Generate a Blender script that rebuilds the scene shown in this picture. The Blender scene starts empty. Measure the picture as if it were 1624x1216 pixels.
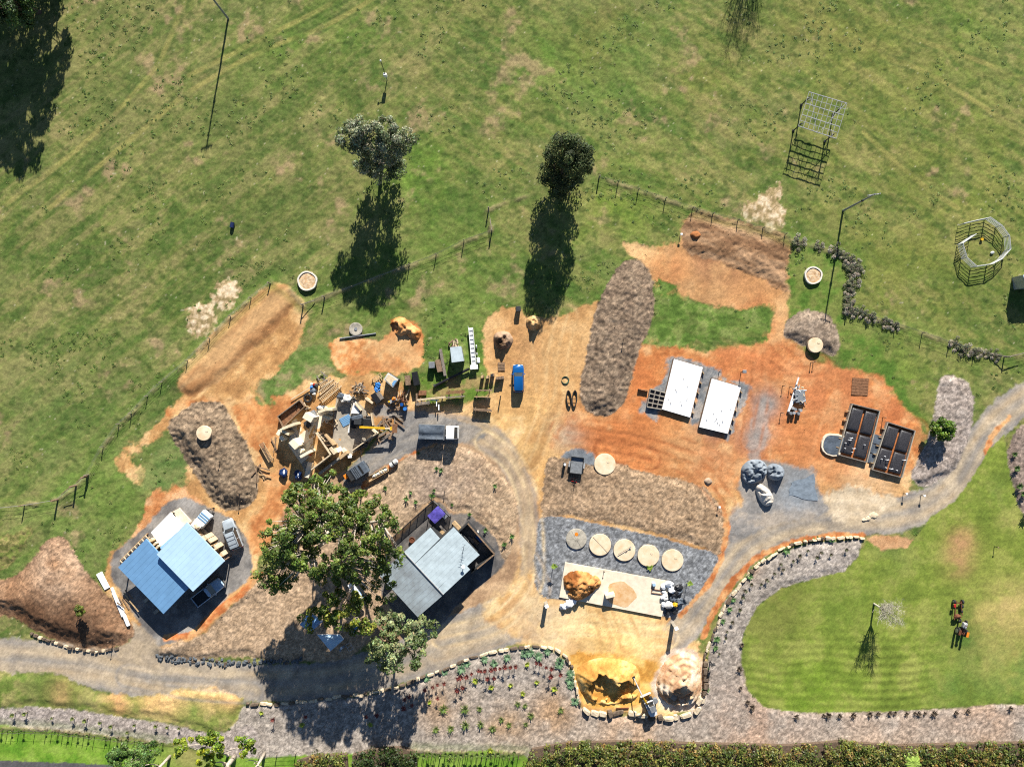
import bpy, bmesh, math, random
import numpy as np
from mathutils import Vector, Matrix, noise as mnoise

# ---------------------------------------------------------------- camera, sky, sun, exposure
H = 112.8                      # camera height above the ground in metres
SUN_EL = math.radians(28.0)
SUN_AZ = math.radians(9.5)     # from +Y towards +X
scene = bpy.context.scene
cam_d = bpy.data.cameras.new("camera")
cam_d.sensor_fit = 'HORIZONTAL'
cam_d.angle = 2 * math.atan(81.2 / H)
cam_d.clip_start = 1.0
cam_d.clip_end = 6000.0
cam = bpy.data.objects.new("camera", cam_d)
cam.location = (0, 0, H)
scene.collection.objects.link(cam)
scene.camera = cam

world = bpy.data.worlds.new("World")
scene.world = world
world.use_nodes = True
wn = world.node_tree.nodes
wl = world.node_tree.links
bg = wn["Background"]
sky = wn.new("ShaderNodeTexSky")
sky.sky_type = 'NISHITA'
sky.sun_disc = False
sky.dust_density = 0.1
sky.air_density = 0.85
sky.ozone_density = 2.5
sky.sun_elevation = SUN_EL
sky.sun_rotation = SUN_AZ
wl.new(sky.outputs[0], bg.inputs[0])
bg.inputs[1].default_value = 0.05

sun_d = bpy.data.lights.new("sun", 'SUN')
sun_d.energy = 5.0
sun_d.angle = math.radians(0.5)
sun_d.color = (1.0, 0.95, 0.86)
sun = bpy.data.objects.new("sun", sun_d)
sdir = Vector((-math.sin(SUN_AZ) * math.cos(SUN_EL), -math.cos(SUN_AZ) * math.cos(SUN_EL), -math.sin(SUN_EL)))
sun.rotation_euler = sdir.to_track_quat('-Z', 'Y').to_euler()
sun.location = (20, 100, 80)
scene.collection.objects.link(sun)

scene.view_settings.view_transform = 'Standard'
scene.view_settings.look = 'None'
scene.view_settings.exposure = 1.08
scene.view_settings.gamma = 1.0
scene.view_settings.use_curve_mapping = False
scene.cycles.use_denoising = False
scene.cycles.filter_width = 1.15
scene.cycles.max_bounces = 6
scene.cycles.diffuse_bounces = 2
scene.cycles.glossy_bounces = 3
scene.cycles.transmission_bounces = 4
scene.cycles.transparent_max_bounces = 6

# ---------------------------------------------------------------- helpers
COL = scene.collection
K = 1.32
rng = random.Random(7)


def lin(c):
    c = c / 255.0
    return c / 12.92 if c <= 0.04045 else ((c + 0.055) / 1.055) ** 2.4


def C(r, g, b):
    """real base colour of a surface from how bright it looks in full sun"""
    return tuple(min(0.86, lin(v) / K) for v in (r, g, b))


def W(px, py, z=0.0):
    """photo measure (pixel of the survey picture, 0.1 m each on the ground) to metres"""
    k = 0.1 * (H - z) / H
    return ((px - 812.0) * k, (608.0 - py) * k)


class MB:
    """collects simple shapes into one mesh"""

    def __init__(self):
        self.v = []
        self.f = []
        self.m = []
        self.mi = 0

    def add(self, vs, fs):
        o = len(self.v)
        self.v.extend([tuple(p) for p in vs])
        for f in fs:
            self.f.append(tuple(i + o for i in f))
            self.m.append(self.mi)
        return self

    def box(self, c, s, rz=0.0, tilt=0.0):
        cx, cy, cz = c
        hx, hy, hz = s[0] / 2, s[1] / 2, s[2] / 2
        ca, sa = math.cos(rz), math.sin(rz)
        ct, st = math.cos(tilt), math.sin(tilt)
        vs = []
        for dz in (-hz, hz):
            for dx, dy in ((-hx, -hy), (hx, -hy), (hx, hy), (-hx, hy)):
                x2, z2 = dx * ct - dz * st, dx * st + dz * ct
                vs.append((cx + x2 * ca - dy * sa, cy + x2 * sa + dy * ca, cz + z2))
        return self.add(vs, [(3, 2, 1, 0), (4, 5, 6, 7), (0, 1, 5, 4), (1, 2, 6, 5), (2, 3, 7, 6), (3, 0, 4, 7)])

    def bbox(self, c, s, b=0.03, rz=0.0):
        """box with chamfered vertical and top edges"""
        cx, cy, cz = c
        hx, hy, hz = s[0] / 2, s[1] / 2, s[2] / 2
        ca, sa = math.cos(rz), math.sin(rz)

        def ring(ix, iy, bb, z):
            p = [(-ix + bb, -iy), (ix - bb, -iy), (ix, -iy + bb), (ix, iy - bb), (ix - bb, iy), (-ix + bb, iy), (-ix, iy - bb), (-ix, -iy + bb)]
            return [(cx + x * ca - y * sa, cy + x * sa + y * ca, cz + z) for x, y in p]
        return self.loft([ring(hx, hy, b, -hz), ring(hx, hy, b, hz - b), ring(hx - b, hy - b, b, hz)])

    def loft(self, rings, cap=True):
        n = len(rings[0])
        vs = [p for r in rings for p in r]
        fs = []
        for i in range(len(rings) - 1):
            for j in range(n):
                k = (j + 1) % n
                fs.append((i * n + j, i * n + k, (i + 1) * n + k, (i + 1) * n + j))
        if cap:
            fs.append(tuple(reversed(range(n))))
            fs.append(tuple(range((len(rings) - 1) * n, len(rings) * n)))
        return self.add(vs, fs)

    def tube(self, p0, p1, r0, r1=None, n=6):
        r1 = r0 if r1 is None else r1
        a, b = Vector(p0), Vector(p1)
        d = (b - a)
        if d.length < 1e-6:
            return self
        d.normalize()
        u = d.cross(Vector((0, 0, 1)) if abs(d.z) < 0.9 else Vector((1, 0, 0))).normalized()
        w = d.cross(u)
        rings = []
        for p, r in ((a, r0), (b, r1)):
            rings.append([p + (u * math.cos(2 * math.pi * k / n) + w * math.sin(2 * math.pi * k / n)) * r for k in range(n)])
        return self.loft(rings)

    def path(self, pts, radii, n=6):
        pts = [Vector(p) for p in pts]
        rings = []
        for i, p in enumerate(pts):
            d = (pts[min(i + 1, len(pts) - 1)] - pts[max(i - 1, 0)])
            d = d.normalized() if d.length > 1e-6 else Vector((0, 0, 1))
            u = d.cross(Vector((0, 0, 1)) if abs(d.z) < 0.92 else Vector((1, 0, 0))).normalized()
            w = d.cross(u)
            r = radii[i] if hasattr(radii, '__len__') else radii
            rings.append([p + (u * math.cos(2 * math.pi * k / n) + w * math.sin(2 * math.pi * k / n)) * r for k in range(n)])
        return self.loft(rings)

    def prism(self, pts, z0, z1):
        n = len(pts)
        zt = z1 if hasattr(z1, '__len__') else [z1] * n
        zb = z0 if hasattr(z0, '__len__') else [z0] * n
        area = sum(pts[i][0] * pts[(i + 1) % n][1] - pts[(i + 1) % n][0] * pts[i][1] for i in range(n))
        idx = list(range(n)) if area > 0 else list(reversed(range(n)))
        rb = [(pts[i][0], pts[i][1], zb[i]) for i in idx]
        rt = [(pts[i][0], pts[i][1], zt[i]) for i in idx]
        return self.loft([rb, rt])

    def disc(self, c, r, h, n=28, dome=0.0):
        rings = []
        for rr, z in ((r, 0), (r, h), (r * 0.97, h + 0.015)):
            rings.append([(c[0] + rr * math.cos(2 * math.pi * k / n), c[1] + rr * math.sin(2 * math.pi * k / n), c[2] + z) for k in range(n)])
        if dome:
            for q in (0.66, 0.33, 0.06):
                rings.append([(c[0] + r * q * math.cos(2 * math.pi * k / n), c[1] + r * q * math.sin(2 * math.pi * k / n), c[2] + h + 0.015 + dome * (1 - q)) for k in range(n)])
        return self.loft(rings)

    def ring(self, c, r, t, axis='z', n=20, m=6):
        vs = []
        fs = []
        for i in range(n):
            a = 2 * math.pi * i / n
            for j in range(m):
                b = 2 * math.pi * j / m
                q = r + t * math.cos(b)
                p = (q * math.cos(a), q * math.sin(a), t * math.sin(b))
                if axis == 'y':
                    p = (p[0], p[2], p[1])
                vs.append((c[0] + p[0], c[1] + p[1], c[2] + p[2]))
                fs.append((i * m + j, ((i + 1) % n) * m + j, ((i + 1) % n) * m + (j + 1) % m, i * m + (j + 1) % m))
        return self.add(vs, fs)

    def lump(self, c, s, seed=0, rough=0.25, sub=2, freq=1.3, flat=True):
        bm = bmesh.new()
        bmesh.ops.create_icosphere(bm, subdivisions=sub, radius=1.0)
        vs = []
        for v in bm.verts:
            p = v.co
            k = 1 + rough * mnoise.noise(p * freq + Vector((seed * 3.1, seed * 1.7, 0))) * 1.6 + rough * 0.6 * mnoise.noise(p * freq * 2.7 + Vector((0, seed * 2.3, 9)))
            z = p.z * k
            if flat:
                z = max(z, -0.25)
            vs.append((c[0] + p.x * k * s[0], c[1] + p.y * k * s[1], c[2] + z * s[2]))
        fs = [tuple(v.index for v in f.verts) for f in bm.faces]
        bm.free()
        return self.add(vs, fs)


def mesh_obj(name, mb, mat, parent=None, smooth=False, sharp=None):
    me = bpy.data.meshes.new(name)
    me.from_pydata(mb.v, [], mb.f)
    mats = mat if isinstance(mat, (list, tuple)) else [mat]
    for m in mats:
        me.materials.append(m)
    if len(mats) > 1:
        me.polygons.foreach_set('material_index', mb.m)
    if smooth:
        me.polygons.foreach_set('use_smooth', [True] * len(me.polygons))
        if sharp:
            me.set_sharp_from_angle(angle=math.radians(sharp))
    me.update()
    o = bpy.data.objects.new(name, me)
    COL.objects.link(o)
    if parent is not None:
        o.parent = parent
    return o


def tag(o, label=None, cat=None, group=None, kind=None):
    if label:
        o['label'] = label
    if cat:
        o['category'] = cat
    if group:
        o['group'] = group
    if kind:
        o['kind'] = kind
    return o


def thing(name, label, cat, loc=(0, 0, 0), rz=0.0, group=None):
    o = bpy.data.objects.new(name, None)
    COL.objects.link(o)
    o.empty_display_size = 0.3
    o.location = loc
    o.rotation_euler = (0, 0, rz)
    return tag(o, label, cat, group)


def copy_tree(o, parent=None):
    c = o.copy()
    COL.objects.link(c)
    c.parent = parent
    for ch in list(o.children):
        copy_tree(ch, c)
    return c


# ---------------------------------------------------------------- materials
MATS = {}


def mat(name, col, rough=0.75, metal=0.0, var=0.18, vs=2.5, col2=None, bump=0.0, bs=10.0, spec=0.3, trans=0.0, alpha=1.0):
    if name in MATS:
        return MATS[name]
    m = bpy.data.materials.new(name)
    m.use_nodes = True
    nt = m.node_tree
    n, l = nt.nodes, nt.links
    b = n["Principled BSDF"]
    geo = n.new("ShaderNodeNewGeometry")
    tx = n.new("ShaderNodeTexNoise")
    tx.inputs['Scale'].default_value = vs
    tx.inputs['Detail'].default_value = 5
    tx.inputs['Roughness'].default_value = 0.65
    l.new(geo.outputs['Position'], tx.inputs['Vector'])
    mx = n.new("ShaderNodeMix")
    mx.data_type = 'RGBA'
    c1 = tuple(col)
    c2 = tuple(col2) if col2 else tuple(v * (1 - var * 2) for v in c1)
    mx.inputs[6].default_value = (*[min(0.9, v * (1 + (0 if col2 else var))) for v in c1], 1)
    mx.inputs[7].default_value = (*c2, 1)
    rmp = n.new("ShaderNodeMapRange")
    rmp.inputs[1].default_value = 0.32
    rmp.inputs[2].default_value = 0.68
    l.new(tx.outputs[0], rmp.inputs[0])
    l.new(rmp.outputs[0], mx.inputs[0])
    l.new(mx.outputs[2], b.inputs['Base Color'])
    b.inputs['Roughness'].default_value = rough
    b.inputs['Metallic'].default_value = metal
    b.inputs['Specular IOR Level'].default_value = spec
    if alpha < 1:
        b.inputs['Alpha'].default_value = alpha
    if bump:
        bt = n.new("ShaderNodeTexNoise")
        bt.inputs['Scale'].default_value = bs
        bt.inputs['Detail'].default_value = 4
        l.new(geo.outputs['Position'], bt.inputs['Vector'])
        bn = n.new("ShaderNodeBump")
        bn.inputs['Strength'].default_value = 1.0
        bn.inputs['Distance'].default_value = bump
        l.new(bt.outputs[0], bn.inputs['Height'])
        l.new(bn.outputs[0], b.inputs['Normal'])
    MATS[name] = m
    return m


def leaf_mat(name, rough=0.5, tr=0.3):
    m = bpy.data.materials.new(name)
    m.use_nodes = True
    nt = m.node_tree
    n, l = nt.nodes, nt.links
    b = n["Principled BSDF"]
    at = n.new("ShaderNodeAttribute")
    at.attribute_name = "Col"
    l.new(at.outputs['Color'], b.inputs['Base Color'])
    b.inputs['Roughness'].default_value = rough
    b.inputs['Specular IOR Level'].default_value = 0.35
    t = n.new("ShaderNodeBsdfTranslucent")
    hs = n.new("ShaderNodeHueSaturation")
    hs.inputs['Value'].default_value = 1.2
    l.new(at.outputs['Color'], hs.inputs['Color'])
    l.new(hs.outputs[0], t.inputs['Color'])
    ms = n.new("ShaderNodeMixShader")
    ms.inputs[0].default_value = tr
    l.new(b.outputs[0], ms.inputs[1])
    l.new(t.outputs[0], ms.inputs[2])
    l.new(ms.outputs[0], n["Material Output"].inputs['Surface'])
    return m


def attr_mat(name, rough=0.9, grain=0.5, gscale=5.0, bump=0.03, det=True):
    """ground: base colour from the survey attribute, broken up by procedural grain and relief"""
    m = bpy.data.materials.new(name)
    m.use_nodes = True
    nt = m.node_tree
    n, l = nt.nodes, nt.links
    b = n["Principled BSDF"]
    at = n.new("ShaderNodeAttribute")
    at.attribute_name = "Col"
    geo = n.new("ShaderNodeNewGeometry")
    n1 = n.new("ShaderNodeTexNoise")
    n1.inputs['Scale'].default_value = gscale
    n1.inputs['Detail'].default_value = 6
    n1.inputs['Roughness'].default_value = 0.75
    l.new(geo.outputs['Position'], n1.inputs['Vector'])
    if det:
        ad = n.new("ShaderNodeAttribute")
        ad.attribute_name = "det"
        amp = ad.outputs['Fac']
    else:
        v = n.new("ShaderNodeValue")
        v.outputs[0].default_value = grain
        amp = v.outputs[0]
    s = n.new("ShaderNodeMath")
    s.operation = 'SUBTRACT'
    l.new(n1.outputs[0], s.inputs[0])
    s.inputs[1].default_value = 0.5
    mu = n.new("ShaderNodeMath")
    mu.operation = 'MULTIPLY'
    l.new(s.outputs[0], mu.inputs[0])
    l.new(amp, mu.inputs[1])
    ma = n.new("ShaderNodeMath")
    ma.operation = 'MULTIPLY_ADD'
    l.new(mu.outputs[0], ma.inputs[0])
    ma.inputs[1].default_value = 3.0
    ma.inputs[2].default_value = 1.0
    ma.use_clamp = False
    mxv = n.new("ShaderNodeVectorMath")
    mxv.operation = 'SCALE'
    l.new(at.outputs['Color'], mxv.inputs[0])
    l.new(ma.outputs[0], mxv.inputs['Scale'])
    l.new(mxv.outputs[0], b.inputs['Base Color'])
    b.inputs['Roughness'].default_value = rough
    b.inputs['Specular IOR Level'].default_value = 0.15
    bn = n.new("ShaderNodeBump")
    bn.inputs['Distance'].default_value = bump
    bn.inputs['Strength'].default_value = 0.9
    hm = n.new("ShaderNodeMath")
    hm.operation = 'MULTIPLY'
    l.new(n1.outputs[0], hm.inputs[0])
    l.new(amp, hm.inputs[1])
    l.new(hm.outputs[0], bn.inputs['Height'])
    l.new(bn.outputs[0], b.inputs['Normal'])
    return m


# ---------------------------------------------------------------- numpy noise
def _hash(ix, iy, seed):
    h = (ix.astype(np.int64) * 374761393 + iy.astype(np.int64) * 668265263 + seed * 974634777) & 0xFFFFFFFF
    h = ((h ^ (h >> 13)) * 1274126177) & 0xFFFFFFFF
    h = (h ^ (h >> 16)) & 0xFFFFFF
    return h.astype(np.float32) / float(0xFFFFFF)


def vn(x, y, scale, seed=0):
    x = x / scale
    y = y / scale
    ix = np.floor(x)
    iy = np.floor(y)
    fx = (x - ix).astype(np.float32)
    fy = (y - iy).astype(np.float32)
    fx = fx * fx * fx * (fx * (fx * 6 - 15) + 10)
    fy = fy * fy * fy * (fy * (fy * 6 - 15) + 10)
    a = _hash(ix, iy, seed)
    b = _hash(ix + 1, iy, seed)
    c = _hash(ix, iy + 1, seed)
    d = _hash(ix + 1, iy + 1, seed)
    return (a + (b - a) * fx) * (1 - fy) + (c + (d - c) * fx) * fy


def fbm(x, y, scale, seed=0, octv=4, gain=0.55):
    t = 0
    amp = 1.0
    tot = 0
    for o in range(octv):
        t = t + amp * vn(x + o * 17.3, y - o * 9.1, scale / (2 ** o), seed + o * 13)
        tot += amp
        amp *= gain
    return t / tot


def sstep(a, b, x):
    t = np.clip((x - a) / (b - a), 0, 1)
    return t * t * (3 - 2 * t)


def sdf_poly(x, y, poly):
    d = np.full(x.shape, 1e9, np.float32)
    inside = np.zeros(x.shape, bool)
    n = len(poly)
    for i in range(n):
        ax, ay = poly[i]
        bx, by = poly[(i + 1) % n]
        ex, ey = bx - ax, by - ay
        wx, wy = x - ax, y - ay
        t = np.clip((wx * ex + wy * ey) / (ex * ex + ey * ey + 1e-9), 0, 1)
        dx, dy = wx - ex * t, wy - ey * t
        d = np.minimum(d, dx * dx + dy * dy)
        c = ((ay <= y) & (by > y)) | ((by <= y) & (ay > y))
        if abs(ey) > 1e-9:
            inside ^= c & (x < ax + (y - ay) / ey * ex)
    d = np.sqrt(d)
    return np.where(inside, -d, d)


def sdf_line(x, y, pts):
    """distance to a polyline whose points carry (x, y, halfwidth); returns (signed dist, lateral)"""
    best = np.full(x.shape, 1e9, np.float32)
    lat = np.zeros(x.shape, np.float32)
    for (ax, ay, wa), (bx, by, wb) in zip(pts[:-1], pts[1:]):
        ex, ey = bx - ax, by - ay
        L = math.hypot(ex, ey)
        wx, wy = x - ax, y - ay
        t = np.clip((wx * ex + wy * ey) / (L * L), 0, 1)
        dx, dy = wx - ex * t, wy - ey * t
        d = np.sqrt(dx * dx + dy * dy)
        w = wa + (wb - wa) * t
        s = d - w
        side = np.sign(ex * wy - ey * wx) * d / np.maximum(w, 0.1)
        m = s < best
        best = np.where(m, s, best)
        lat = np.where(m, side, lat)
    return best, lat


def smooth_poly(pts, n=4, closed=True):
    """Catmull-Rom through photo points"""
    out = []
    N = len(pts)
    for i in range(N if closed else N - 1):
        p0 = pts[(i - 1) % N] if closed or i > 0 else pts[i]
        p1 = pts[i]
        p2 = pts[(i + 1) % N]
        p3 = pts[(i + 2) % N] if closed or i + 2 < N else p2
        for k in range(n):
            t = k / n
            out.append(tuple(0.5 * ((2 * p1[c]) + (-p0[c] + p2[c]) * t + (2 * p0[c] - 5 * p1[c] + 4 * p2[c] - p3[c]) * t * t + (-p0[c] + 3 * p1[c] - 3 * p2[c] + p3[c]) * t ** 3) for c in range(len(p1))))
    if not closed:
        out.append(pts[-1])
    return out

# ---------------------------------------------------------------- terrain: one height field, split into the grounds it is made of
STEP = 0.2
gx = np.arange(-92.0, 92.01, STEP)
gy = np.arange(-70.0, 70.01, STEP)
NX, NY = len(gx), len(gy)
GX, GY = np.meshgrid(gx, gy)
X = GX.ravel().astype(np.float32)
Y = GY.ravel().astype(np.float32)
N = X.size
HT = (fbm(X, Y, 22, 3, 3) - 0.5) * 0.5
COLR = np.zeros((N, 3), np.float32)
DET = np.zeros(N, np.float32)
DSP = np.zeros(N, np.float32)
ZID = np.zeros(N, np.int16)
ZN = ['pasture']
PXX = X * 10 + 812
PXY = 608 - Y * 10


def mixc(a, b, t):
    return a + (b - a) * t[:, None]


def carr(c):
    return np.array(C(*c), np.float32)[None, :]


def tex(x, y, cols, scale, seed, sharp=1.6, octv=5, ang=None, ratio=5.0):
    if ang is not None:
        ca, sa = math.cos(ang), math.sin(ang)
        x, y = (x * ca + y * sa) / ratio, (-x * sa + y * ca)
    f = fbm(x, y, scale, seed, octv, 0.62)
    f = np.clip((f - 0.5) * sharp * 2 + 0.5, 0, 1)
    k = len(cols) - 1
    out = np.repeat(carr(cols[0]), len(x), 0)
    for i in range(k):
        t = np.clip(f * k - i, 0, 1)
        out = mixc(out, np.repeat(carr(cols[i + 1]), len(x), 0), t)
    return out


# ---- pasture
left = sstep(150, -250, PXX - 700)
wx = X + (fbm(X, Y, 9, 41, 3) - 0.5) * 6
wy = Y + (fbm(X, Y, 9, 43, 3) - 0.5) * 6
a = tex(wx, wy, [(84, 106, 46), (108, 124, 56), (130, 136, 70), (154, 144, 92)], 6, 5, 2.3)
b = tex(X, Y, [(70, 98, 40), (112, 124, 58), (154, 142, 92)], 1.5, 11, 2.5, ang=math.radians(38), ratio=7)
c = tex(X, Y, [(72, 102, 40), (114, 128, 55), (150, 142, 82)], 1.4, 17, 2.4, ang=math.radians(-32), ratio=5)
furrow = mixc(c, b, left)
col = mixc(a, furrow, np.full(N, 0.56, np.float32))
col = mixc(col, tex(X, Y, [(88, 108, 48), (114, 126, 62), (142, 138, 86)], 0.8, 19, 2.0, 3), np.full(N, 0.3, np.float32))
# greener and browner reaches of the paddock
for (px, py, r, cc, op) in [
        (980, 110, 120, (88, 128, 50), 0.5), (900, 100, 60, (104, 140, 44), 0.5), (840, 110, 70, (98, 134, 50), 0.4),
        (660, 270, 50, (94, 140, 38), 0.65), (690, 330, 60, (86, 124, 42), 0.5), (560, 20, 60, (100, 135, 45), 0.5),
        (430, 80, 70, (105, 138, 48), 0.4), (240, 690, 160, (96, 124, 58), 0.45), (60, 640, 120, (112, 128, 70), 0.4),
        (100, 80, 160, (130, 126, 76), 0.45), (330, 190, 110, (124, 126, 72), 0.4), (480, 330, 110, (122, 124, 70), 0.4),
        (960, 60, 60, (132, 118, 66), 0.5), (1120, 120, 60, (132, 124, 60), 0.4), (1330, 60, 120, (140, 138, 66), 0.5),
        (1480, 300, 200, (128, 134, 58), 0.5), (1560, 60, 90, (104, 132, 46), 0.5), (1430, 470, 130, (124, 132, 56), 0.5),
        (1300, 430, 60, (82, 118, 38), 0.7), (970, 330, 70, (112, 140, 44), 0.6), (960, 460, 60, (84, 126, 44), 0.7),
        (700, 470, 90, (86, 128, 44), 0.6), (780, 430, 90, (104, 128, 56), 0.5), (560, 480, 60, (84, 122, 46), 0.5),
        (440, 590, 50, (104, 130, 66), 0.5), (740, 560, 50, (98, 140, 46), 0.7), (730, 600, 50, (100, 136, 48), 0.6),
        (100, 830, 110, (112, 140, 62), 0.6), (170, 770, 70, (118, 144, 62), 0.6), (50, 890, 60, (96, 124, 56), 0.6),
        (1420, 600, 40, (128, 150, 56), 0.8), (1440, 560, 60, (108, 132, 56), 0.5), (1560, 620, 60, (98, 124, 54), 0.6)]:
    d2 = ((PXX - px) ** 2 + (PXY - py) ** 2) / (r * r)
    w = np.exp(-d2) * op * 0.8 * np.clip(2.4 * fbm(X, Y, 4, int(px) % 97, 4) - 0.35, 0, 1.2)
    col = mixc(col, np.repeat(carr(cc), N, 0) * (0.75 + 0.5 * fbm(X, Y, 1.2, 77, 3))[:, None], np.clip(w, 0, 0.9).astype(np.float32))
# dry pinkish scuffs, pale specks, dark tussocks
f1 = fbm(X, Y, 7, 101, 2) * 0.55 + fbm(X, Y, 1.6, 103, 4) * 0.45
col = mixc(col, np.repeat(carr((188, 152, 122)), N, 0), sstep(0.64, 0.8, f1).astype(np.float32) * 0.5)
f2 = fbm(X, Y, 1.1, 107, 3)
col = mixc(col, np.repeat(carr((62, 88, 34)), N, 0), sstep(0.58, 0.74, f2).astype(np.float32) * 0.55)
sp = vn(X, Y, 0.4, 109)
col = mixc(col, np.repeat(carr((205, 195, 165)), N, 0), sstep(0.985, 0.999, sp).astype(np.float32) * 0.6)
# old wheel tracks crossing the paddock
for pts in ([(0, 330), (120, 240), (230, 130), (270, 60), (300, -20)], [(80, 330), (210, 220), (310, 140), (420, 80), (520, 40), (640, -30)],
            [(300, 120), (420, 60), (520, 10), (600, -30)], [(1420, 50), (1520, 85), (1640, 130)], [(1400, 90), (1480, 120), (1624, 210)], [(1370, 210), (1460, 290), (1520, 330)]):
    P = [(*W(*p), 0.16) for p in pts]
    s_, l_ = sdf_line(X, Y, smooth_poly(P, 5, False))
    w = np.exp(-(s_ / 0.22) ** 2) * np.clip(fbm(X, Y, 3, 55, 3) * 2.2 - 0.5, 0, 1)
    col = mixc(col, np.repeat(carr((158, 150, 84)), N, 0), (w * 0.8).astype(np.float32))
    w2 = np.exp(-((s_ - 0.5) / 0.2) ** 2) * np.clip(fbm(X, Y, 3, 56, 3) * 2.2 - 0.6, 0, 1)
    col = mixc(col, np.repeat(carr((74, 92, 44)), N, 0), (w2 * 0.6).astype(np.float32))
COLR[:] = col
DET[:] = 0.55
DSP[:] = 0.075


def zone(name, poly, cfun, soft=0.8, warp=0.6, ws=3.0, det=0.5, disp=0.03, own=True, rise=0.0, edge=2.0, op=1.0, line=None, smooth=True, seed=1, holes=0.0):
    if line is None:
        P = [W(*p) for p in (smooth_poly(poly, 4) if smooth else poly)]
        xs = [p[0] for p in P]
        ys = [p[1] for p in P]
        pad = 2.0
    else:
        P = [(*W(p[0], p[1]), p[2] * 0.1) for p in smooth_poly(line, 5, False)]
        xs = [p[0] for p in P]
        ys = [p[1] for p in P]
        pad = max(p[2] for p in P) + 2.0
    pad += soft + warp
    idx = np.nonzero((X > min(xs) - pad) & (X < max(xs) + pad) & (Y > min(ys) - pad) & (Y < max(ys) + pad))[0]
    x, y = X[idx], Y[idx]
    lat = None
    if line is None:
        s0 = sdf_poly(x, y, P)
    else:
        s0, lat = sdf_line(x, y, P)
    s = s0 + (fbm(x, y, ws, 200 + seed, 4) - 0.5) * 2 * warp
    s = s + (fbm(x, y, 0.7, 240 + seed, 3, 0.7) - 0.5) * min(1.2, 0.3 + warp * 0.9)
    w = 1 - sstep(-soft * 0.3, soft * 0.3, s)
    if holes:
        w = w * (1 - holes * sstep(0.5, 0.62, fbm(x, y, 2.2, 300 + seed, 4)))
    w = (w * op).astype(np.float32)
    cc = cfun(x, y, s0, lat)
    COLR[idx] = mixc(COLR[idx], cc, w)
    DET[idx] = DET[idx] + (det - DET[idx]) * w
    DSP[idx] = DSP[idx] + (disp - DSP[idx]) * w
    if rise:
        HT[idx] += rise * sstep(0, edge, -(s0 + (fbm(x, y, 2.5, 400 + seed, 3) - 0.5) * 1.2))
    if own:
        if name not in ZN or name in MULTI:
            ZN.append(name)
        ZID[idx[w > 0.5]] = len(ZN) - 1 if name in MULTI else ZN.index(name)
    return idx, s0


MULTI = ('mulch_bed', 'gravel_bed', 'lawn', 'road')


def plain(cols, scale=3.0, seed=1, sharp=1.6, ang=None, ratio=5, spots=()):
    def f(x, y, s, lat):
        o = tex(x, y, cols, scale, seed, sharp, 5, ang, ratio)
        px, py = x * 10 + 812, 608 - y * 10
        for (qx, qy, r, cc, op) in spots:
            w = np.exp(-((px - qx) ** 2 + (py - qy) ** 2) / (r * r)) * op * np.clip(fbm(x, y, 3.0, int(qx + qy) % 89, 4) * 2.4 - 0.2, 0, 1.25)
            o = mixc(o, np.repeat(carr(cc), len(x), 0) * (0.82 + 0.36 * fbm(x, y, 1.0, 31, 3))[:, None], np.clip(w, 0, 1).astype(np.float32))
        return o
    return f


def mulch(cols, seed, chips=0.5, spots=()):
    m_ = cols[1]
    cols = [tuple(int(v + (q - v) * 0.32) for v, q in zip(m_, c)) for c in cols]
    base = plain(cols, 1.1, seed, 1.3, spots=spots)

    def f(x, y, s, lat):
        o = base(x, y, s, lat)
        c1 = vn(x + y * 0.4, y, 0.34, seed + 3)
        c2 = fbm(x, y - x * 0.3, 0.5, seed + 5, 3)
        o = o * (1 + chips * (c1 - 0.5) * 1.0 + chips * (c2 - 0.5) * 0.4)[:, None]
        return np.clip(o, 0.01, 0.8)
    return f


# ---- bare soil
TAN = [(184, 136, 84), (210, 162, 104), (230, 188, 132)]
ORG = [(188, 114, 62), (214, 144, 84), (232, 184, 128)]
LITE = [(200, 152, 96), (224, 180, 118), (238, 204, 150)]
soil_spots = [(850, 660, 80, (226, 180, 116), 0.8), (820, 720, 60, (222, 172, 106), 0.7), (830, 560, 60, (196, 146, 96), 0.8), (890, 560, 60, (202, 158, 104), 0.8),
              (1010, 700, 70, (208, 130, 74), 0.9), (960, 690, 50, (200, 120, 66), 0.8), (1000, 600, 50, (202, 122, 68), 0.9),
              (1180, 580, 60, (204, 126, 76), 0.9), (1270, 640, 90, (200, 126, 78), 0.9), (1360, 610, 60, (198, 124, 76), 0.9), (1090, 700, 50, (214, 156, 100), 0.7),
              (1130, 730, 50, (196, 140, 96), 0.7), (1380, 770, 50, (226, 186, 140), 0.8), (1130, 440, 70, (220, 172, 118), 0.8), (1200, 450, 50, (226, 168, 106), 0.8),
              (1060, 430, 40, (206, 142, 88), 0.8), (1200, 500, 40, (208, 136, 82), 0.8), (1150, 390, 80, (164, 116, 80), 1.0), (1220, 400, 50, (160, 112, 76), 1.0),
              (1420, 660, 40, (196, 118, 70), 0.9), (1290, 720, 60, (206, 136, 84), 0.8), (1215, 640, 22, (150, 142, 136), 0.9), (1200, 690, 24, (160, 148, 140), 0.8),
              (1130, 670, 26, (150, 142, 140), 0.6), (900, 690, 30, (176, 158, 138), 0.6)]
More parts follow.
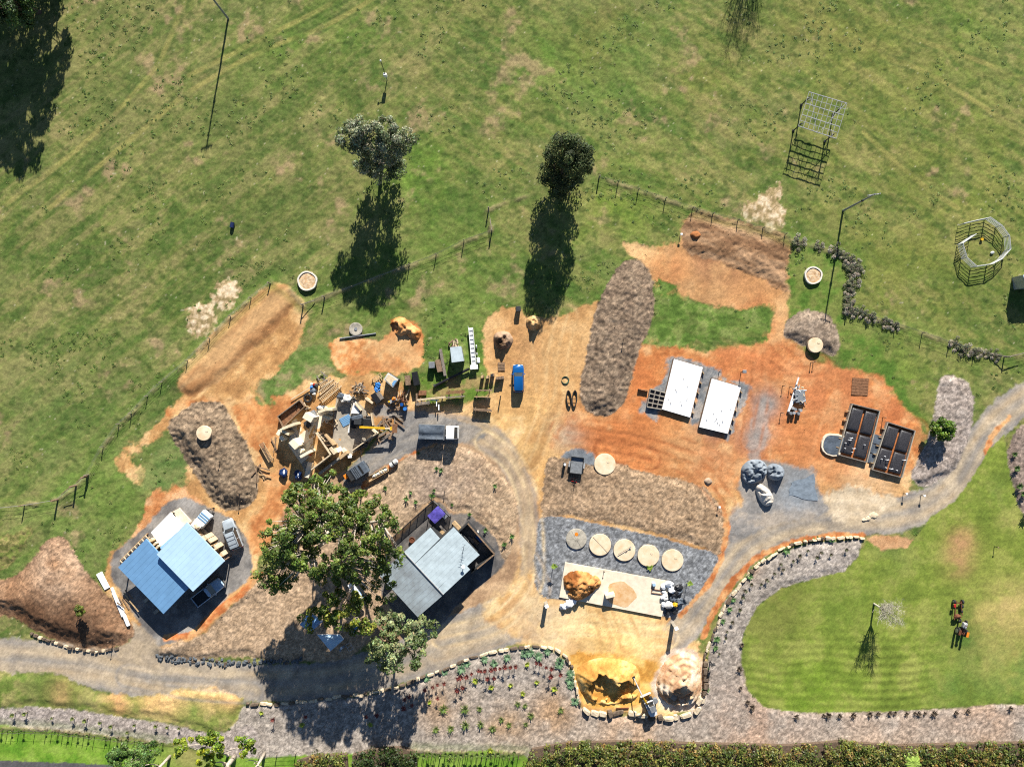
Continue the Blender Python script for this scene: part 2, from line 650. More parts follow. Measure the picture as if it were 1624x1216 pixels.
BIG = [(765, 500), (795, 486), (815, 488), (850, 505), (895, 500), (945, 480), (955, 520), (985, 560), (1010, 535), (1060, 540), (1120, 556), (1195, 545), (1222, 520), (1224, 488),
       (1170, 492), (1100, 482), (1050, 462), (1030, 440), (1005, 400), (990, 386), (1030, 393), (1075, 388), (1084, 352), (1108, 336), (1165, 350), (1243, 372), (1253, 400), (1249, 440),
       (1258, 485), (1246, 520), (1262, 552), (1300, 572), (1345, 582), (1400, 596), (1425, 628), (1456, 662), (1470, 690), (1452, 740), (1446, 775), (1470, 800), (1400, 815), (1300, 830),
       (1180, 870), (1120, 960), (1100, 1000), (1115, 1040), (1110, 1120), (1040, 1135), (930, 1128), (905, 1050), (860, 1020), (720, 1000), (650, 790), (760, 700), (690, 655), (600, 690), (560, 740),
       (470, 770), (420, 860), (400, 930), (330, 1000), (255, 1030), (200, 1000), (170, 930), (172, 888), (215, 850), (262, 800), (300, 770), (275, 690), (270, 650), (290, 632), (278, 606),
       (310, 565), (372, 500), (418, 462), (444, 448), (478, 478), (484, 500), (480, 545), (440, 592), (430, 618), (480, 610), (520, 590), (540, 598), (600, 590), (660, 625), (700, 640), (740, 640),
       (775, 625), (770, 580), (762, 540)]
zone('dirt_yard', BIG, plain(TAN, 4.0, 21, 1.7, spots=soil_spots), soft=1.0, warp=1.2, ws=4, det=0.45, disp=0.03, smooth=False, seed=2, holes=0.0)
zone('dirt_yard', [(526, 545), (560, 535), (600, 540), (620, 520), (618, 506), (640, 503), (665, 520), (672, 540), (668, 575), (640, 595), (600, 592), (560, 596), (528, 580)],
     plain(ORG, 2.5, 23, 1.6, spots=[(630, 570, 40, (222, 178, 124), 0.9)]), soft=0.6, warp=0.6, ws=2, det=0.3, disp=0.03, seed=3)
zone('dirt_yard', [(182, 730), (210, 705), (245, 680), (270, 655), (268, 675), (235, 705), (205, 728), (235, 750), (225, 768), (195, 748)], plain(TAN, 2.0, 24, 1.6), soft=1.0, warp=0.9, ws=1.6, det=0.35, disp=0.03, seed=4)
zone('dirt_yard', [(225, 815), (245, 775), (262, 768), (300, 775), (330, 815), (300, 830), (250, 840), (212, 870), (195, 880)], plain([(186, 118, 68), (214, 150, 96), (226, 178, 130)], 2.0, 25, 1.6), soft=0.8, warp=0.8, ws=1.6, seed=5)
# red soil
zone('dirt_yard', [(935, 655), (975, 662), (1000, 620), (1012, 545), (1060, 548), (1130, 560), (1210, 550), (1250, 545), (1330, 585), (1410, 605), (1440, 650), (1455, 690), (1450, 740), (1380, 760), (1300, 745), (1190, 760),
                   (1150, 790), (1110, 765), (1040, 750), (975, 725), (930, 720), (880, 715), (870, 690), (900, 670)], plain(ORG, 2.6, 27, 1.5, spots=soil_spots[4:]), soft=3.5, warp=2.4, ws=5, det=0.45, disp=0.035, seed=6)
zone('dirt_yard', [(1086, 352), (1108, 338), (1165, 351), (1243, 373), (1252, 400), (1248, 440), (1255, 462), (1200, 440), (1140, 415), (1085, 398)],
     plain([(122, 90, 64), (150, 114, 82), (176, 140, 106)], 1.6, 28, 1.6, ang=math.radians(-20), ratio=3), soft=0.5, warp=0.5, ws=1.6, det=0.55, disp=0.15, rise=0.3, edge=2.2, seed=7)
zone('dirt_yard', [(440, 450), (470, 475), (440, 520), (395, 560), (345, 605), (300, 630), (284, 604), (320, 560), (372, 503)], plain([(172, 122, 76), (192, 143, 94), (208, 164, 112)], 2.6, 29, 1.4, ang=math.radians(40), ratio=4),
     soft=1.0, warp=0.5, ws=2, det=0.3, disp=0.03, rise=0.35, edge=1.6, seed=8)
zone('dirt_yard', [(270, 655), (300, 635), (370, 640), (440, 620), (470, 640), (440, 690), (420, 740), (470, 770), (480, 800), (440, 850), (400, 880), (396, 830), (420, 790), (412, 740), (372, 660), (340, 632)],
     plain([(190, 122, 70), (216, 152, 94), (226, 174, 118)], 2.5, 30, 1.5), soft=1.4, warp=1.0, ws=2.5, det=0.3, disp=0.03, seed=9)
zone('dirt_yard', [(1385, 905), (1375, 852), (1440, 853), (1445, 868), (1400, 872)], plain([(190, 140, 96), (206, 160, 116)], 2, 33, 1.4), soft=0.6, warp=0.3, ws=1.5, seed=10, own=False)

zone('dirt_yard', [(560, 742), (600, 700), (640, 655), (690, 650), (780, 685), (830, 800), (800, 950), (650, 1015), (560, 1005), (470, 900), (440, 850), (480, 770)], plain([(160, 128, 98), (182, 148, 114), (204, 170, 132)], 2.5, 39, 1.5), soft=1.0, warp=0.8, ws=3, det=0.35, disp=0.025, seed=16)
# ---- paler driven area, sand washed over the turning circle
zone('dirt_yard', [(845, 760), (870, 700), (800, 650), (760, 665), (790, 700), (818, 750), (828, 800), (828, 880), (800, 950), (740, 1000), (850, 1020), (905, 1040), (915, 1110), (1040, 1125), (1110, 1110), (1112, 1040), (1060, 990), (1060, 960), (890, 945), (856, 935), (842, 880)],
     plain(LITE, 3.5, 35, 1.4, spots=[(980, 1010, 60, (240, 206, 142), 0.9), (960, 1060, 50, (236, 184, 98), 0.9), (770, 1000, 50, (196, 176, 146), 0.8), (870, 980, 60, (224, 196, 150), 0.7)]), soft=2.2, warp=0.9, ws=4, det=0.2, disp=0.015, seed=11)
# ---- grass islands inside the yard
GR = [(84, 112, 44), (102, 130, 54), (132, 146, 78)]
zone('pasture', [(1042, 452), (1062, 448), (1085, 465), (1100, 482), (1150, 492), (1200, 488), (1225, 490), (1222, 515), (1205, 545), (1150, 535), (1110, 540), (1080, 548), (1020, 545), (1025, 520), (1036, 490)], plain(GR, 2.0, 41, 1.8), soft=1.0, warp=1.3, ws=1.8, det=0.6, disp=0.09, holes=0.35, seed=21)
zone('pasture', [(402, 625), (440, 590), (480, 555), (510, 548), (530, 580), (520, 600), (480, 600), (450, 625), (420, 640)], plain([(90, 118, 52), (116, 136, 70), (150, 140, 96)], 2.0, 42, 1.6), soft=1.0, warp=1.0, ws=1.8, det=0.55, disp=0.06, seed=22)
zone('pasture', [(560, 590), (620, 590), (660, 600), (745, 600), (760, 560), (762, 540), (700, 530), (690, 580), (650, 595)], plain(GR, 2.0, 43, 1.8), soft=1.0, warp=0.8, ws=1.8, det=0.6, disp=0.07, seed=23)
zone('pasture', [(640, 602), (700, 598), (765, 598), (790, 612), (740, 640), (690, 640), (655, 630)], plain([(96, 126, 44), (118, 134, 62), (160, 140, 90)], 1.6, 44, 1.8), soft=1.2, warp=1.0, ws=1.6, det=0.55, disp=0.06, holes=0.5, seed=24)
zone('pasture', [(215, 770), (245, 715), (280, 700), (300, 730), (285, 760), (260, 775)], plain([(96, 122, 60), (130, 140, 80)], 1.6, 45, 1.8), soft=1.4, warp=1.0, ws=1.6, det=0.55, disp=0.06, holes=0.4, seed=25)
zone('pasture', [(1255, 500), (1260, 390), (1330, 400), (1360, 425), (1345, 480), (1410, 560), (1470, 660), (1440, 650), (1400, 600), (1340, 580), (1330, 530), (1290, 488)], plain([(84, 116, 42), (104, 128, 52), (124, 134, 66)], 2.2, 46, 1.8), soft=1.6, warp=1.0, ws=2, det=0.55, disp=0.06, seed=26)

# ---- pale straw and ash patches thrown on the paddock
for i, pl in enumerate([[(292, 500), (305, 488), (320, 482), (338, 492), (342, 510), (332, 528), (318, 533), (300, 520)], [(340, 465), (352, 447), (368, 443), (378, 455), (376, 475), (362, 490), (345, 485)],
                        [(1178, 330), (1200, 312), (1225, 300), (1236, 285), (1240, 305), (1232, 320), (1245, 340), (1238, 358), (1215, 363), (1195, 352)]]):
    zone('dirt_yard', pl, plain([(150, 132, 90), (204, 176, 136), (232, 212, 178)], 0.7, 50 + i, 1.7), soft=0.6, warp=1.1, ws=1.2, det=0.4, disp=0.03, rise=0.05, edge=1.0, own=False, seed=30 + i)
zone('dirt_yard', [(322, 500), (338, 490), (345, 470), (338, 478), (322, 494)], plain([(176, 150, 110), (224, 202, 166)], 0.9, 55, 1.9), soft=0.5, warp=0.4, ws=0.9, det=0.4, disp=0.05, own=False, seed=34)

# ---- gravel driveway
GRV = [(146, 136, 124), (172, 158, 140), (196, 178, 152)]


def road_col(seed, tint=(200, 178, 146), edge=(150, 146, 142), amt=0.7):
    def f(x, y, s, lat):
        o = tex(x, y, GRV, 3.0, seed, 1.4)
        o = mixc(o, tex(x, y, [(138, 137, 138), (164, 158, 152)], 2.0, seed + 2, 1.5), (sstep(0.55, 0.95, np.abs(lat)) * 0.6).astype(np.float32))
        for c0 in (-0.42, 0.42):
            w = np.exp(-((lat - c0 + (fbm(x, y, 6, seed + 9, 2) - 0.5) * 0.2) / 0.2) ** 2) * amt * np.clip(fbm(x, y, 4, seed + 4, 3) * 2 - 0.2, 0, 1)
            o = mixc(o, tex(x, y, [(192, 166, 130), tint, (216, 194, 160)], 2.0, seed + 6, 1.3), w.astype(np.float32))
        w = np.exp(-(lat / 0.14) ** 2) * 0.6 * np.clip(fbm(x, y, 5, seed + 8, 3) * 2 - 0.4, 0, 1)
        o = mixc(o, np.repeat(carr(edge), len(x), 0), w.astype(np.float32))
        # fine lines drawn by tyres
        w = np.clip(vn(lat * 14, s * 0 + x * 0.02, 1.0, seed + 11) - 0.55, 0, 1) * 0.7
        return mixc(o, o * 0.8, w.astype(np.float32))
    return f


R1 = [(-60, 1045, 34), (60, 1048, 33), (150, 1058, 35), (230, 1072, 38), (300, 1080, 36), (400, 1082, 30), (480, 1082, 30), (570, 1068, 32), (660, 1040, 36), (740, 1008, 40), (800, 985, 40)]
zone('gravel_driveway', None, road_col(61), soft=0.8, warp=0.45, ws=2, det=0.28, disp=0.012, line=R1, seed=41)
R2 = [(1000, 1090, 16), (1040, 1040, 22), (1080, 1000, 25), (1115, 955, 24), (1150, 908, 24), (1185, 868, 26), (1240, 838, 27), (1320, 822, 28), (1420, 815, 28), (1480, 795, 26), (1522, 760, 25), (1550, 710, 24), (1585, 662, 25), (1624, 634, 26), (1690, 600, 26)]
zone('gravel_driveway', None, road_col(63), soft=0.8, warp=0.4, ws=2, det=0.28, disp=0.012, line=R2, seed=42)
R3 = [(820, 985, 30), (838, 930, 17), (842, 880, 15), (838, 820, 15), (830, 775, 17), (805, 725, 18), (765, 690, 22), (700, 675, 20), (640, 690, 14)]
zone('gravel_driveway', None, road_col(65, (228, 194, 144), (210, 184, 148), 0.45), soft=1.6, warp=0.4, ws=2, det=0.2, disp=0.012, line=R3, op=0.75, seed=43)
zone('gravel_driveway', [(545, 770), (560, 735), (600, 702), (640, 665), (590, 660), (600, 640), (640, 650), (690, 656), (735, 668), (770, 690), (740, 700), (690, 705), (640, 722), (600, 745), (575, 775)],
     plain([(118, 114, 112), (146, 142, 138), (166, 156, 144)], 2.0, 67, 1.5, ang=math.radians(30), ratio=4), soft=0.8, warp=0.4, ws=2, det=0.35, disp=0.02, seed=44)
zone('gravel_driveway', [(1172, 765), (1200, 730), (1250, 735), (1290, 745), (1300, 780), (1330, 800), (1300, 820), (1220, 838), (1170, 860), (1150, 850), (1160, 810), (1175, 795)],
     plain([(138, 134, 130), (160, 152, 144), (180, 166, 150)], 2.4, 68, 1.5, spots=[(1265, 780, 36, (150, 156, 162), 0.9)]), soft=1.6, warp=0.7, ws=2, det=0.3, disp=0.015, seed=45)
zone('gravel_driveway', [(1310, 790), (1340, 770), (1390, 780), (1420, 800), (1360, 830), (1320, 825)], plain([(206, 184, 152), (222, 202, 172)], 1.8, 69, 1.5), soft=1.6, warp=0.9, ws=2, det=0.25, own=False, seed=46)
zone('gravel_driveway', [(180, 880), (215, 850), (262, 800), (292, 790), (330, 805), (362, 820), (385, 845), (398, 880), (396, 915), (350, 958), (310, 1000), (260, 1022), (240, 1015), (212, 975), (190, 935), (176, 910)],
     plain([(112, 108, 106), (130, 126, 122), (150, 144, 138)], 1.8, 70, 1.5, spots=[(300, 795, 20, (176, 170, 164), 0.8)]), soft=0.7, warp=0.3, ws=1.5, det=0.3, disp=0.015, seed=47)
zone('gravel_driveway', [(210, 985), (245, 1015), (262, 1030), (245, 1060), (190, 1050), (185, 1030), (208, 1012)], plain([(168, 152, 132), (190, 170, 142)], 2, 71, 1.4), soft=1.2, warp=0.4, ws=1.5, det=0.3, own=True, seed=48)
zone('gravel_driveway', [(890, 722), (915, 712), (940, 720), (950, 735), (930, 752), (905, 756), (893, 740)], plain([(116, 122, 130), (140, 146, 152)], 1.0, 72, 1.4), soft=0.7, warp=0.5, ws=1.5, det=0.5, own=False, seed=49)
for i, pl in enumerate([[(1062, 580), (1068, 566), (1130, 582), (1140, 596), (1115, 660), (1100, 672), (1094, 660), (1110, 600)], [(1050, 600), (1066, 570), (1070, 580), (1045, 660), (1026, 655), (1012, 655), (1022, 636)], [(1125, 598), (1180, 608), (1188, 625), (1168, 665), (1160, 690), (1150, 690), (1172, 615)]]):
    zone('gravel_driveway', pl, plain([(120, 124, 128), (150, 150, 150), (172, 164, 156)], 1.0, 73 + i, 1.5), soft=0.8, warp=0.6, ws=1.2, det=0.5, own=False, seed=50 + i)
zone('gravel_driveway', [(1195, 650), (1216, 645), (1218, 690), (1200, 730), (1185, 730), (1190, 690)], plain([(150, 142, 136), (172, 158, 148)], 1.2, 77, 1.5), soft=1.5, warp=0.6, ws=1.6, det=0.35, own=False, op=0.8, seed=53)
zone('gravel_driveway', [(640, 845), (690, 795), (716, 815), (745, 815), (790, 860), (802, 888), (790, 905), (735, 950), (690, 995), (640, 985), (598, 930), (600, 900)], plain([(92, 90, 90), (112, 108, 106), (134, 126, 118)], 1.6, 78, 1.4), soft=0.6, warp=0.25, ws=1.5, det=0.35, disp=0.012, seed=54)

zone('dirt_yard', [(770, 960), (840, 905), (860, 940), (905, 955), (1040, 985), (1068, 995), (1060, 1030), (1045, 1070), (1110, 1040), (1112, 1110), (1040, 1125), (925, 1118), (905, 1045), (860, 1022), (800, 1000)],
     plain(LITE, 3.5, 38, 1.4, spots=[(980, 1010, 60, (242, 210, 148), 0.9), (960, 1060, 50, (238, 188, 104), 0.9), (860, 990, 50, (206, 184, 152), 0.7)]), soft=3.0, warp=1.2, ws=4, det=0.22, disp=0.015, seed=15)
#MOVE1
zone('dirt_yard', [(905, 1040), (940, 1035), (1030, 1045), (1045, 1065), (1020, 1110), (985, 1122), (930, 1120), (912, 1085)], plain([(210, 150, 66), (232, 178, 88), (240, 200, 120)], 2, 36, 1.4), soft=1.2, warp=0.6, ws=2, det=0.25, disp=0.03, own=False, seed=12)
zone('dirt_yard', [(1045, 1060), (1060, 1035), (1090, 1028), (1112, 1045), (1115, 1110), (1095, 1128), (1050, 1120), (1035, 1090)], plain([(206, 176, 150), (230, 208, 184), (240, 226, 206)], 1.5, 37, 1.5), soft=1.0, warp=0.6, ws=1.6, det=0.3, disp=0.05, own=False, seed=13)

# red rims where the road was cut
RIM = [(186, 108, 58), (212, 142, 86), (226, 172, 116)]
for i, ln in enumerate([[(1143, 800, 4), (1152, 830, 5), (1146, 870, 5), (1130, 915, 5), (1100, 950, 5), (1080, 975, 5)], [(1115, 1010, 4), (1135, 965, 5), (1165, 920, 5), (1200, 885, 5), (1250, 862, 4), (1310, 850, 5), (1370, 848, 4)],
                        [(265, 1010, 5), (310, 1002, 6), (350, 965, 6), (385, 940, 6), (415, 912, 5)], [(560, 785, 3), (590, 760, 4), (640, 728, 3), (690, 706, 2)], [(1600, 662, 4), (1575, 690, 4), (1562, 720, 3)]]):
    zone('dirt_yard', None, plain(RIM, 1.4, 80 + i, 1.5), soft=0.5, warp=0.3, ws=1.2, det=0.3, disp=0.03, line=ln, own=False, seed=60 + i)

# ---- gravel and mulch beds
GB = [(858, 822), (895, 820), (935, 828), (985, 838), (1040, 850), (1100, 868), (1138, 880), (1128, 908), (1105, 942), (1078, 970), (1055, 978), (980, 960), (890, 950), (866, 948), (850, 932), (847, 895), (851, 850)]
zone('gravel_bed', GB, mulch([(112, 114, 118), (136, 138, 141), (164, 164, 164)], 91, 1.0), soft=0.25, warp=0.12, ws=1, det=0.7, disp=0.035, seed=71)
zone('mulch_bed', [(274, 664), (305, 641), (340, 636), (360, 650), (384, 690), (408, 745), (410, 775), (398, 800), (366, 811), (338, 796), (312, 758), (284, 712), (269, 682)], mulch([(120, 100, 80), (142, 122, 100), (164, 144, 120)], 92, 0.8),
     soft=0.4, warp=0.3, ws=1.2, det=0.7, disp=0.17, rise=1.1, edge=3.4, seed=72)
zone('mulch_bed', [(985, 418), (1008, 413), (1028, 428), (1037, 465), (1033, 510), (1012, 562), (1000, 610), (985, 645), (960, 659), (936, 655), (918, 628), (925, 580), (936, 530), (946, 488), (966, 448)], mulch([(118, 98, 80), (140, 120, 100), (162, 142, 120)], 93, 0.85),
     soft=0.4, warp=0.3, ws=1.2, det=0.7, disp=0.14, rise=0.75, edge=3.0, seed=73)
zone('mulch_bed', [(868, 728), (900, 727), (935, 738), (975, 732), (1010, 745), (1060, 757), (1110, 770), (1138, 795), (1147, 830), (1144, 868), (1138, 877), (1100, 862), (1040, 845), (980, 832), (930, 823), (890, 816), (860, 818), (861, 780)], mulch([(142, 114, 88), (172, 144, 114), (196, 168, 138)], 94, 0.8, spots=[(900, 750, 40, (136, 114, 92), 0.8)]),
     soft=0.4, warp=0.3, ws=1.2, det=0.6, disp=0.07, rise=0.2, edge=1.4, seed=74)
zone('mulch_bed', [(1247, 510), (1270, 494), (1300, 494), (1324, 512), (1332, 545), (1322, 564), (1300, 556), (1270, 546), (1244, 532)], mulch([(122, 104, 88), (150, 132, 114), (170, 152, 134)], 95, 0.6), soft=0.4, warp=0.3, ws=1.2, det=0.6, disp=0.07, rise=0.6, edge=1.8, seed=75)
zone('mulch_bed', [(1492, 600), (1512, 596), (1535, 610), (1544, 640), (1536, 690), (1515, 740), (1486, 764), (1456, 772), (1444, 756), (1456, 728), (1472, 690), (1482, 640)], mulch([(132, 118, 108), (166, 152, 142), (190, 178, 168)], 96, 0.8), soft=0.4, warp=0.3, ws=1.2, det=0.7, disp=0.08, rise=0.4, edge=1.4, seed=76)
zone('mulch_bed', [(-30, 925), (20, 915), (52, 885), (75, 856), (97, 849), (115, 868), (138, 908), (172, 945), (200, 980), (212, 1004), (195, 1022), (150, 1031), (105, 1022), (55, 1000), (20, 978), (-30, 972)], mulch([(116, 82, 58), (160, 124, 94), (196, 164, 134)], 97, 0.55, spots=[(60, 975, 60, (110, 78, 54), 0.9), (130, 1000, 60, (100, 72, 52), 0.9), (100, 900, 40, (200, 170, 142), 0.8)]),
     soft=0.5, warp=0.4, ws=1.5, det=0.6, disp=0.08, rise=1.1, edge=4.0, seed=77)
zone('mulch_bed', [(265, 1022), (320, 1005), (360, 968), (395, 938), (425, 905), (470, 870), (560, 830), (600, 860), (600, 905), (604, 960), (590, 1010), (548, 1044), (500, 1046), (440, 1048), (380, 1040), (300, 1046), (258, 1040)], mulch([(152, 126, 100), (184, 156, 126), (206, 180, 148)], 98, 0.6),
     soft=0.8, warp=0.4, ws=1.5, det=0.5, disp=0.05, rise=0.3, edge=1.5, seed=78)
zone('mulch_bed', [(565, 790), (600, 762), (640, 728), (690, 706), (725, 706), (765, 722), (800, 755), (818, 795), (820, 830), (812, 865), (800, 888), (785, 850), (745, 812), (718, 812), (690, 790), (640, 835), (600, 865), (560, 840)], mulch([(152, 122, 94), (188, 160, 128), (214, 188, 156)], 99, 0.55, spots=[(645, 745, 24, (150, 130, 106), 0.8), (700, 770, 60, (166, 148, 134), 0.6)]),
     soft=0.5, warp=0.35, ws=1.5, det=0.55, disp=0.06, rise=0.25, edge=1.2, seed=79)
GARD = [(385, 1120), (450, 1114), (560, 1106), (640, 1088), (700, 1064), (760, 1040), (820, 1026), (870, 1027), (900, 1050), (912, 1085), (922, 1120), (950, 1132), (1000, 1136), (1060, 1136), (1104, 1126), (1120, 1090), (1122, 1050), (1132, 1000),
        (1152, 950), (1185, 910), (1225, 880), (1290, 860), (1368, 854), (1362, 880), (1340, 905), (1290, 918), (1240, 932), (1200, 962), (1178, 1005), (1176, 1050), (1186, 1095), (1212, 1122), (1270, 1130), (1400, 1128), (1520, 1122), (1570, 1116), (1690, 1118),
        (1690, 1290), (380, 1290), (360, 1160)]
zone('mulch_bed', GARD, mulch([(136, 124, 112), (168, 157, 146), (194, 182, 170)], 100, 0.65, spots=[(880, 1130, 40, (176, 144, 112), 0.9), (800, 1150, 40, (178, 148, 116), 0.8), (1000, 1150, 60, (186, 156, 128), 0.8), (1200, 1160, 80, (180, 150, 128), 0.7), (1400, 1160, 100, (188, 162, 140), 0.6), (1560, 1140, 60, (188, 158, 134), 0.7), (700, 1120, 40, (176, 148, 120), 0.8), (1300, 880, 40, (192, 180, 170), 0.6), (1190, 900, 20, (150, 126, 106), 0.8)]),
     soft=0.4, warp=0.2, ws=1.2, det=0.65, disp=0.06, rise=0.15, edge=1.0, smooth=False, seed=80)
zone('mulch_bed', [(-60, 1120), (80, 1122), (160, 1132), (260, 1146), (340, 1162), (400, 1150), (400, 1200), (300, 1184), (200, 1168), (100, 1158), (-60, 1150)], mulch([(138, 126, 118), (168, 156, 148), (190, 180, 172)], 101, 0.7), soft=0.5, warp=0.3, ws=1.2, det=0.7, disp=0.07, seed=81)
zone('mulch_bed', [(1606, 690), (1640, 664), (1690, 650), (1690, 850), (1630, 838), (1612, 800), (1598, 745)], mulch([(116, 98, 88), (146, 128, 116), (170, 152, 138)], 102, 0.7), soft=0.4, warp=0.3, ws=1.2, det=0.7, disp=0.08, rise=0.3, edge=1.2, seed=82)

# ---- lawns and verges
LAWN = [(1375, 856), (1400, 874), (1440, 868), (1475, 820), (1512, 796), (1545, 752), (1568, 712), (1592, 690), (1600, 745), (1614, 800), (1630, 838), (1690, 850), (1690, 1117), (1570, 1115), (1520, 1121), (1400, 1127), (1270, 1129), (1213, 1121), (1187, 1094), (1177, 1050), (1179, 1005), (1201, 962), (1241, 932), (1291, 918), (1341, 905), (1363, 880)]


def lawn_col(x, y, s, lat):
    o = tex(x, y, [(108, 126, 46), (128, 144, 56), (148, 154, 74)], 3.0, 111, 1.5)
    px, py = x * 10 + 812, 608 - y * 10
    st = np.sin((py + 6 * (fbm(x, y, 12, 5, 2) - 0.5) * 4) * 2 * math.pi / 13.5)
    m = np.clip((py - 980) / 60, 0, 1) * np.clip((1500 - px) / 60, 0, 1)
    o = o * (1 + 0.2 * st * (0.25 + 0.75 * m))[:, None]
    for (qx, qy, r, cc, op) in [(1240, 950, 50, (128, 132, 62), 0.9), (1215, 1010, 40, (126, 130, 62), 0.8), (1580, 1000, 50, (190, 170, 100), 0.95), (1600, 960, 40, (194, 172, 108), 0.9), (1570, 1040, 40, (180, 168, 96), 0.8), (1525, 860, 22, (196, 148, 106), 0.9), (1520, 890, 24, (186, 144, 100), 0.8),
                                (1600, 830, 16, (190, 170, 110), 0.8), (1530, 1010, 40, (88, 118, 48), 0.8), (1520, 1090, 50, (98, 128, 52), 0.7), (1610, 1070, 50, (98, 130, 56), 0.7), (1420, 870, 40, (110, 128, 60), 0.6), (1300, 1100, 60, (118, 150, 40), 0.7), (1560, 900, 40, (140, 146, 66), 0.6), (1580, 780, 30, (112, 134, 60), 0.6), (1340, 960, 50, (112, 136, 50), 0.5)]:
        w = np.exp(-((px - qx) ** 2 + (py - qy) ** 2) / (r * r)) * op * np.clip(fbm(x, y, 2.4, int(qx) % 83, 4) * 2.4 - 0.3, 0, 1.2)
        o = mixc(o, np.repeat(carr(cc), len(x), 0), np.clip(w, 0, 1).astype(np.float32))
    return o


zone('lawn', LAWN, lawn_col, soft=0.35, warp=0.15, ws=1.2, det=0.45, disp=0.035, smooth=False, seed=91)
VER = [(-60, 1068), (60, 1068), (100, 1072), (130, 1088), (170, 1100), (225, 1104), (270, 1098), (310, 1088), (350, 1092), (385, 1108), (380, 1130), (365, 1155), (340, 1160), (260, 1144), (160, 1130), (80, 1120), (-60, 1118)]
zone('lawn', VER, plain([(104, 124, 52), (132, 144, 70), (164, 156, 96)], 2.0, 113, 1.7, spots=[(80, 1078, 60, (96, 116, 50), 0.8), (190, 1112, 22, (212, 160, 108), 0.9), (100, 1096, 22, (204, 160, 112), 0.7), (335, 1092, 30, (234, 188, 128), 1.0), (270, 1108, 26, (232, 188, 128), 1.0), (235, 1110, 18, (228, 182, 122), 1.0), (300, 1104, 28, (234, 190, 130), 1.0), (365, 1102, 20, (230, 184, 124), 1.0), (310, 1125, 30, (124, 146, 66), 0.7)]),
     soft=0.7, warp=0.5, ws=1.4, det=0.55, disp=0.07, rise=0.25, edge=1.4, seed=92)
zone('lawn', [(-60, 1155), (100, 1162), (200, 1172), (300, 1188), (400, 1200), (480, 1196), (660, 1192), (830, 1196), (830, 1290), (-60, 1290)], plain([(96, 140, 36), (122, 158, 50), (138, 166, 66)], 2.0, 115, 1.6, spots=[(300, 1195, 40, (150, 146, 84), 0.8), (420, 1200, 40, (110, 140, 50), 0.6)]), soft=0.5, warp=0.25, ws=1.2, det=0.4, disp=0.04, seed=93)
zone('road', [(-60, 1203), (0, 1205), (100, 1208), (170, 1212), (250, 1222), (250, 1290), (-60, 1290)], plain([(86, 84, 86), (98, 96, 98)], 1.5, 117, 1.3), soft=0.2, warp=0.06, ws=1.2, det=0.35, disp=0.0, smooth=False, seed=94)

# tyre sweeps over soil and gravel
for i, (ln, cc, op) in enumerate([([(700, 1010, 1), (790, 985, 1), (842, 930, 1), (846, 870, 1), (840, 800, 1), (815, 735, 1), (770, 700, 1)], (236, 208, 160), 0.7), ([(690, 1030, 1), (800, 1000, 1), (856, 940, 1), (832, 870, 1), (828, 800, 1)], (186, 160, 128), 0.5),
                                  ([(900, 690, 1), (960, 700, 1), (1040, 715, 1), (1110, 750, 1), (1150, 800, 1)], (178, 108, 62), 0.6), ([(890, 680, 1), (960, 685, 1), (1050, 700, 1), (1130, 730, 1)], (184, 112, 64), 0.6), ([(960, 712, 2), (1000, 720, 2), (1030, 728, 2)], (150, 84, 46), 0.8),
                                  ([(900, 500, 1), (885, 560, 1), (880, 620, 1), (860, 680, 1), (840, 730, 1)], (224, 186, 132), 0.7), ([(860, 540, 1), (865, 600, 1), (870, 650, 1)], (222, 184, 130), 0.6), ([(1230, 560, 1), (1262, 580, 1), (1300, 578, 1)], (166, 100, 60), 0.7), ([(1330, 640, 1), (1310, 700, 1), (1300, 740, 1)], (220, 160, 108), 0.5),
                                  ([(1420, 720, 1), (1440, 700, 1), (1455, 680, 1)], (170, 104, 60), 0.6), ([(1210, 560, 1), (1205, 620, 1), (1190, 700, 1)], (180, 108, 62), 0.6), ([(470, 500, 1), (420, 560, 1), (360, 620, 1)], (164, 118, 74), 0.6), ([(400, 640, 2), (430, 700, 2), (440, 760, 2), (420, 820, 2)], (226, 168, 108), 0.6), ([(420, 840, 1), (450, 800, 1), (470, 780, 1)], (178, 108, 60), 0.7),
                                  ([(870, 1000, 1), (930, 990, 1), (1000, 1005, 1), (1060, 1010, 1)], (246, 216, 160), 0.6), ([(960, 960, 1), (985, 985, 1), (1000, 1020, 1)], (206, 158, 98), 0.6), ([(950, 965, 1), (965, 1000, 1), (968, 1030, 1)], (204, 156, 96), 0.5), ([(200, 1072, 2), (300, 1090, 2), (400, 1098, 2)], (140, 140, 142), 0.5), ([(0, 1030, 2), (120, 1040, 2), (230, 1062, 2), (330, 1070, 2)], (206, 184, 154), 0.5)]):
    P = [(*W(p[0], p[1]), p[2] * 0.1) for p in smooth_poly(ln, 5, False)]
    xs = [p[0] for p in P]
    ys = [p[1] for p in P]
    idx = np.nonzero((X > min(xs) - 3) & (X < max(xs) + 3) & (Y > min(ys) - 3) & (Y < max(ys) + 3))[0]
    s, l = sdf_line(X[idx], Y[idx], P)
    for off in (0.0, 1.6):
        w = np.exp(-(((s + 0.1 - off) / 0.28) ** 2)) * op * np.clip(fbm(X[idx], Y[idx], 2.0, 500 + i, 3) * 2.2 - 0.4, 0, 1)
        COLR[idx] = mixc(COLR[idx], np.repeat(carr(cc), len(idx), 0), w.astype(np.float32))
        HT[idx] -= (w * 0.03).astype(np.float32)

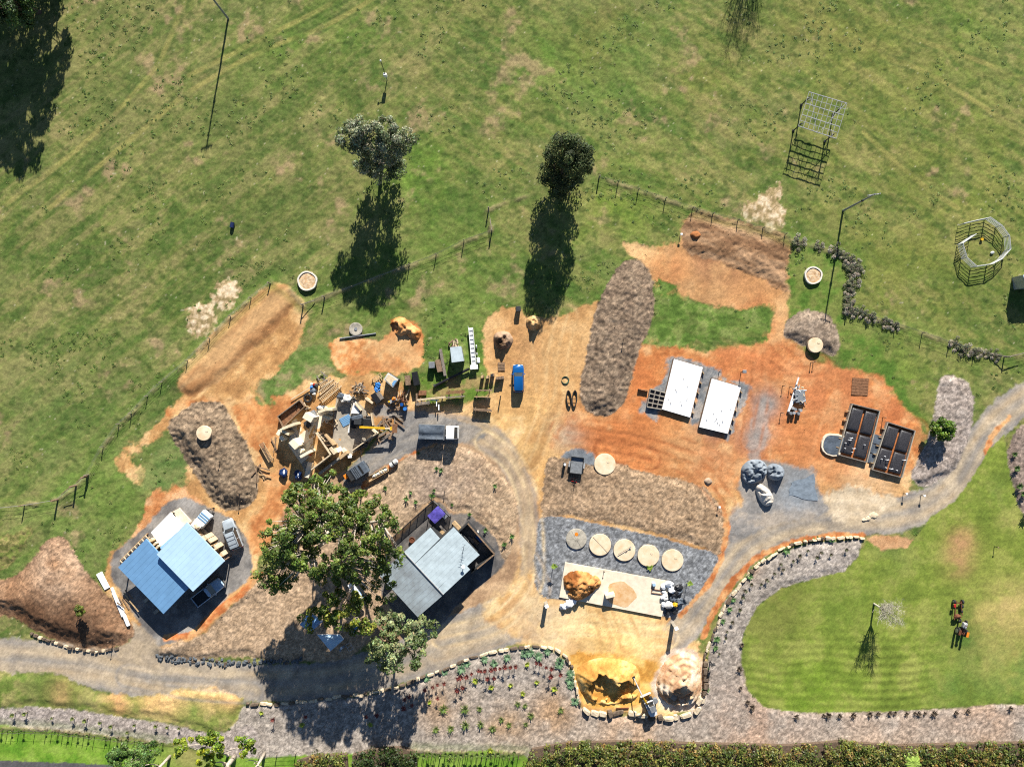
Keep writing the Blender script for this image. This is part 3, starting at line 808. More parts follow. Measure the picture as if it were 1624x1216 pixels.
# cut bank below the carport apron and along the far left bed
for ln, dh in (([(258, 1024, 3), (315, 1002, 3), (350, 968, 3), (395, 932, 3), (420, 905, 3)], 0.5), ([(140, 745, 4), (60, 840, 4), (0, 870, 4)], 0.2), ([(440, 450, 4), (372, 503, 4), (310, 570, 4), (282, 605, 4)], 0.3)):
    P = [(*W(p[0], p[1]), 0.3) for p in smooth_poly(ln, 5, False)]
    s, l = sdf_line(X, Y, P)
    HT += (dh * np.exp(-np.clip(s, 0, 99) ** 2 / 1.2)).astype(np.float32)

# weedy rank strip at the far left below the fence
zone('pasture', [(-40, 852), (20, 848), (48, 835), (50, 850), (30, 880), (0, 905), (-40, 915)], plain([(96, 100, 50), (150, 138, 86), (118, 130, 62)], 0.9, 121, 1.9), soft=0.8, warp=0.6, ws=1.2, det=0.6, disp=0.16, seed=95)

# rank growth along the fence lines
for i, ln in enumerate(([(430, 448), (368, 502), (300, 572), (258, 606), (210, 655), (165, 708), (142, 752)], [(142, 752), (122, 770), (94, 791), (40, 800), (-60, 808)], [(481, 485), (515, 471), (605, 438), (692, 405), (740, 382), (778, 366), (774, 334), (845, 308)], [(950, 282), (1012, 302), (1098, 331), (1170, 350), (1250, 374)],
                        [(1255, 380), (1330, 402), (1362, 420), (1350, 460), (1344, 488), (1420, 514), (1505, 543), (1592, 566), (1660, 552)], [(435, 448), (460, 462), (482, 484)], [(-60, 1150), (60, 1156), (160, 1166), (260, 1178)], [(660, 1190), (830, 1193)])):
    P = [(*W(*q), 0.12) for q in smooth_poly(ln, 5, False)]
    s_, l_ = sdf_line(X, Y, P)
    s_ = s_ + (fbm(X, Y, 1.3, 640 + i, 3) - 0.5) * 0.5
    w = np.exp(-(np.clip(s_, 0, 9) / 0.28) ** 2) * np.clip(fbm(X, Y, 2.0, 650 + i, 3) * 3.6 - 1.2, 0.1, 1)
    COLR[:] = mixc(COLR, np.repeat(carr((150, 134, 100)), N, 0) * (0.5 + 1.0 * fbm(X, Y, 0.6, 660, 2))[:, None], (w * 0.7).astype(np.float32))
    HT += (w * 0.15).astype(np.float32)
    w2 = np.exp(-((s_ - 0.7) / 0.6) ** 2) * 0.35
    COLR[:] = mixc(COLR, np.repeat(carr((88, 116, 44)), N, 0), w2.astype(np.float32))
COLR *= (0.86 + 0.28 * fbm(X, Y, 0.55, 671, 2, 0.8))[:, None] * (0.93 + 0.14 * fbm(X, Y, 4.0, 673, 3))[:, None]
# grader and tyre streaks in the bare soil
dz = (ZID == ZN.index('dirt_yard')) | (ZID == ZN.index('gravel_driveway'))
xs_, ys_ = X[dz], Y[dz]
lw_ = sstep(880, 960, PXX[dz])
st = []
for ang in (math.radians(62), math.radians(-12)):
    ca, sa = math.cos(ang), math.sin(ang)
    u_, v_ = (xs_ * ca + ys_ * sa) / 9.0, -xs_ * sa + ys_ * ca + (fbm(xs_, ys_, 7, 681, 2) - 0.5) * 3
    st.append(fbm(u_, v_, 1.1, 683, 3, 0.7))
st = st[0] + (st[1] - st[0]) * lw_ - 0.5
on = np.clip(fbm(xs_, ys_, 6, 685, 3) * 2.6 - 0.6, 0.1, 1)
COLR[dz] *= (1 + 0.5 * st * on)[:, None]
HT[dz] += (st * on * 0.07).astype(np.float32)
g_ = COLR.mean(1, keepdims=True)
COLR[:] = g_ + (COLR - g_) * 0.97
# fine relief
mb_ = np.array([nm in ('mulch_bed', 'gravel_bed') for nm in ZN])[ZID]
rel = np.where(mb_, (vn(X, Y, 0.4, 611) - 0.5) * 1.7 + (fbm(X, Y, 1.3, 613, 2) - 0.5) * 0.5, (fbm(X, Y, 0.75, 601, 3, 0.9) - 0.5) * 2.6 + (fbm(X, Y, 2.6, 607, 2) - 0.5) * 1.6 * (DSP > 0.05))
COLR *= (1 + (np.where(np.array([nm in ('mulch_bed', 'gravel_bed') for nm in ZN])[ZID], 0.75, 0.32)) * (_hash(np.arange(N) % NX, np.arange(N) // NX, 9) - 0.5))[:, None]
EM = sstep(91.6, 87.5, np.abs(X)) * sstep(69.6, 66.5, np.abs(Y))
Z = (HT + rel * DSP) * EM


def gz(x, y):
    i = (x - gx[0]) / STEP
    j = (y - gy[0]) / STEP
    i0, j0 = int(min(max(i, 0), NX - 2)), int(min(max(j, 0), NY - 2))
    return float(Z[j0 * NX + i0])


def G(px, py, dz=0.0):
    x, y = W(px, py)
    return (x, y, gz(x, y) + dz)


ground_mat = attr_mat("ground_grain", grain=0.5, gscale=6.0, bump=0.07)


def fast_mesh(name, verts, quads, cols=None, det=None, material=None):
    me = bpy.data.meshes.new(name)
    nv, nf = len(verts), len(quads)
    me.vertices.add(nv)
    me.vertices.foreach_set('co', verts.astype(np.float32).ravel())
    k = quads.shape[1]
    me.loops.add(nf * k)
    me.loops.foreach_set('vertex_index', quads.astype(np.int32).ravel())
    me.polygons.add(nf)
    me.polygons.foreach_set('loop_start', np.arange(0, nf * k, k, dtype=np.int32))
    me.polygons.foreach_set('loop_total', np.full(nf, k, np.int32))
    me.update(calc_edges=True)
    if cols is not None:
        ca = me.attributes.new("Col", 'FLOAT_COLOR', 'POINT')
        ca.data.foreach_set('color', np.concatenate([cols, np.ones((nv, 1), np.float32)], 1).astype(np.float32).ravel())
    if det is not None:
        da = me.attributes.new("det", 'FLOAT', 'POINT')
        da.data.foreach_set('value', det.astype(np.float32))
    if material:
        me.materials.append(material)
    o = bpy.data.objects.new(name, me)
    COL.objects.link(o)
    return o


VI = np.arange(N).reshape(NY, NX)
Q = np.stack([VI[:-1, :-1].ravel(), VI[:-1, 1:].ravel(), VI[1:, 1:].ravel(), VI[1:, :-1].ravel()], 1)
QZ = ZID[Q[:, 0]]
ALLV = np.stack([X, Y, Z], 1)
for zi, zn in enumerate(ZN):
    q = Q[QZ == zi]
    if len(q) < 4:
        continue
    used = np.unique(q)
    remap = np.full(N, -1, np.int64)
    remap[used] = np.arange(len(used))
    v, cl, dt = ALLV[used], COLR[used], DET[used]
    q = remap[q]
    if zn == 'pasture':
        # the paddock goes on to the horizon
        ext = []
        exq = []
        o = len(v)
        ring_in = [(-91.5, -69.5), (91.5, -69.5), (91.5, 69.5), (-91.5, 69.5)]
        for sc in (1.0, 2.0, 5.0, 16.0):
            for (cx, cy) in ring_in:
                ext.append((cx * sc, cy * sc, -0.03 if sc == 1.0 else -0.01))
        for r in range(3):
            for k2 in range(4):
                exq.append((o + r * 4 + k2, o + (r + 1) * 4 + k2, o + (r + 1) * 4 + (k2 + 1) % 4, o + r * 4 + (k2 + 1) % 4))
        v = np.concatenate([v, np.array(ext)])
        q = np.concatenate([q, np.array(exq)])
        cl = np.concatenate([cl, np.repeat(carr((112, 126, 60)), len(ext), 0)])
        dt = np.concatenate([dt, np.full(len(ext), 0.5, np.float32)])
    tag(fast_mesh(zn, v, q, cl, dt, ground_mat), kind='structure')

# ---------------------------------------------------------------- materials for built things
M_roofblue = mat("roof_pale_blue", C(176, 208, 234), 0.42, 0.0, 0.05, 0.6, spec=0.5)
M_roofblue2 = mat("mid_blue_and_shaded_roof", C(124, 172, 216), 0.45, 0.0, 0.06, 0.6, spec=0.5)  # mid blue; on the lower roof it stands for a slope turned from the sun
M_roofgrey = mat("roof_pale_grey", C(190, 205, 212), 0.45, 0.0, 0.1, 0.8, spec=0.5)
M_roofgrey2 = mat("roof_weathered_grey", C(180, 194, 202), 0.5, 0.0, 0.16, 0.5, col2=C(142, 148, 152), spec=0.4)
M_white = mat("white_paint", (0.80, 0.80, 0.78), 0.5, 0, 0.04, 1.2)
M_whitesheet = mat("white_sheet", (0.78, 0.79, 0.80), 0.45, 0, 0.06, 2)
M_timber = mat("new_timber", C(204, 172, 130), 0.8, 0, 0.18, 3, bump=0.004)
M_timberp = mat("pale_timber", C(230, 208, 174), 0.8, 0, 0.14, 3)
M_timberd = mat("weathered_timber", C(150, 124, 100), 0.85, 0, 0.25, 4, bump=0.006)
M_timberb = mat("brown_timber", C(146, 104, 74), 0.85, 0, 0.25, 3, bump=0.006)
M_plank = mat("grey_plank", C(142, 132, 122), 0.85, 0, 0.25, 4, bump=0.006)
M_earth = mat("rammed_earth", C(240, 222, 188), 0.9, 0, 0.12, 2.5, bump=0.01)
M_block = mat("pale_block", C(248, 236, 210), 0.85, 0, 0.08, 3)
M_conc = mat("concrete", C(178, 168, 152), 0.85, 0, 0.14, 1.4)
M_concl = mat("pale_concrete", C(246, 230, 204), 0.8, 0, 0.1, 1.2)
M_concw = mat("white_slab_sheet", (0.84, 0.84, 0.83), 0.6, 0, 0.03, 1.0)
M_dark = mat("dark_steel", (0.025, 0.027, 0.03), 0.55, 0.3, 0.2, 4)
M_char = mat("charcoal_cladding", (0.035, 0.037, 0.04), 0.6, 0, 0.2, 3)
M_greym = mat("grey_metal", C(150, 154, 158), 0.45, 0.2, 0.15, 3)
M_galv = mat("galvanised_steel", C(196, 196, 196), 0.4, 0.3, 0.12, 3)
M_rust = mat("rusty_steel", C(128, 80, 56), 0.85, 0.1, 0.3, 4, col2=C(96, 56, 38), bump=0.006)
M_black = mat("black_plastic", (0.018, 0.018, 0.02), 0.35, 0, 0.2, 5, spec=0.4)
M_bag = mat("black_membrane", (0.042, 0.040, 0.044), 0.4, 0, 0.3, 6, bump=0.03, bs=5, spec=0.5)
M_tarp = mat("grey_tarp", C(134, 146, 158), 0.6, 0, 0.14, 1.5, bump=0.03, bs=2.5)
M_tarpd = mat("dark_tarp", C(96, 106, 118), 0.55, 0, 0.2, 1.5, bump=0.03, bs=3)
M_tarpw = mat("pale_tarp", C(224, 222, 216), 0.6, 0, 0.12, 1.5, bump=0.03, bs=3)
M_bluetarp = mat("blue_tarp", C(56, 130, 210), 0.5, 0, 0.12, 3, bump=0.02, bs=5)
M_purple = mat("purple_cover", C(94, 84, 178), 0.55, 0, 0.2, 2.5, bump=0.02, bs=4)
M_bluebarrel = mat("blue_plastic", C(26, 82, 160), 0.4, 0, 0.1, 4)
M_glass = mat("dark_glass", (0.02, 0.025, 0.03), 0.06, 0, 0.1, 1, spec=0.7)
M_rubber = mat("tyre_rubber", (0.022, 0.022, 0.023), 0.8, 0, 0.2, 8)
M_steelw = mat("rim_steel", C(160, 160, 162), 0.35, 0.6, 0.1, 6)
M_carblue = mat("car_blue_paint", C(22, 98, 170), 0.22, 0.25, 0.05, 2, spec=0.6)
M_carsilver = mat("car_silver_paint", C(178, 188, 196), 0.3, 0.1, 0.05, 2, spec=0.6)
M_carwhite = mat("car_white_paint", C(226, 230, 234), 0.3, 0, 0.04, 2, spec=0.5)
M_ute = mat("car_pale_blue_paint", C(176, 204, 230), 0.3, 0.1, 0.05, 2, spec=0.5)
M_yellow = mat("machine_yellow", C(236, 186, 40), 0.5, 0, 0.15, 3)
M_orange = mat("machine_orange", C(236, 140, 40), 0.5, 0, 0.15, 3)
M_red = mat("red_paint", C(190, 40, 36), 0.5, 0, 0.2, 4)
M_lamp = mat("lamp_lens", (0.6, 0.6, 0.58), 0.15, 0, 0.05, 3)
M_tail = mat("tail_lens", (0.35, 0.02, 0.02), 0.2, 0, 0.05, 3)
M_post = mat("grey_fence_post", C(150, 138, 122), 0.85, 0, 0.25, 5)
M_wire = mat("fence_wire", C(170, 165, 158), 0.4, 0.5, 0.1, 5)
M_lime = mat("limestone_block", C(238, 222, 192), 0.9, 0, 0.14, 2.5, col2=C(196, 172, 140), bump=0.03, bs=5)
M_rock = mat("dark_rock", C(116, 100, 84), 0.9, 0, 0.25, 3, bump=0.03, bs=5)
M_bluerock = mat("blue_metal_rock", C(104, 110, 116), 0.9, 0, 0.3, 3, bump=0.03, bs=5)


def P3(px, py, z):
    x, y = W(px, py, z)
    return Vector((x, y, z))


def lerp(a, b, t):
    return a + (b - a) * t


def sheets(parent, c, n, m, t=0.06, name='roof_sheet'):
    """c: four corners, sheets run from edge 0-1 to edge 3-2, each sheet a part with a raised lap"""
    for i in range(n):
        a0, a1 = lerp(c[0], c[1], i / n), lerp(c[0], c[1], (i + 1) / n - 0.0004)
        b0, b1 = lerp(c[3], c[2], i / n), lerp(c[3], c[2], (i + 1) / n - 0.0004)
        mb = MB()
        up = Vector((0, 0, t))
        r0, r1 = lerp(a0, a1, 0.07), lerp(b0, b1, 0.07)
        rb = Vector((0, 0, t + 0.012))
        q = [a0, r0, a1, b1, r1, b0]
        vs = [p for p in q] + [a0 + rb, r0 + up, a1 + up, b1 + up, r1 + up, b0 + rb]
        mb.add(vs, [(5, 4, 3, 2, 1, 0), (6, 7, 10, 11), (7, 8, 9, 10), (0, 1, 7, 6), (1, 2, 8, 7), (2, 3, 9, 8), (3, 4, 10, 9), (4, 5, 11, 10), (5, 0, 6, 11)])
        mesh_obj(name, mb, m, parent)


def wallseg(mb, p, q, z0, z1, t=0.2):
    p, q = Vector(p[:2]), Vector(q[:2])
    d = q - p
    L = d.length
    c = (p + q) / 2
    mb.box((c.x, c.y, (z0 + z1) / 2), (L, t, z1 - z0), math.atan2(d.y, d.x))
    return mb


def window_in(parent, p, q, t0, t1, z0, z1, off, m=None):
    """framed window set into a wall line p-q, proud of the face by off (towards its left side)"""
    p, q = Vector(p[:2]), Vector(q[:2])
    d = (q - p)
    a, b = p + d * t0, p + d * t1
    nrm = Vector((-d.y, d.x)).normalized() * off
    c = (a + b) / 2 + nrm
    L = (b - a).length
    rz = math.atan2(d.y, d.x)
    w = mesh_obj('window', MB().box((c.x, c.y, (z0 + z1) / 2), (L - 0.1, 0.05, z1 - z0 - 0.1), rz), M_glass, parent)
    f = MB()
    for k in (-1, 1):
        e = c + d.normalized() * (L / 2 - 0.025) * k
        f.box((e.x, e.y, (z0 + z1) / 2), (0.05, 0.09, z1 - z0), rz)
        f.box((c.x, c.y, (z0 + z1) / 2 + k * (z1 - z0 - 0.05) / 2), (L - 0.11, 0.09, 0.05), rz)
    mesh_obj('frame', f, m or M_galv, w)


# ================================================================ blue-roofed house under construction
h1 = thing('house', 'half-built house with two overlapping pale blue metal roofs and an open carport', 'house', (0, 0, 0))
A = [P3(296.3, 828.4, 3.7), P3(355.9, 889.7, 3.7), P3(306.3, 937.5, 4.5), P3(248.8, 878.8, 4.5)]
B = [P3(231.5, 854.3, 3.75), P3(300.5, 930.5, 3.75), P3(259.5, 972.9, 3.0), P3(187.5, 899.2, 3.0)]
sheets(h1, A, 11, M_roofblue)
sheets(h1, B, 13, M_roofblue2)  # same blue roof, its weaker sunlight put into a darker colour
# fascia boards and gutters
for (c, nm) in ((A, M_roofblue), (B, M_roofblue2)):
    for i in range(4):
        p, q = c[i], c[(i + 1) % 4]
        mb = MB()
        d = (q - p).normalized()
        s = Vector((d.y, -d.x, 0)) * 0.04
        lo = Vector((0, 0, -0.2))
        mb.add([p + lo - s, q + lo - s, q + lo + s, p + lo + s, p - s, q - s, q + s, p + s], [(3, 2, 1, 0), (4, 5, 6, 7), (0, 1, 5, 4), (1, 2, 6, 5), (2, 3, 7, 6), (3, 0, 4, 7)])
        mesh_obj('fascia', mb, M_galv if i == 3 else nm, h1)


def at(c, u, v, z=None):
    p = lerp(lerp(c[0], c[1], u), lerp(c[3], c[2], u), v)
    return Vector((p.x, p.y, p.z if z is None else z))


mb = MB().prism([tuple(at(A, -0.04, 0.06, 0))[:2], tuple(at(A, 0.62, 0.06, 0))[:2], tuple(at(A, 0.62, 0.95, 0))[:2], tuple(at(A, -0.04, 0.95, 0))[:2]], -0.3, 0.32)
mesh_obj('floor_slab', mb, M_conc, h1)
# raw timber-framed wall below the low edge of the upper roof, in bays with openings
nbay = 6
for i in range(nbay):
    u0, u1 = 0.02 + i * 0.15, 0.02 + i * 0.15 + 0.115
    w = mesh_obj('wall', wallseg(MB(), at(A, u0, 0.16), at(A, u1, 0.16), 0.33, 2.75 + 0.12 * (i % 2), 0.22), M_timberp if i % 2 == 0 else M_timber, h1)
for i in range(7):
    p = at(A, 0.02 + i * 0.15 - 0.018, 0.15)
    mesh_obj('stud', MB().box((p.x, p.y, 1.75), (0.2, 0.26, 3.3), math.radians(-46)), M_timberd, h1)
mesh_obj('wall', wallseg(MB(), at(A, 0.04, 0.18), at(A, 0.04, 0.92), 0.33, 3.4, 0.18), M_timber, h1)
for u_ in (0.14, 0.42, 0.52, 0.68, 0.86):
    p = at(A, u_, 0.015)
    mesh_obj('pier', MB().bbox((p.x, p.y, 1.2), (0.75, 0.3, 2.4), 0.03, math.radians(-46)), M_timberp, h1)
mesh_obj('wall', wallseg(MB(), at(A, 0.6, 0.06), at(A, 0.6, 0.92), 0.33, 3.4, 0.18), M_timber, h1)
window_in(h1, at(A, 0.6, 0.06), at(A, 0.6, 0.92), 0.3, 0.6, 1.0, 2.2, 0.1)
mesh_obj('wall', wallseg(MB(), at(B, 0.05, 0.5), at(B, 0.6, 0.5), 0.3, 3.0, 0.18), M_timber, h1)
mesh_obj('wall', wallseg(MB(), at(B, 0.05, 0.06), at(B, 0.05, 0.48), 0.3, 3.0, 0.18), M_timber, h1)
for c, u, v in ((A, 0.97, 0.05), (A, 0.97, 0.95), (B, 0.03, 0.96), (B, 0.35, 0.96), (B, 0.66, 0.96), (B, 0.97, 0.96), (B, 0.97, 0.1)):
    p = at(c, u, v)
    mesh_obj('post', MB().box((p.x, p.y, p.z / 2 - 0.15), (0.16, 0.16, p.z - 0.1), math.radians(-46)), M_timberd, h1)
# white flat roof of the back wing, and a sloping blue strip beside it
wq = [P3(239.3, 843.9, 1.0), P3(270.4, 812.0, 1.0), P3(291.0, 834.5, 1.0), P3(256.5, 868.5, 1.0)]
mesh_obj('flat_roof', MB().prism([tuple(p)[:2] for p in wq], 0.88, 1.0), M_concw, h1)
wi = [lerp(p, (wq[0] + wq[2]) / 2, 0.05) for p in wq]
mesh_obj('wing_wall', MB().prism([tuple(p)[:2] for p in wi], -0.2, 0.87), M_block, h1)
mesh_obj('porch_slab', MB().prism([tuple(P3(*q, 0.3))[:2] for q in ((270.8, 812.3), (284, 805.5), (303.5, 827), (291.2, 834.5))], -0.2, 0.3), M_concl, h1)
hq = P3(278, 815, 0.35)
mesh_obj('handrail', MB().box((hq.x, hq.y, 0.7), (0.12, 1.0, 0.1), math.radians(30)).box((hq.x - 0.3, hq.y + 0.1, 0.7), (0.9, 0.12, 0.1), math.radians(20)), M_dark, h1)
fl = [P3(290, 836, 2.3), P3(288.5, 848, 3.1), P3(255.5, 870.5, 3.5), P3(254, 867, 2.4)]
mesh_obj('blue_strip', MB().add([p for p in fl] + [p + Vector((0, 0, 0.05)) for p in fl], [(3, 2, 1, 0), (4, 5, 6, 7), (0, 1, 5, 4), (1, 2, 6, 5), (2, 3, 7, 6), (3, 0, 4, 7)]), M_roofblue2, h1)
# open deck frame: bearers and joists
d0, d1, d2, d3 = P3(190, 889, 0.55), P3(232, 847, 0.55), P3(240, 855, 0.55), P3(198, 897, 0.55)
for (p, q) in ((d0, d1), (lerp(d0, d3, 0.55), lerp(d1, d2, 0.55))):
    mesh_obj('bearer', wallseg(MB(), p, q, 0.3, 0.5, 0.14), M_timber, h1)
for i in range(8):
    p, q = lerp(d0, d1, (i + 0.1) / 7.4), lerp(d3, d2, (i + 0.1) / 7.4)
    mesh_obj('joist', wallseg(MB(), p, q, 0.503, 0.66, 0.1), M_timberp, h1)
for i in range(4):
    p = lerp(d0, d1, i / 3)
    mesh_obj('stump', MB().box((p.x, p.y, 0.15), (0.2, 0.2, 0.5)), M_timberd, h1)
for i, (px, py) in enumerate(((242, 855), (248, 861), (252, 866))):
    p = P3(px, py, 1.1)
    mesh_obj('wall', MB().box((p.x, p.y, 0.9), (0.55, 0.35, 1.6), math.radians(45)), M_timberp, h1)
for i, (px, py) in enumerate(((232, 951), (248, 969))):
    p = P3(px, py, 0.3)
    mesh_obj('footing_block', MB().bbox((p.x, p.y, 0.25), (0.8, 0.5, 0.5), 0.04, math.radians(40)), M_conc, h1)

# white sheets and lengths stacked by the carport
s = thing('sheet_stack', 'short stack of white panels lying on the grass left of the carport', 'panels', G(164, 920))
for i in range(3):
    mesh_obj('panel', MB().bbox((0.03 * i, -0.02 * i, 0.1 + i * 0.07), (0.95, 2.75, 0.06), 0.01, math.radians(27 + i)), M_whitesheet, s)
s = thing('sheet_stack', 'long thin white boards stacked beside the carport bank', 'boards', G(192, 960))
for i, (dx, dy, L) in enumerate(((-0.75, 1.35, 3.4), (-0.35, 0.3, 4.2), (0.35, -1.0, 4.4), (0.75, -1.75, 3.0))):
    mesh_obj('board', MB().bbox((dx, dy, 0.18 + i * 0.012), (0.42 if i % 2 else 0.32, L, 0.3), 0.02, math.radians(22)), M_whitesheet, s)
s = thing('timber_pile', 'loose brown timber offcuts in the shade under the lower blue roof', 'timber', G(204, 950))
for i in range(7):
    mesh_obj('offcut', MB().box((rng.uniform(-1.2, 1.2), rng.uniform(-1.0, 1.0), 0.1 + 0.09 * i), (rng.uniform(1.2, 2.4), 0.16, 0.09), math.radians(rng.uniform(-60, -30))), M_timber if i % 2 else M_timberd, s)

# ================================================================ grey-roofed house
h2 = thing('house', 'house with a pale grey metal roof and a charcoal walled courtyard beside the big tree', 'house', (0, 0, 0))
zr, zl = 3.9, 3.0
rp = {k: P3(px, py, z) for k, px, py, z in (('a', 682.5, 836, 3.7), ('b', 697.8, 853.6, 3.8), ('c', 719.3, 835.5, 3.55), ('d', 760.6, 879.5, 3.55), ('e', 741.0, 897.0, 3.75), ('f', 745.5, 902.6, 3.75), ('g', 703.2, 942.2, 4.15), ('h', 640.6, 874.8, 4.15))}
# main roof in sheets running from the top edge to the ridge by the lower roof
sheets(h2, [rp['a'], rp['b'], lerp(rp['h'], rp['g'], 0.275), rp['h']], 3, M_roofgrey)
sheets(h2, [rp['c'], lerp(rp['c'], rp['d'], 0.86), lerp(rp['h'], rp['g'], 0.86), lerp(rp['h'], rp['g'], 0.28)], 8, M_roofgrey)
sheets(h2, [lerp(rp['c'], rp['d'], 0.865), rp['d'], rp['e'], lerp(rp['c'], rp['d'], 0.865) + (rp['e'] - rp['d'])], 1, M_roofgrey)
sheets(h2, [lerp(rp['c'], rp['d'], 0.865) + (rp['e'] - rp['d']), rp['f'], rp['g'], lerp(rp['h'], rp['g'], 0.865)], 1, M_roofgrey)
lw = [P3(640.2, 875.4, 4.05), P3(702.6, 943.2, 4.05), P3(662.5, 978, 3.5), P3(601.2, 911, 3.5)]
sheets(h2, lw, 11, M_roofgrey2)
mb = MB()
mb.tube(lw[3] - Vector((0, 0, 0.05)), lw[2] - Vector((0, 0, 0.05)), 0.1)
mesh_obj('gutter', mb, M_dark, h2)
mesh_obj('ridge_capping', MB().tube(rp['h'] + Vector((0, 0, 0.08)), rp['g'] + Vector((0, 0, 0.08)), 0.09), M_galv, h2)


def inset(p, c, t):
    return lerp(Vector((p.x, p.y, 0)), Vector((c.x, c.y, 0)), t)


cen = (rp['c'] + rp['h'] + rp['d'] + lw[2]) / 4
foot = [inset(p, cen, 0.08) for p in (rp['a'], rp['b'], rp['c'], rp['d'], rp['e'], rp['f'], rp['g'], lw[2], lw[3], rp['h'])]
for i in range(len(foot)):
    p, q = foot[i], foot[(i + 1) % len(foot)]
    zt = 2.65
    if i in (6, 7):
        continue
    mesh_obj('wall', wallseg(MB(), p, q, -0.1, zt + (0.6 if i < 6 else 0.0), 0.2), M_char, h2)
    if (q - p).length > 3 and i in (2, 9, 8):
        window_in(h2, p, q, 0.3, 0.6, 0.9, 2.2, 0.13)
mesh_obj('wall', wallseg(MB(), lerp(foot[6], foot[5], 0.0), lerp(foot[9], foot[0], 0.02), 0.0, 2.8, 0.2), M_char, h2)
for p in (foot[7], foot[8], lerp(foot[7], foot[8], 0.5), lerp(foot[6], foot[7], 0.5)):
    mesh_obj('post', MB().box((p.x, p.y, 1.4), (0.14, 0.14, 2.8), 0.7), M_dark, h2)
# courtyard walls
cw = [P3(741.8, 829.8, 2.1), P3(784.3, 878.5, 2.1), P3(747.5, 909, 2.1)]
for i in range(2):
    p, q = cw[i], cw[i + 1]
    o = mesh_obj('courtyard_wall', wallseg(MB(), p, q, 0.0, 2.1, 0.14), M_char, h2)
    mesh_obj('wall_cap', wallseg(MB(), p, q, 2.103, 2.16, 0.2), M_timberd, o)
p = P3(727, 833, 1.9)
mesh_obj('courtyard_wall', wallseg(MB(), P3(729, 842, 1.9), P3(741.8, 829.8, 1.9), 0.0, 1.9, 0.14), M_char, h2)
p = P3(724, 833, 0.5)
mesh_obj('timber_step', MB().bbox((p.x, p.y, 0.4), (1.5, 0.6, 0.7), 0.03, math.radians(-47)), M_timber, h2)
p = P3(701, 849, 0.3)
mesh_obj('deck', MB().box((p.x, p.y, 0.15), (1.6, 1.2, 0.35), math.radians(-47)), M_timber, h2)
# television aerial and dish on the roof
b0 = lerp(rp['c'], rp['d'], 0.62) + (rp['h'] - rp['c']) * 0.12 + Vector((0, 0, 0.1))
mb = MB().tube(b0, b0 + Vector((0, 0, 1.3)), 0.03)
mb.tube(b0 + Vector((-0.25, -1.0, 1.25)), b0 + Vector((0.2, 0.75, 1.25)), 0.025)
for k in range(5):
    e = b0 + Vector((-0.25 + 0.11 * k, -1.0 + 0.43 * k, 1.25))
    mb.tube(e + Vector((-0.3, 0.08, 0)), e + Vector((0.3, -0.08, 0)), 0.015)
mesh_obj('aerial', mb, M_dark, h2)
dv = P3(735, 897, 3.9)
mesh_obj('vent_pipe', MB().tube(dv, dv + Vector((0, 0, 0.6)), 0.07).disc((dv.x, dv.y, dv.z + 0.6), 0.28, 0.05, 14), M_whitesheet, h2)
# furniture inside the walled court
for i, (px, py) in enumerate(((747, 855), (754, 857), (760, 854))):
    q = G(px, py)
    t = thing('bench', ['grey timber bench against the house in the shaded courtyard', 'brown timber bench in the middle of the shaded courtyard', 'blue-topped bench by the courtyard wall'][i], 'bench', q, math.radians(-47))
    mesh_obj('seat', MB().bbox((0, 0, 0.46), (1.25, 0.42, 0.07), 0.01), [M_plank, M_timberd, M_bluebarrel][i], t)
    for sx in (-0.5, 0.5):
        mesh_obj('leg', MB().box((sx, 0, 0.21), (0.08, 0.36, 0.42)), M_timberd, t)

# panel fence round the side yard
fp = [(618, 855.5), (628, 846.5), (640, 835.5), (652, 824.5), (664, 813.8), (676, 803), (688, 792.5), (697, 800.5), (706, 809), (715, 817.5)]
pf = thing('panel_fence', 'dark framed pool-style fence around the side yard of the grey-roofed house', 'fence', (0, 0, 0))
M_mesh = mat("smoked_panel", C(120, 122, 124), 0.3, 0, 0.1, 2, alpha=0.55)
pp = [Vector((*W(*q), 0)) for q in fp]
for i, p in enumerate(pp):
    mesh_obj('post', MB().box((p.x, p.y, 0.65), (0.1, 0.1, 1.5), 0.75), M_dark, pf)
for p, q in zip(pp[:-1], pp[1:]):
    a, b = lerp(p, q, 0.06), lerp(p, q, 0.94)
    f = MB()
    o = mesh_obj('panel', wallseg(MB(), a, b, 0.185, 1.295, 0.02), M_mesh, pf)
    mesh_obj('top_rail', wallseg(MB(), a, b, 1.3, 1.37, 0.06), M_dark, o)
    mesh_obj('bottom_rail', wallseg(MB(), a, b, 0.12, 0.18, 0.06), M_dark, o)

# purple covered spa
t = thing('spa_gazebo', 'square spa with a purple cover on dark posts inside the panel fence', 'spa', G(694, 813), math.radians(43))
mesh_obj('tub', MB().bbox((0, 0, 0.45), (1.7, 1.6, 0.9), 0.08), M_char, t)
mb = MB()
n = 7
vs = []
for j in range(n):
    for i in range(n):
        u, v = i / (n - 1) - 0.5, j / (n - 1) - 0.5
        vs.append((u * 2.3, v * 1.75, 1.75 - 0.5 * (abs(u) ** 3 + abs(v) ** 3) + 0.05 * math.sin(9 * u + 3 * v)))
mb.add(vs, [(j * n + i, j * n + i + 1, (j + 1) * n + i + 1, (j + 1) * n + i) for j in range(n - 1) for i in range(n - 1)])
mesh_obj('cover', mb, M_purple, t, smooth=True)
for sx in (-1.05, 1.05):
    for sy in (-0.78, 0.78):
        mesh_obj('post', MB().box((sx, sy, 0.8), (0.09, 0.09, 1.6)), M_dark, t)
t = thing('side_table', 'small pale blue-grey table top beside the purple spa', 'table', G(706, 817), math.radians(43))
mesh_obj('top', MB().bbox((0, 0, 0.72), (0.7, 0.7, 0.05), 0.01), M_whitesheet, t)
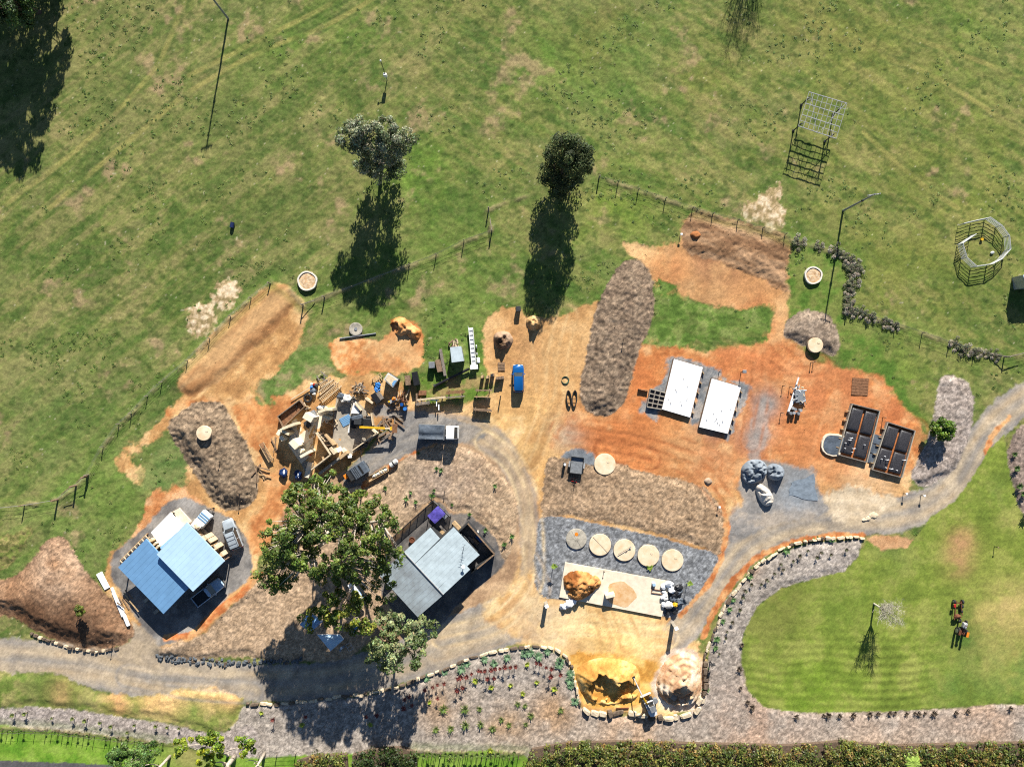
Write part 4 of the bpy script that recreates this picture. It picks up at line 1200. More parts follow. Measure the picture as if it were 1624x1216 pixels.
for sx in (-0.3, 0.3):
    for sy in (-0.3, 0.3):
        mesh_obj('leg', MB().box((sx, sy, 0.34), (0.05, 0.05, 0.7)), M_dark, t)
t = thing('gas_grill', 'white and black outdoor grill at the notch of the grey roof', 'grill', G(688, 837), math.radians(-45))
mesh_obj('cart', MB().bbox((0, 0, 0.4), (0.9, 0.5, 0.8), 0.04), M_dark, t)
mesh_obj('hood', MB().bbox((0.0, 0.02, 0.98), (0.7, 0.45, 0.3), 0.1), M_whitesheet, t)
t = thing('fire_pit', 'round rusty fire bowl on the paving beside the grey roof', 'fire pit', G(654, 855))
mb = MB()
for r, z in ((0.25, 0.0), (0.45, 0.25), (0.52, 0.5)):
    pass
mb.ring((0, 0, 0.45), 0.42, 0.07)
mesh_obj('rim', mb, M_rust, t)
mesh_obj('bowl', MB().loft([[(r * math.cos(a * math.pi / 8), r * math.sin(a * math.pi / 8), z) for a in range(16)] for r, z in ((0.2, 0.02), (0.36, 0.2), (0.42, 0.42))]), M_rust, t)
t = thing('statue', 'small white garden ornament outside the courtyard wall', 'ornament', G(757, 843))
mesh_obj('base', MB().bbox((0, 0, 0.15), (0.5, 0.5, 0.3), 0.04), M_conc, t)
mesh_obj('figure', MB().lump((0, 0, 0.6), (0.25, 0.22, 0.42), 3, 0.3, 2, flat=False), M_white, t)

# ================================================================ white slabs on the red soil
for i, (cs, lab) in enumerate((([(1069, 569), (1114.7, 582.3), (1094.4, 661.7), (1050, 648.7)], 'white concrete floor slab with the lattice footing frame at its corner'),
                               ([(1129, 600), (1175.2, 613.5), (1154.2, 687.6), (1109.2, 677)], 'white concrete floor slab standing alone next to the framed slab'))):
    t = thing('floor_slab', lab, 'slab', (0, 0, 0), group=None)
    pts = [tuple(P3(*q, 0.55))[:2] for q in cs]
    mesh_obj('slab', MB().prism(pts, -0.2, 0.55), M_concw, t)
    ctr = sum((Vector(p) for p in pts), Vector((0, 0))) / 4
    for k in range(4):
        a, b = Vector(pts[k]), Vector(pts[(k + 1) % 4])
        o2 = (((a + b) / 2) - ctr).normalized() * 0.07
        mesh_obj('form_board', wallseg(MB(), (*(a + o2),), (*(b + o2),), 0.0, 0.5, 0.06), M_timberd if k != 2 else M_char, t)  # south board charcoal: shade on the slab's front is put into its colour
    for k in range(9):
        u, v = rng.uniform(0.08, 0.92), rng.uniform(0.06, 0.94) if k > 3 else rng.uniform(0.75, 0.9)
        q = Vector(pts[0]) * (1 - u) * (1 - v) + Vector(pts[1]) * u * (1 - v) + Vector(pts[2]) * u * v + Vector(pts[3]) * (1 - u) * v
        mesh_obj('pipe_stub', MB().tube((q.x, q.y, 0.54), (q.x, q.y, 0.74), 0.05, n=8), M_plank, t)
    for k in range(5):
        a, b = Vector(pts[1]), Vector(pts[2])
        q = lerp(a, b, 0.1 + 0.2 * k) + (b - a).normalized().orthogonal() * 0
        o2 = ((a + b) / 2 - ctr).normalized() * 0.35
        mesh_obj('peg', MB().box((q.x + o2.x, q.y + o2.y, 0.2), (0.12, 0.4, 0.4), rng.random()), M_timber, t)
t = thing('footing_frame', 'dark grid of footing forms butting onto the left white slab', 'frame', (0, 0, 0))
fc = [P3(1031.5, 616.5, 0.5), P3(1056, 622.8, 0.5), P3(1049.4, 648.9, 0.5), P3(1026.2, 645, 0.5)]
mesh_obj('membrane', MB().prism([tuple(p)[:2] for p in fc], -0.1, 0.2), M_bag, t)
for i in range(4):
    mesh_obj('beam', wallseg(MB(), lerp(fc[0], fc[1], i / 3), lerp(fc[3], fc[2], i / 3), 0.2, 0.5, 0.16), M_plank, t)
for i in range(5):
    mesh_obj('cross_beam', wallseg(MB(), lerp(fc[0], fc[3], i / 4), lerp(fc[1], fc[2], i / 4), 0.2, 0.503, 0.16), M_conc, t)
q = P3(1020, 618, 0.2)
mesh_obj('form_board', MB().box((q.x, q.y, 0.3), (1.6, 0.1, 0.5), math.radians(-8)), M_timberd, t)

# ================================================================ footings lined with black membrane
Mdirt = mat("orange_soil", C(190, 118, 68), 0.95, 0, 0.25, 2.5, bump=0.02)
for i, (cs, lab) in enumerate((([(1351.7, 640.4), (1395.5, 651.5), (1375, 732.9), (1329.5, 720.6)], 'boxed house footing filled with black membrane pods, with a rounded side bay'),
                               ([(1408.4, 669.4), (1451.6, 683), (1430.7, 757), (1383.8, 744.6)], 'boxed house footing filled with black membrane pods, nearest the mulch island'))):
    t = thing('house_footing', lab, 'footing', (0, 0, 0))
    c = [P3(*q, 0.6) for q in cs]
    mesh_obj('soil_base', MB().prism([tuple(p)[:2] for p in c], -0.2, 0.12), Mdirt, t)
    for k in range(4):
        mesh_obj('form_board', wallseg(MB(), c[k], c[(k + 1) % 4], -0.1, 0.62 + 0.004 * (k % 2), 0.14), M_conc if k % 2 else M_plank, t)
    for ub in (0, 1):
        for vb in (0, 1):
            u0, u1 = (0.06, 0.47) if ub == 0 else (0.54, 0.95)
            v0, v1 = (0.06, 0.49) if vb == 0 else (0.53, 0.95)
            rings = []
            for gg, z in ((0.0, 0.12), (0.0, 0.34), (0.03, 0.48), (0.09, 0.53)):
                ring = []
                for (u, v) in ((u0, v0), ((u0 + u1) / 2, v0), (u1, v0), (u1, (v0 + v1) / 2), (u1, v1), ((u0 + u1) / 2, v1), (u0, v1), (u0, (v0 + v1) / 2)):
                    uu = u + (gg if u == u0 else -gg if u == u1 else 0)
                    vv = v + (gg * 0.6 if v == v0 else -gg * 0.6 if v == v1 else 0)
                    p = lerp(lerp(c[0], c[1], uu), lerp(c[3], c[2], uu), vv)
                    ring.append((p.x, p.y, z))
                rings.append(ring)
            mb = MB().loft(rings)
            # make sure faces point outwards
            mesh_obj('membrane_pod', mb, M_bag, t, smooth=True, sharp=50)
    for k in range(7):
        u, v = rng.uniform(0.1, 0.9), rng.uniform(0.6, 0.93)
        p = lerp(lerp(c[0], c[1], u), lerp(c[3], c[2], u), v)
        mb = MB().tube((p.x, p.y, 0.4), (p.x, p.y, 0.95), 0.06, n=8)
        if k % 2:
            mb.tube((p.x, p.y, 0.95), (p.x + 0.3, p.y + 0.05, 0.97), 0.06, n=8)
        mesh_obj('pipe', mb, M_whitesheet, t)
    for k in range(5):
        p = lerp(c[0], c[3], 0.15 + 0.18 * k) + (c[0] - c[1]).normalized() * 0.3
        mesh_obj('peg', MB().box((p.x, p.y, 0.25), (0.5, 0.12, 0.4), math.radians(-14)), M_timber, t)
    if i == 0:
        bay = smooth_poly([(1340, 694), (1318, 690), (1309, 695), (1306, 708), (1313, 718), (1330, 720), (1336, 705)], 2)
        bp = [tuple(P3(*q, 0.4))[:2] for q in bay]
        mesh_obj('bay_bank', MB().prism([tuple(Vector(p) + (Vector(p) - Vector(W(1322, 705))).normalized() * 0.3) for p in bp], -0.15, 0.32), M_concl, t)
        mesh_obj('bay_lining', MB().prism(bp, 0.0, 0.38), M_tarpd, t)
t = thing('gravel_tray', 'grey gravel trays bridging the two membrane footings', 'gravel tray', (0, 0, 0))
c = [P3(1387, 688, 0.3), P3(1401, 692, 0.3), P3(1389, 738, 0.3), P3(1377, 734, 0.3)]
for k in range(3):
    a0, a1 = k / 3, (k + 1) / 3 - 0.03
    pts = [lerp(c[0], c[3], a0), lerp(c[1], c[2], a0), lerp(c[1], c[2], a1), lerp(c[0], c[3], a1)]
    mesh_obj('tray', MB().prism([tuple(p)[:2] for p in pts], -0.1, 0.28 - 0.07 * k), M_tarpd, t)

# ---------------------------------------------------------------- vehicles and machines
def yz(x, w, zb, zt, r, tap=0.0):
    return [(x, -w + r * 0.6, zb), (x, w - r * 0.6, zb), (x, w, zb + r), (x, w - tap, zt - r), (x, w - tap - r, zt), (x, -w + tap + r, zt), (x, -w + tap, zt - r), (x, -w, zb + r)]


def wheel(parent, x, y, r=0.34, w=0.22):
    mb = MB()
    n = 16
    rings = []
    for rr, yy in ((r * 0.82, -w / 2), (r, -w / 2 + 0.03), (r, w / 2 - 0.03), (r * 0.82, w / 2)):
        rings.append([(x + rr * math.cos(2 * math.pi * k / n), y + yy, r + rr * math.sin(2 * math.pi * k / n)) for k in range(n)])
    o = mesh_obj('wheel', mb.loft(rings), M_rubber, parent)
    s = 1 if y > 0 else -1
    rim = MB()
    rr = r * 0.6
    rim.loft([[(x + q * math.cos(2 * math.pi * k / 12), y + s * yy, r + q * math.sin(2 * math.pi * k / 12)) for k in range(12)] for q, yy in ((rr, w / 2 - 0.02), (rr, w / 2 + 0.012), (rr * 0.5, w / 2 + 0.03))])
    mesh_obj('rim', rim, M_steelw, o)
    return o


def make_car(t, paint, L=4.5, Wd=1.8, Ht=1.6, kind='suv'):
    hw = Wd / 2
    hl = L / 2
    belt = 0.98 if kind != 'sedan' else 0.88
    body = [yz(-hl, hw * 0.80, 0.42, belt - 0.12, 0.12), yz(-hl + 0.12, hw * 0.94, 0.30, belt - 0.02, 0.12), yz(-hl * 0.6, hw, 0.25, belt, 0.12), yz(0, hw, 0.25, belt, 0.12),
            yz(hl * 0.38, hw, 0.25, belt, 0.13), yz(hl * 0.7, hw * 0.98, 0.25, belt - 0.10, 0.16), yz(hl - 0.22, hw * 0.92, 0.3, belt - 0.2, 0.18), yz(hl, hw * 0.72, 0.42, belt - 0.34, 0.14)]
    mesh_obj('body', MB().loft(body), paint, t, smooth=True, sharp=40)
    x0, x1 = (-hl + 0.1, hl * 0.42)
    if kind == 'ute':
        x0 = -0.15

    def rect(xa, xb, w, z, r=0.16):
        return [(xa + r, -w, z), (xb - r, -w, z), (xb, -w + r, z), (xb, w - r, z), (xb - r, w, z), (xa + r, w, z), (xa, w - r, z), (xa, -w + r, z)]
    zr = Ht
    a_in = 0.62 if kind != 'ute' else 0.55
    b_in = 0.28 if kind == 'suv' else 0.2
    cab = MB().loft([rect(x0, x1, hw - 0.06, belt - 0.02), rect(x0 + b_in, x1 - a_in, hw - 0.2, zr - 0.04)])
    mesh_obj('windows', cab, M_glass, t, smooth=True, sharp=30)
    rf = MB().loft([rect(x0 + b_in - 0.02, x1 - a_in + 0.02, hw - 0.19, zr - 0.05), rect(x0 + b_in - 0.02, x1 - a_in + 0.02, hw - 0.185, zr - 0.02), rect(x0 + b_in + 0.08, x1 - a_in - 0.08, hw - 0.28, zr + 0.02)])
    rfo = mesh_obj('roof', rf, paint, t, smooth=True, sharp=50)
    for s in (-1, 1):
        mb = MB()
        mb.tube((x1 - 0.03, s * (hw - 0.13), belt), (x1 - a_in, s * (hw - 0.22), zr - 0.03), 0.045)
        mesh_obj('pillar', mb, paint, t)
        mb = MB().tube(((x0 + x1) / 2 - 0.2, s * (hw - 0.07), belt), ((x0 + x1) / 2 - 0.25, s * (hw - 0.2), zr - 0.03), 0.04)
        mesh_obj('pillar', mb, paint, t)
        mesh_obj('mirror', MB().lump((x1 - 0.28, s * (hw + 0.1), belt + 0.06), (0.1, 0.14, 0.09), 1, 0.05, 1, flat=False), paint, t)
        mesh_obj('headlight', MB().bbox((hl - 0.12, s * hw * 0.66, belt - 0.34), (0.2, 0.34, 0.14), 0.03), M_lamp, t)
        mesh_obj('tail_light', MB().bbox((-hl + 0.05, s * hw * 0.74, belt - 0.2), (0.12, 0.2, 0.3), 0.03), M_tail, t)
        if kind == 'suv':
            mesh_obj('roof_rail', MB().tube((x0 + b_in + 0.15, s * (hw - 0.3), zr + 0.06), (x1 - a_in - 0.15, s * (hw - 0.3), zr + 0.06), 0.025), M_dark, t)
        for xx in (-hl * 0.62, hl * 0.62):
            wheel(t, xx, s * (hw - 0.11), 0.36 if kind != 'sedan' else 0.32)
    mesh_obj('bumper', MB().bbox((hl - 0.03, 0, 0.45), (0.16, Wd * 0.8, 0.22), 0.05), M_dark, t)
    mesh_obj('bumper', MB().bbox((-hl + 0.02, 0, 0.48), (0.14, Wd * 0.84, 0.22), 0.05), M_dark, t)
    if kind == 'ute':
        mb = MB()
        zt = belt + 0.12
        tr = mesh_obj('tray', MB().bbox((-hl / 2 - 0.1, 0, belt + 0.02), (hl - 0.15, Wd - 0.3, 0.08), 0.02), M_dark, t)
        for s in (-1, 1):
            mesh_obj('tray_side', MB().bbox((-hl / 2 - 0.1, s * (hw - 0.06), belt + 0.14), (hl - 0.1, 0.08, 0.34), 0.02), paint, t)
        mesh_obj('tailgate', MB().bbox((-hl + 0.06, 0, belt + 0.14), (0.08, Wd - 0.2, 0.34), 0.02), paint, t)
    if kind == 'suv':
        for k in (-0.5, 0.2, 0.8):
            mesh_obj('roof_bar', MB().box(((x0 + x1 - a_in) / 2 + k, 0, zr + 0.07), (0.07, Wd - 0.6, 0.04)), M_greym, t)
    return t


t = thing('car', 'blue car parked on the bare dirt north of the loop, nose away', 'car', G(822, 600), math.radians(91))
make_car(t, M_carblue, 4.4, 1.78, 1.5, 'sedan')
t = thing('car', 'silver four-wheel-drive parked beside the blue-roofed house', 'car', G(371, 845), math.radians(112))
make_car(t, M_carsilver, 4.9, 1.95, 1.85, 'suv')
t = thing('utility_vehicle', 'pale blue ute poking out from under the carport roof', 'utility vehicle', G(334, 936), math.radians(38))
make_car(t, M_ute, 5.2, 1.9, 1.75, 'ute')

# box trailer behind the blue-roofed house
t = thing('camper_trailer', 'white camper trailer with a raised lid behind the blue-roofed house', 'trailer', G(326, 822), math.radians(50))
mesh_obj('chassis', MB().box((0, 0, 0.5), (2.9, 1.5, 0.14)), M_dark, t)
mesh_obj('body', MB().bbox((0.1, 0, 1.0), (2.5, 1.75, 0.9), 0.08), M_carwhite, t)
mesh_obj('lid', MB().box((-0.95, 0.1, 1.62), (1.3, 1.5, 0.06), 0, 0.12), M_white, t)
for i in range(3):
    mesh_obj('roof_slat', MB().box((0.1 + 0.4 * i, 0, 1.49), (0.14, 1.7, 0.07)), M_roofblue2, t)
for s in (-1, 1):
    wheel(t, 0.0, s * 0.82, 0.33)
mesh_obj('drawbar', MB().tube((1.3, 0.5, 0.5), (2.4, 0, 0.5), 0.05).tube((1.3, -0.5, 0.5), (2.4, 0, 0.5), 0.05), M_dark, t)
mesh_obj('jockey_wheel', MB().tube((2.2, 0, 0.0), (2.2, 0, 0.7), 0.05), M_dark, t)

# tipper truck with tarped tray
t = thing('tipper_truck', 'tipper truck with a white cab and a grey tarped tray on the gravel loop', 'truck', G(697, 684), math.radians(-2))
mesh_obj('chassis', MB().box((-0.2, 0, 0.75), (5.6, 0.9, 0.25)), M_dark, t)
mesh_obj('cab', MB().loft([yz(1.25, 1.0, 0.6, 2.45, 0.12), yz(1.35, 1.04, 0.55, 2.55, 0.14), yz(2.45, 1.04, 0.55, 2.5, 0.16), yz(2.95, 1.0, 0.6, 1.6, 0.2), yz(3.0, 0.95, 0.7, 1.45, 0.2)]), M_white, t, smooth=True, sharp=40)
mesh_obj('windscreen', MB().add([(2.53, -0.9, 2.4), (2.97, -0.86, 1.62), (2.97, 0.86, 1.62), (2.53, 0.9, 2.4)], [(0, 1, 2, 3)]), M_glass, t)
for s in (-1, 1):
    mesh_obj('side_window', MB().box((2.0, s * 1.045, 1.95), (0.8, 0.02, 0.55)), M_glass, t)
    mesh_obj('mirror', MB().box((2.75, s * 1.25, 1.9), (0.08, 0.22, 0.35)), M_dark, t)
    mesh_obj('headlight', MB().bbox((3.0, s * 0.7, 0.95), (0.06, 0.3, 0.18), 0.02), M_lamp, t)
    for xx in (2.2, -1.5):
        wheel(t, xx, s * 0.9, 0.46, 0.3)
mesh_obj('bumper', MB().bbox((3.06, 0, 0.62), (0.16, 2.0, 0.3), 0.05), M_white, t)
for (c, s_) in (((-1.05, 1.08, 1.6), (4.0, 0.09, 0.95)), ((-1.05, -1.08, 1.6), (4.0, 0.09, 0.95)), ((-3.0, 0, 1.6), (0.09, 2.07, 0.95)), ((0.95, 0, 1.75), (0.1, 2.3, 1.3))):
    mesh_obj('tray_side', MB().box(c, s_), M_greym, t)
mesh_obj('tray_floor', MB().box((-1.05, 0, 1.05), (4.0, 2.1, 0.12)), M_dark, t)
n, m_ = 15, 9
vs = []
for j in range(m_):
    for i in range(n):
        u, v = i / (n - 1), j / (m_ - 1)
        vs.append((-3.05 + 3.95 * u, -1.1 + 2.2 * v, 2.12 + 0.16 * math.sin(3.1 * v) * (0.5 + 0.5 * math.sin(6 * u)) - 0.22 * math.exp(-((v - 0.25) / 0.14) ** 2) + 0.05 * mnoise.noise(Vector((u * 9, v * 7, 2)))))
mesh_obj('tarp', MB().add(vs, [(j * n + i, j * n + i + 1, (j + 1) * n + i + 1, (j + 1) * n + i) for j in range(m_ - 1) for i in range(n - 1)]), M_tarpd, t, smooth=True)
for i in range(5):
    x = -2.8 + 0.85 * i
    mesh_obj('tarp_tie', MB().tube((x, -1.12, 2.1), (x + 0.1, -1.16, 1.3), 0.02), M_whitesheet, t)


def tracks(t, L, w, h, gap, mat_=None):
    for s in (-1, 1):
        mb = MB()
        rings = []
        for yy in (-w / 2, w / 2):
            ring = []
            for k in range(14):
                a = 2 * math.pi * k / 14
                cx = (L / 2 - h / 2) * (1 if math.cos(a) > 0 else -1)
                ring.append((cx + h / 2 * math.cos(a), s * gap / 2 + yy, h / 2 + h / 2 * math.sin(a)))
            rings.append(ring)
        mb.loft(rings)
        o = mesh_obj('track', mb, mat_ or M_rubber, t)
        for k in range(3):
            q = MB().tube((-L / 2 + h / 2 + k * (L - h) / 2, s * gap / 2 - w / 2 - 0.01, h / 2), (-L / 2 + h / 2 + k * (L - h) / 2, s * gap / 2 + w / 2 + 0.01, h / 2), h * 0.3, n=10)
            mesh_obj('roller', q, M_greym, o)


# mini excavator in the sand bay
t = thing('mini_excavator', 'white mini excavator with its boom reaching over the yellow sand pit', 'excavator', G(1029, 1114), math.radians(113))
tracks(t, 2.0, 0.36, 0.5, 1.25)
mesh_obj('undercarriage', MB().box((0, 0, 0.45), (1.2, 0.9, 0.25)), M_dark, t)
mesh_obj('blade', MB().bbox((1.55, 0.0, 0.35), (0.14, 1.75, 0.5), 0.03), M_concl, t)
for s in (-1, 1):
    mesh_obj('blade_arm', MB().box((1.1, s * 0.4, 0.35), (0.9, 0.12, 0.14)), M_dark, t)
mesh_obj('house_deck', MB().bbox((-0.35, 0, 0.8), (1.9, 1.4, 0.3), 0.08), M_carwhite, t)
mesh_obj('engine_cover', MB().loft([[(x, y, z) for x, y in ((-1.45, -0.55), (-0.55, -0.7), (-0.45, 0.7), (-1.4, 0.6), (-1.6, 0.1))] for z in (0.9, 1.45)]), M_carwhite, t)
cb = mesh_obj('cab', MB().loft([[(-0.5, -0.68, 0.95), (0.55, -0.68, 0.95), (0.55, 0.25, 0.95), (-0.5, 0.25, 0.95)], [(-0.45, -0.64, 2.3), (0.38, -0.64, 2.3), (0.38, 0.2, 2.3), (-0.45, 0.2, 2.3)]]), M_glass, t)
mesh_obj('cab_roof', MB().bbox((-0.03, -0.22, 2.35), (1.0, 0.95, 0.08), 0.03), M_greym, cb)
for sx in (-0.46, 0.46):
    for sy in (-0.65, 0.21):
        mesh_obj('cab_post', MB().box((sx * 0.95, sy, 1.6), (0.07, 0.07, 1.4)), M_carwhite, cb)
mesh_obj('fuel_drum', MB().disc((0.25, -1.05, 0.25), 0.42, 0.6, 18), M_greym, t)
bo = mesh_obj('boom', MB().path([(0.5, 0.35, 1.0), (1.5, 0.4, 2.4), (2.7, 0.5, 2.9)], [0.16, 0.15, 0.1]), M_yellow, t)
mesh_obj('hydraulic_ram', MB().tube((0.7, 0.35, 0.9), (1.7, 0.42, 2.2), 0.05), M_galv, bo)
st = mesh_obj('dipper_arm', MB().path([(2.6, 0.5, 3.0), (4.0, 0.6, 2.0), (5.0, 0.65, 1.0)], [0.12, 0.1, 0.08]), M_galv, t)
mesh_obj('bucket', MB().loft([[(4.85, 0.42, 0.95), (5.2, 0.42, 0.95), (5.25, 0.42, 0.45), (4.95, 0.42, 0.35)], [(4.85, 0.9, 0.95), (5.2, 0.9, 0.95), (5.25, 0.9, 0.45), (4.95, 0.9, 0.35)]]), M_dark, t)

# telehandler on the building site
t = thing('telehandler', 'telehandler with a long yellow boom and bucket on the building site', 'telehandler', G(573, 671), math.radians(-3))
mesh_obj('chassis', MB().bbox((0.1, 0.2, 0.8), (3.4, 1.3, 0.5), 0.08), M_dark, t)
for s in (-1, 1):
    for xx in (-1.1, 1.3):
        wheel(t, xx, 0.2 + s * 0.85, 0.5, 0.36)
mesh_obj('engine_cover', MB().bbox((-0.4, 0.95, 1.35), (1.7, 0.7, 0.75), 0.12, 0.3), M_tarpd, t)
cb = mesh_obj('cab', MB().loft([[(-0.6, -0.05, 1.0), (0.6, -0.05, 1.0), (0.6, 0.75, 1.0), (-0.6, 0.75, 1.0)], [(-0.5, 0.0, 2.35), (0.4, 0.0, 2.35), (0.4, 0.7, 2.35), (-0.5, 0.7, 2.35)]]), M_glass, t)
mesh_obj('cab_roof', MB().bbox((-0.05, 0.35, 2.4), (1.15, 0.9, 0.1), 0.03), M_char, cb)
bo = mesh_obj('boom', MB().box((2.2, -0.45, 2.05), (3.9, 0.32, 0.34), 0, -0.06), M_yellow, t)
mesh_obj('inner_boom', MB().box((4.3, -0.45, 1.92), (1.6, 0.22, 0.22), 0, -0.06), M_timberp, t)
mesh_obj('boom_ram', MB().tube((0.4, -0.45, 1.2), (2.2, -0.45, 1.85), 0.07), M_galv, bo)
mesh_obj('boom_head', MB().box((5.1, -0.45, 1.7), (0.3, 0.5, 0.6)), M_yellow, t)
bk = MB()
bk.loft([[(5.25, -1.15, 1.0), (5.95, -1.15, 1.15), (5.9, -1.15, 1.2), (5.35, -1.15, 1.75), (5.25, -1.15, 1.75)], [(5.25, 0.25, 1.0), (5.95, 0.25, 1.15), (5.9, 0.25, 1.2), (5.35, 0.25, 1.75), (5.25, 0.25, 1.75)]])
mesh_obj('bucket', bk, M_timberb, t)

# dark tray truck at the edge of the site
t = thing('tray_truck', 'dark grey tray truck with an orange bonnet beside the building site', 'truck', G(570, 746), math.radians(213))
mesh_obj('chassis', MB().box((0.2, 0, 0.6), (3.9, 0.9, 0.2)), M_dark, t)
for s in (-1, 1):
    for xx in (-0.9, 1.3):
        wheel(t, xx, s * 0.8, 0.36, 0.24)
mesh_obj('tray_box', MB().bbox((-0.45, 0, 1.25), (2.5, 1.95, 1.1), 0.06), M_tarpd, t)
for i in range(4):
    mesh_obj('tray_batten', MB().box((-0.2 + 0.28 * i, 0, 1.83), (0.05, 1.85, 0.05)), M_char, t)
mesh_obj('tray_gap', MB().box((-0.75, 0, 1.815), (0.3, 1.5, 0.035)), M_black, t)
mesh_obj('cab', MB().loft([yz(0.85, 0.85, 0.6, 1.7, 0.1), yz(1.5, 0.85, 0.6, 1.65, 0.14), yz(1.75, 0.84, 0.6, 1.15, 0.1), yz(2.2, 0.75, 0.65, 1.05, 0.1)]), M_char, t, smooth=True, sharp=40)
mesh_obj('bonnet', MB().bbox((2.0, -0.35, 1.12), (0.6, 0.75, 0.14), 0.05), M_orange, t)
mesh_obj('headlight', MB().bbox((2.25, 0.5, 0.9), (0.08, 0.25, 0.2), 0.03), M_lamp, t)

# small box trailer on the mulch
t = thing('box_trailer', 'small open box trailer with a grey floor on the edge of the mulch', 'trailer', G(914, 737), math.radians(-97))
mesh_obj('floor', MB().box((0, 0, 0.55), (2.5, 1.9, 0.08)), M_greym, t)
for (c, s_) in (((0, 0.98, 0.72), (2.6, 0.07, 0.42)), ((0, -0.98, 0.72), (2.6, 0.07, 0.42)), ((1.28, 0, 0.72), (0.07, 1.88, 0.42)), ((-1.28, 0, 0.72), (0.07, 1.88, 0.42))):
    mesh_obj('side_board', MB().box(c, s_), M_dark, t)
for s in (-1, 1):
    wheel(t, -0.1, s * 1.16, 0.32, 0.2)
    mesh_obj('mudguard', MB().box((-0.1, s * 1.16, 0.68), (0.9, 0.26, 0.05)), M_galv, t)
mesh_obj('drawbar', MB().tube((1.3, 0.6, 0.5), (2.7, 0, 0.5), 0.05).tube((1.3, -0.6, 0.5), (2.7, 0, 0.5), 0.05), M_dark, t)
mesh_obj('jockey_wheel', MB().tube((2.5, 0.1, 0), (2.5, 0.1, 1.0), 0.05), M_dark, t)
t = thing('gas_bottle', 'tall dark cylinder with a pale cap standing left of the box trailer', 'gas bottle', G(895, 735))
mesh_obj('cylinder', MB().disc((0, 0, 0), 0.22, 1.0, 14, 0.12), M_dark, t)
mesh_obj('cap', MB().disc((0, 0, 1.1), 0.2, 0.14, 12), M_whitesheet, t)
t = thing('hand_tools', 'red-handled tools lying just below the box trailer', 'tools', G(908, 760))
for i, (dx, dy, a, mm) in enumerate(((0, 0, 20, M_red), (0.4, 0.1, -15, M_timber), (0.2, -0.2, 5, M_red), (-0.5, 0.2, 30, M_timberd))):
    mesh_obj('tool', MB().tube((dx - 0.4, dy, 0.12), (dx + 0.4, dy + 0.2 * math.sin(a), 0.14), 0.05), mm, t)

# old orchard tractor rusting on the lawn
t = thing('tractor', 'rusty vintage tractor with a silver bonnet on the lawn', 'tractor', G(1522, 993), math.radians(75))
mesh_obj('frame', MB().box((0, 0, 0.7), (2.0, 0.4, 0.35)), M_rust, t)
mesh_obj('engine_cover', MB().bbox((0.55, 0.05, 1.05), (0.9, 0.6, 0.6), 0.12), M_galv, t)
mesh_obj('seat', MB().lump((-0.75, 0, 1.15), (0.25, 0.28, 0.14), 2, 0.1, 2), M_rust, t)
mesh_obj('steering_wheel', MB().ring((-0.2, 0, 1.4), 0.24, 0.025), M_dark, t)
for s in (-1, 1):
    wheel(t, -0.65, s * 0.62, 0.62, 0.3)
    wheel(t, 0.95, s * 0.5, 0.34, 0.2)
    mesh_obj('mudguard', MB().box((-0.7, s * 0.62, 1.28), (0.8, 0.36, 0.06)), M_orange if s < 0 else M_rust, t)
mesh_obj('exhaust', MB().tube((0.6, 0.2, 1.3), (0.6, 0.2, 2.0), 0.05), M_rust, t)
t = thing('farm_implement', 'rusted drawn plough frame with disc wheels above the old tractor', 'plough', G(1516, 966), math.radians(84))
mesh_obj('beam', MB().box((0, 0.5, 0.5), (3.0, 0.14, 0.14)), M_rust, t)
mesh_obj('beam', MB().box((0.4, -0.5, 0.45), (2.2, 0.14, 0.14), 0.2), M_rust, t)
mesh_obj('crossbar', MB().box((-1.0, 0.0, 0.5), (0.14, 1.3, 0.14)), M_rust, t)
mesh_obj('crossbar', MB().box((1.2, 0.0, 0.5), (0.14, 1.3, 0.14)), M_rust, t)
for (x, y, r) in ((1.4, -0.6, 0.42), (0.7, -0.62, 0.38), (-0.1, -0.6, 0.36), (1.3, 0.7, 0.4)):
    wheel(t, x, y, r * 0.8, 0.3)
mesh_obj('seat', MB().bbox((0.75, 0.75, 0.7), (0.5, 0.35, 0.2), 0.05), M_red, t)
mesh_obj('hopper', MB().lump((-0.9, 0.1, 0.5), (0.4, 0.5, 0.3), 5, 0.3, 2), M_rust, t)

# ---------------------------------------------------------------- trees and plants
M_leaf = leaf_mat("leaf", 0.5, 0.25)
M_leafd = leaf_mat("leaf_matt", 0.7, 0.15)
M_bark = mat("pale_bark", C(214, 200, 182), 0.9, 0, 0.2, 4, bump=0.01)
M_barkd = mat("dark_bark", C(110, 92, 76), 0.9, 0, 0.25, 4, bump=0.01)
M_barkg = mat("grey_bark", C(168, 156, 142), 0.9, 0, 0.25, 4, bump=0.01)
NR = np.random.default_rng(11)


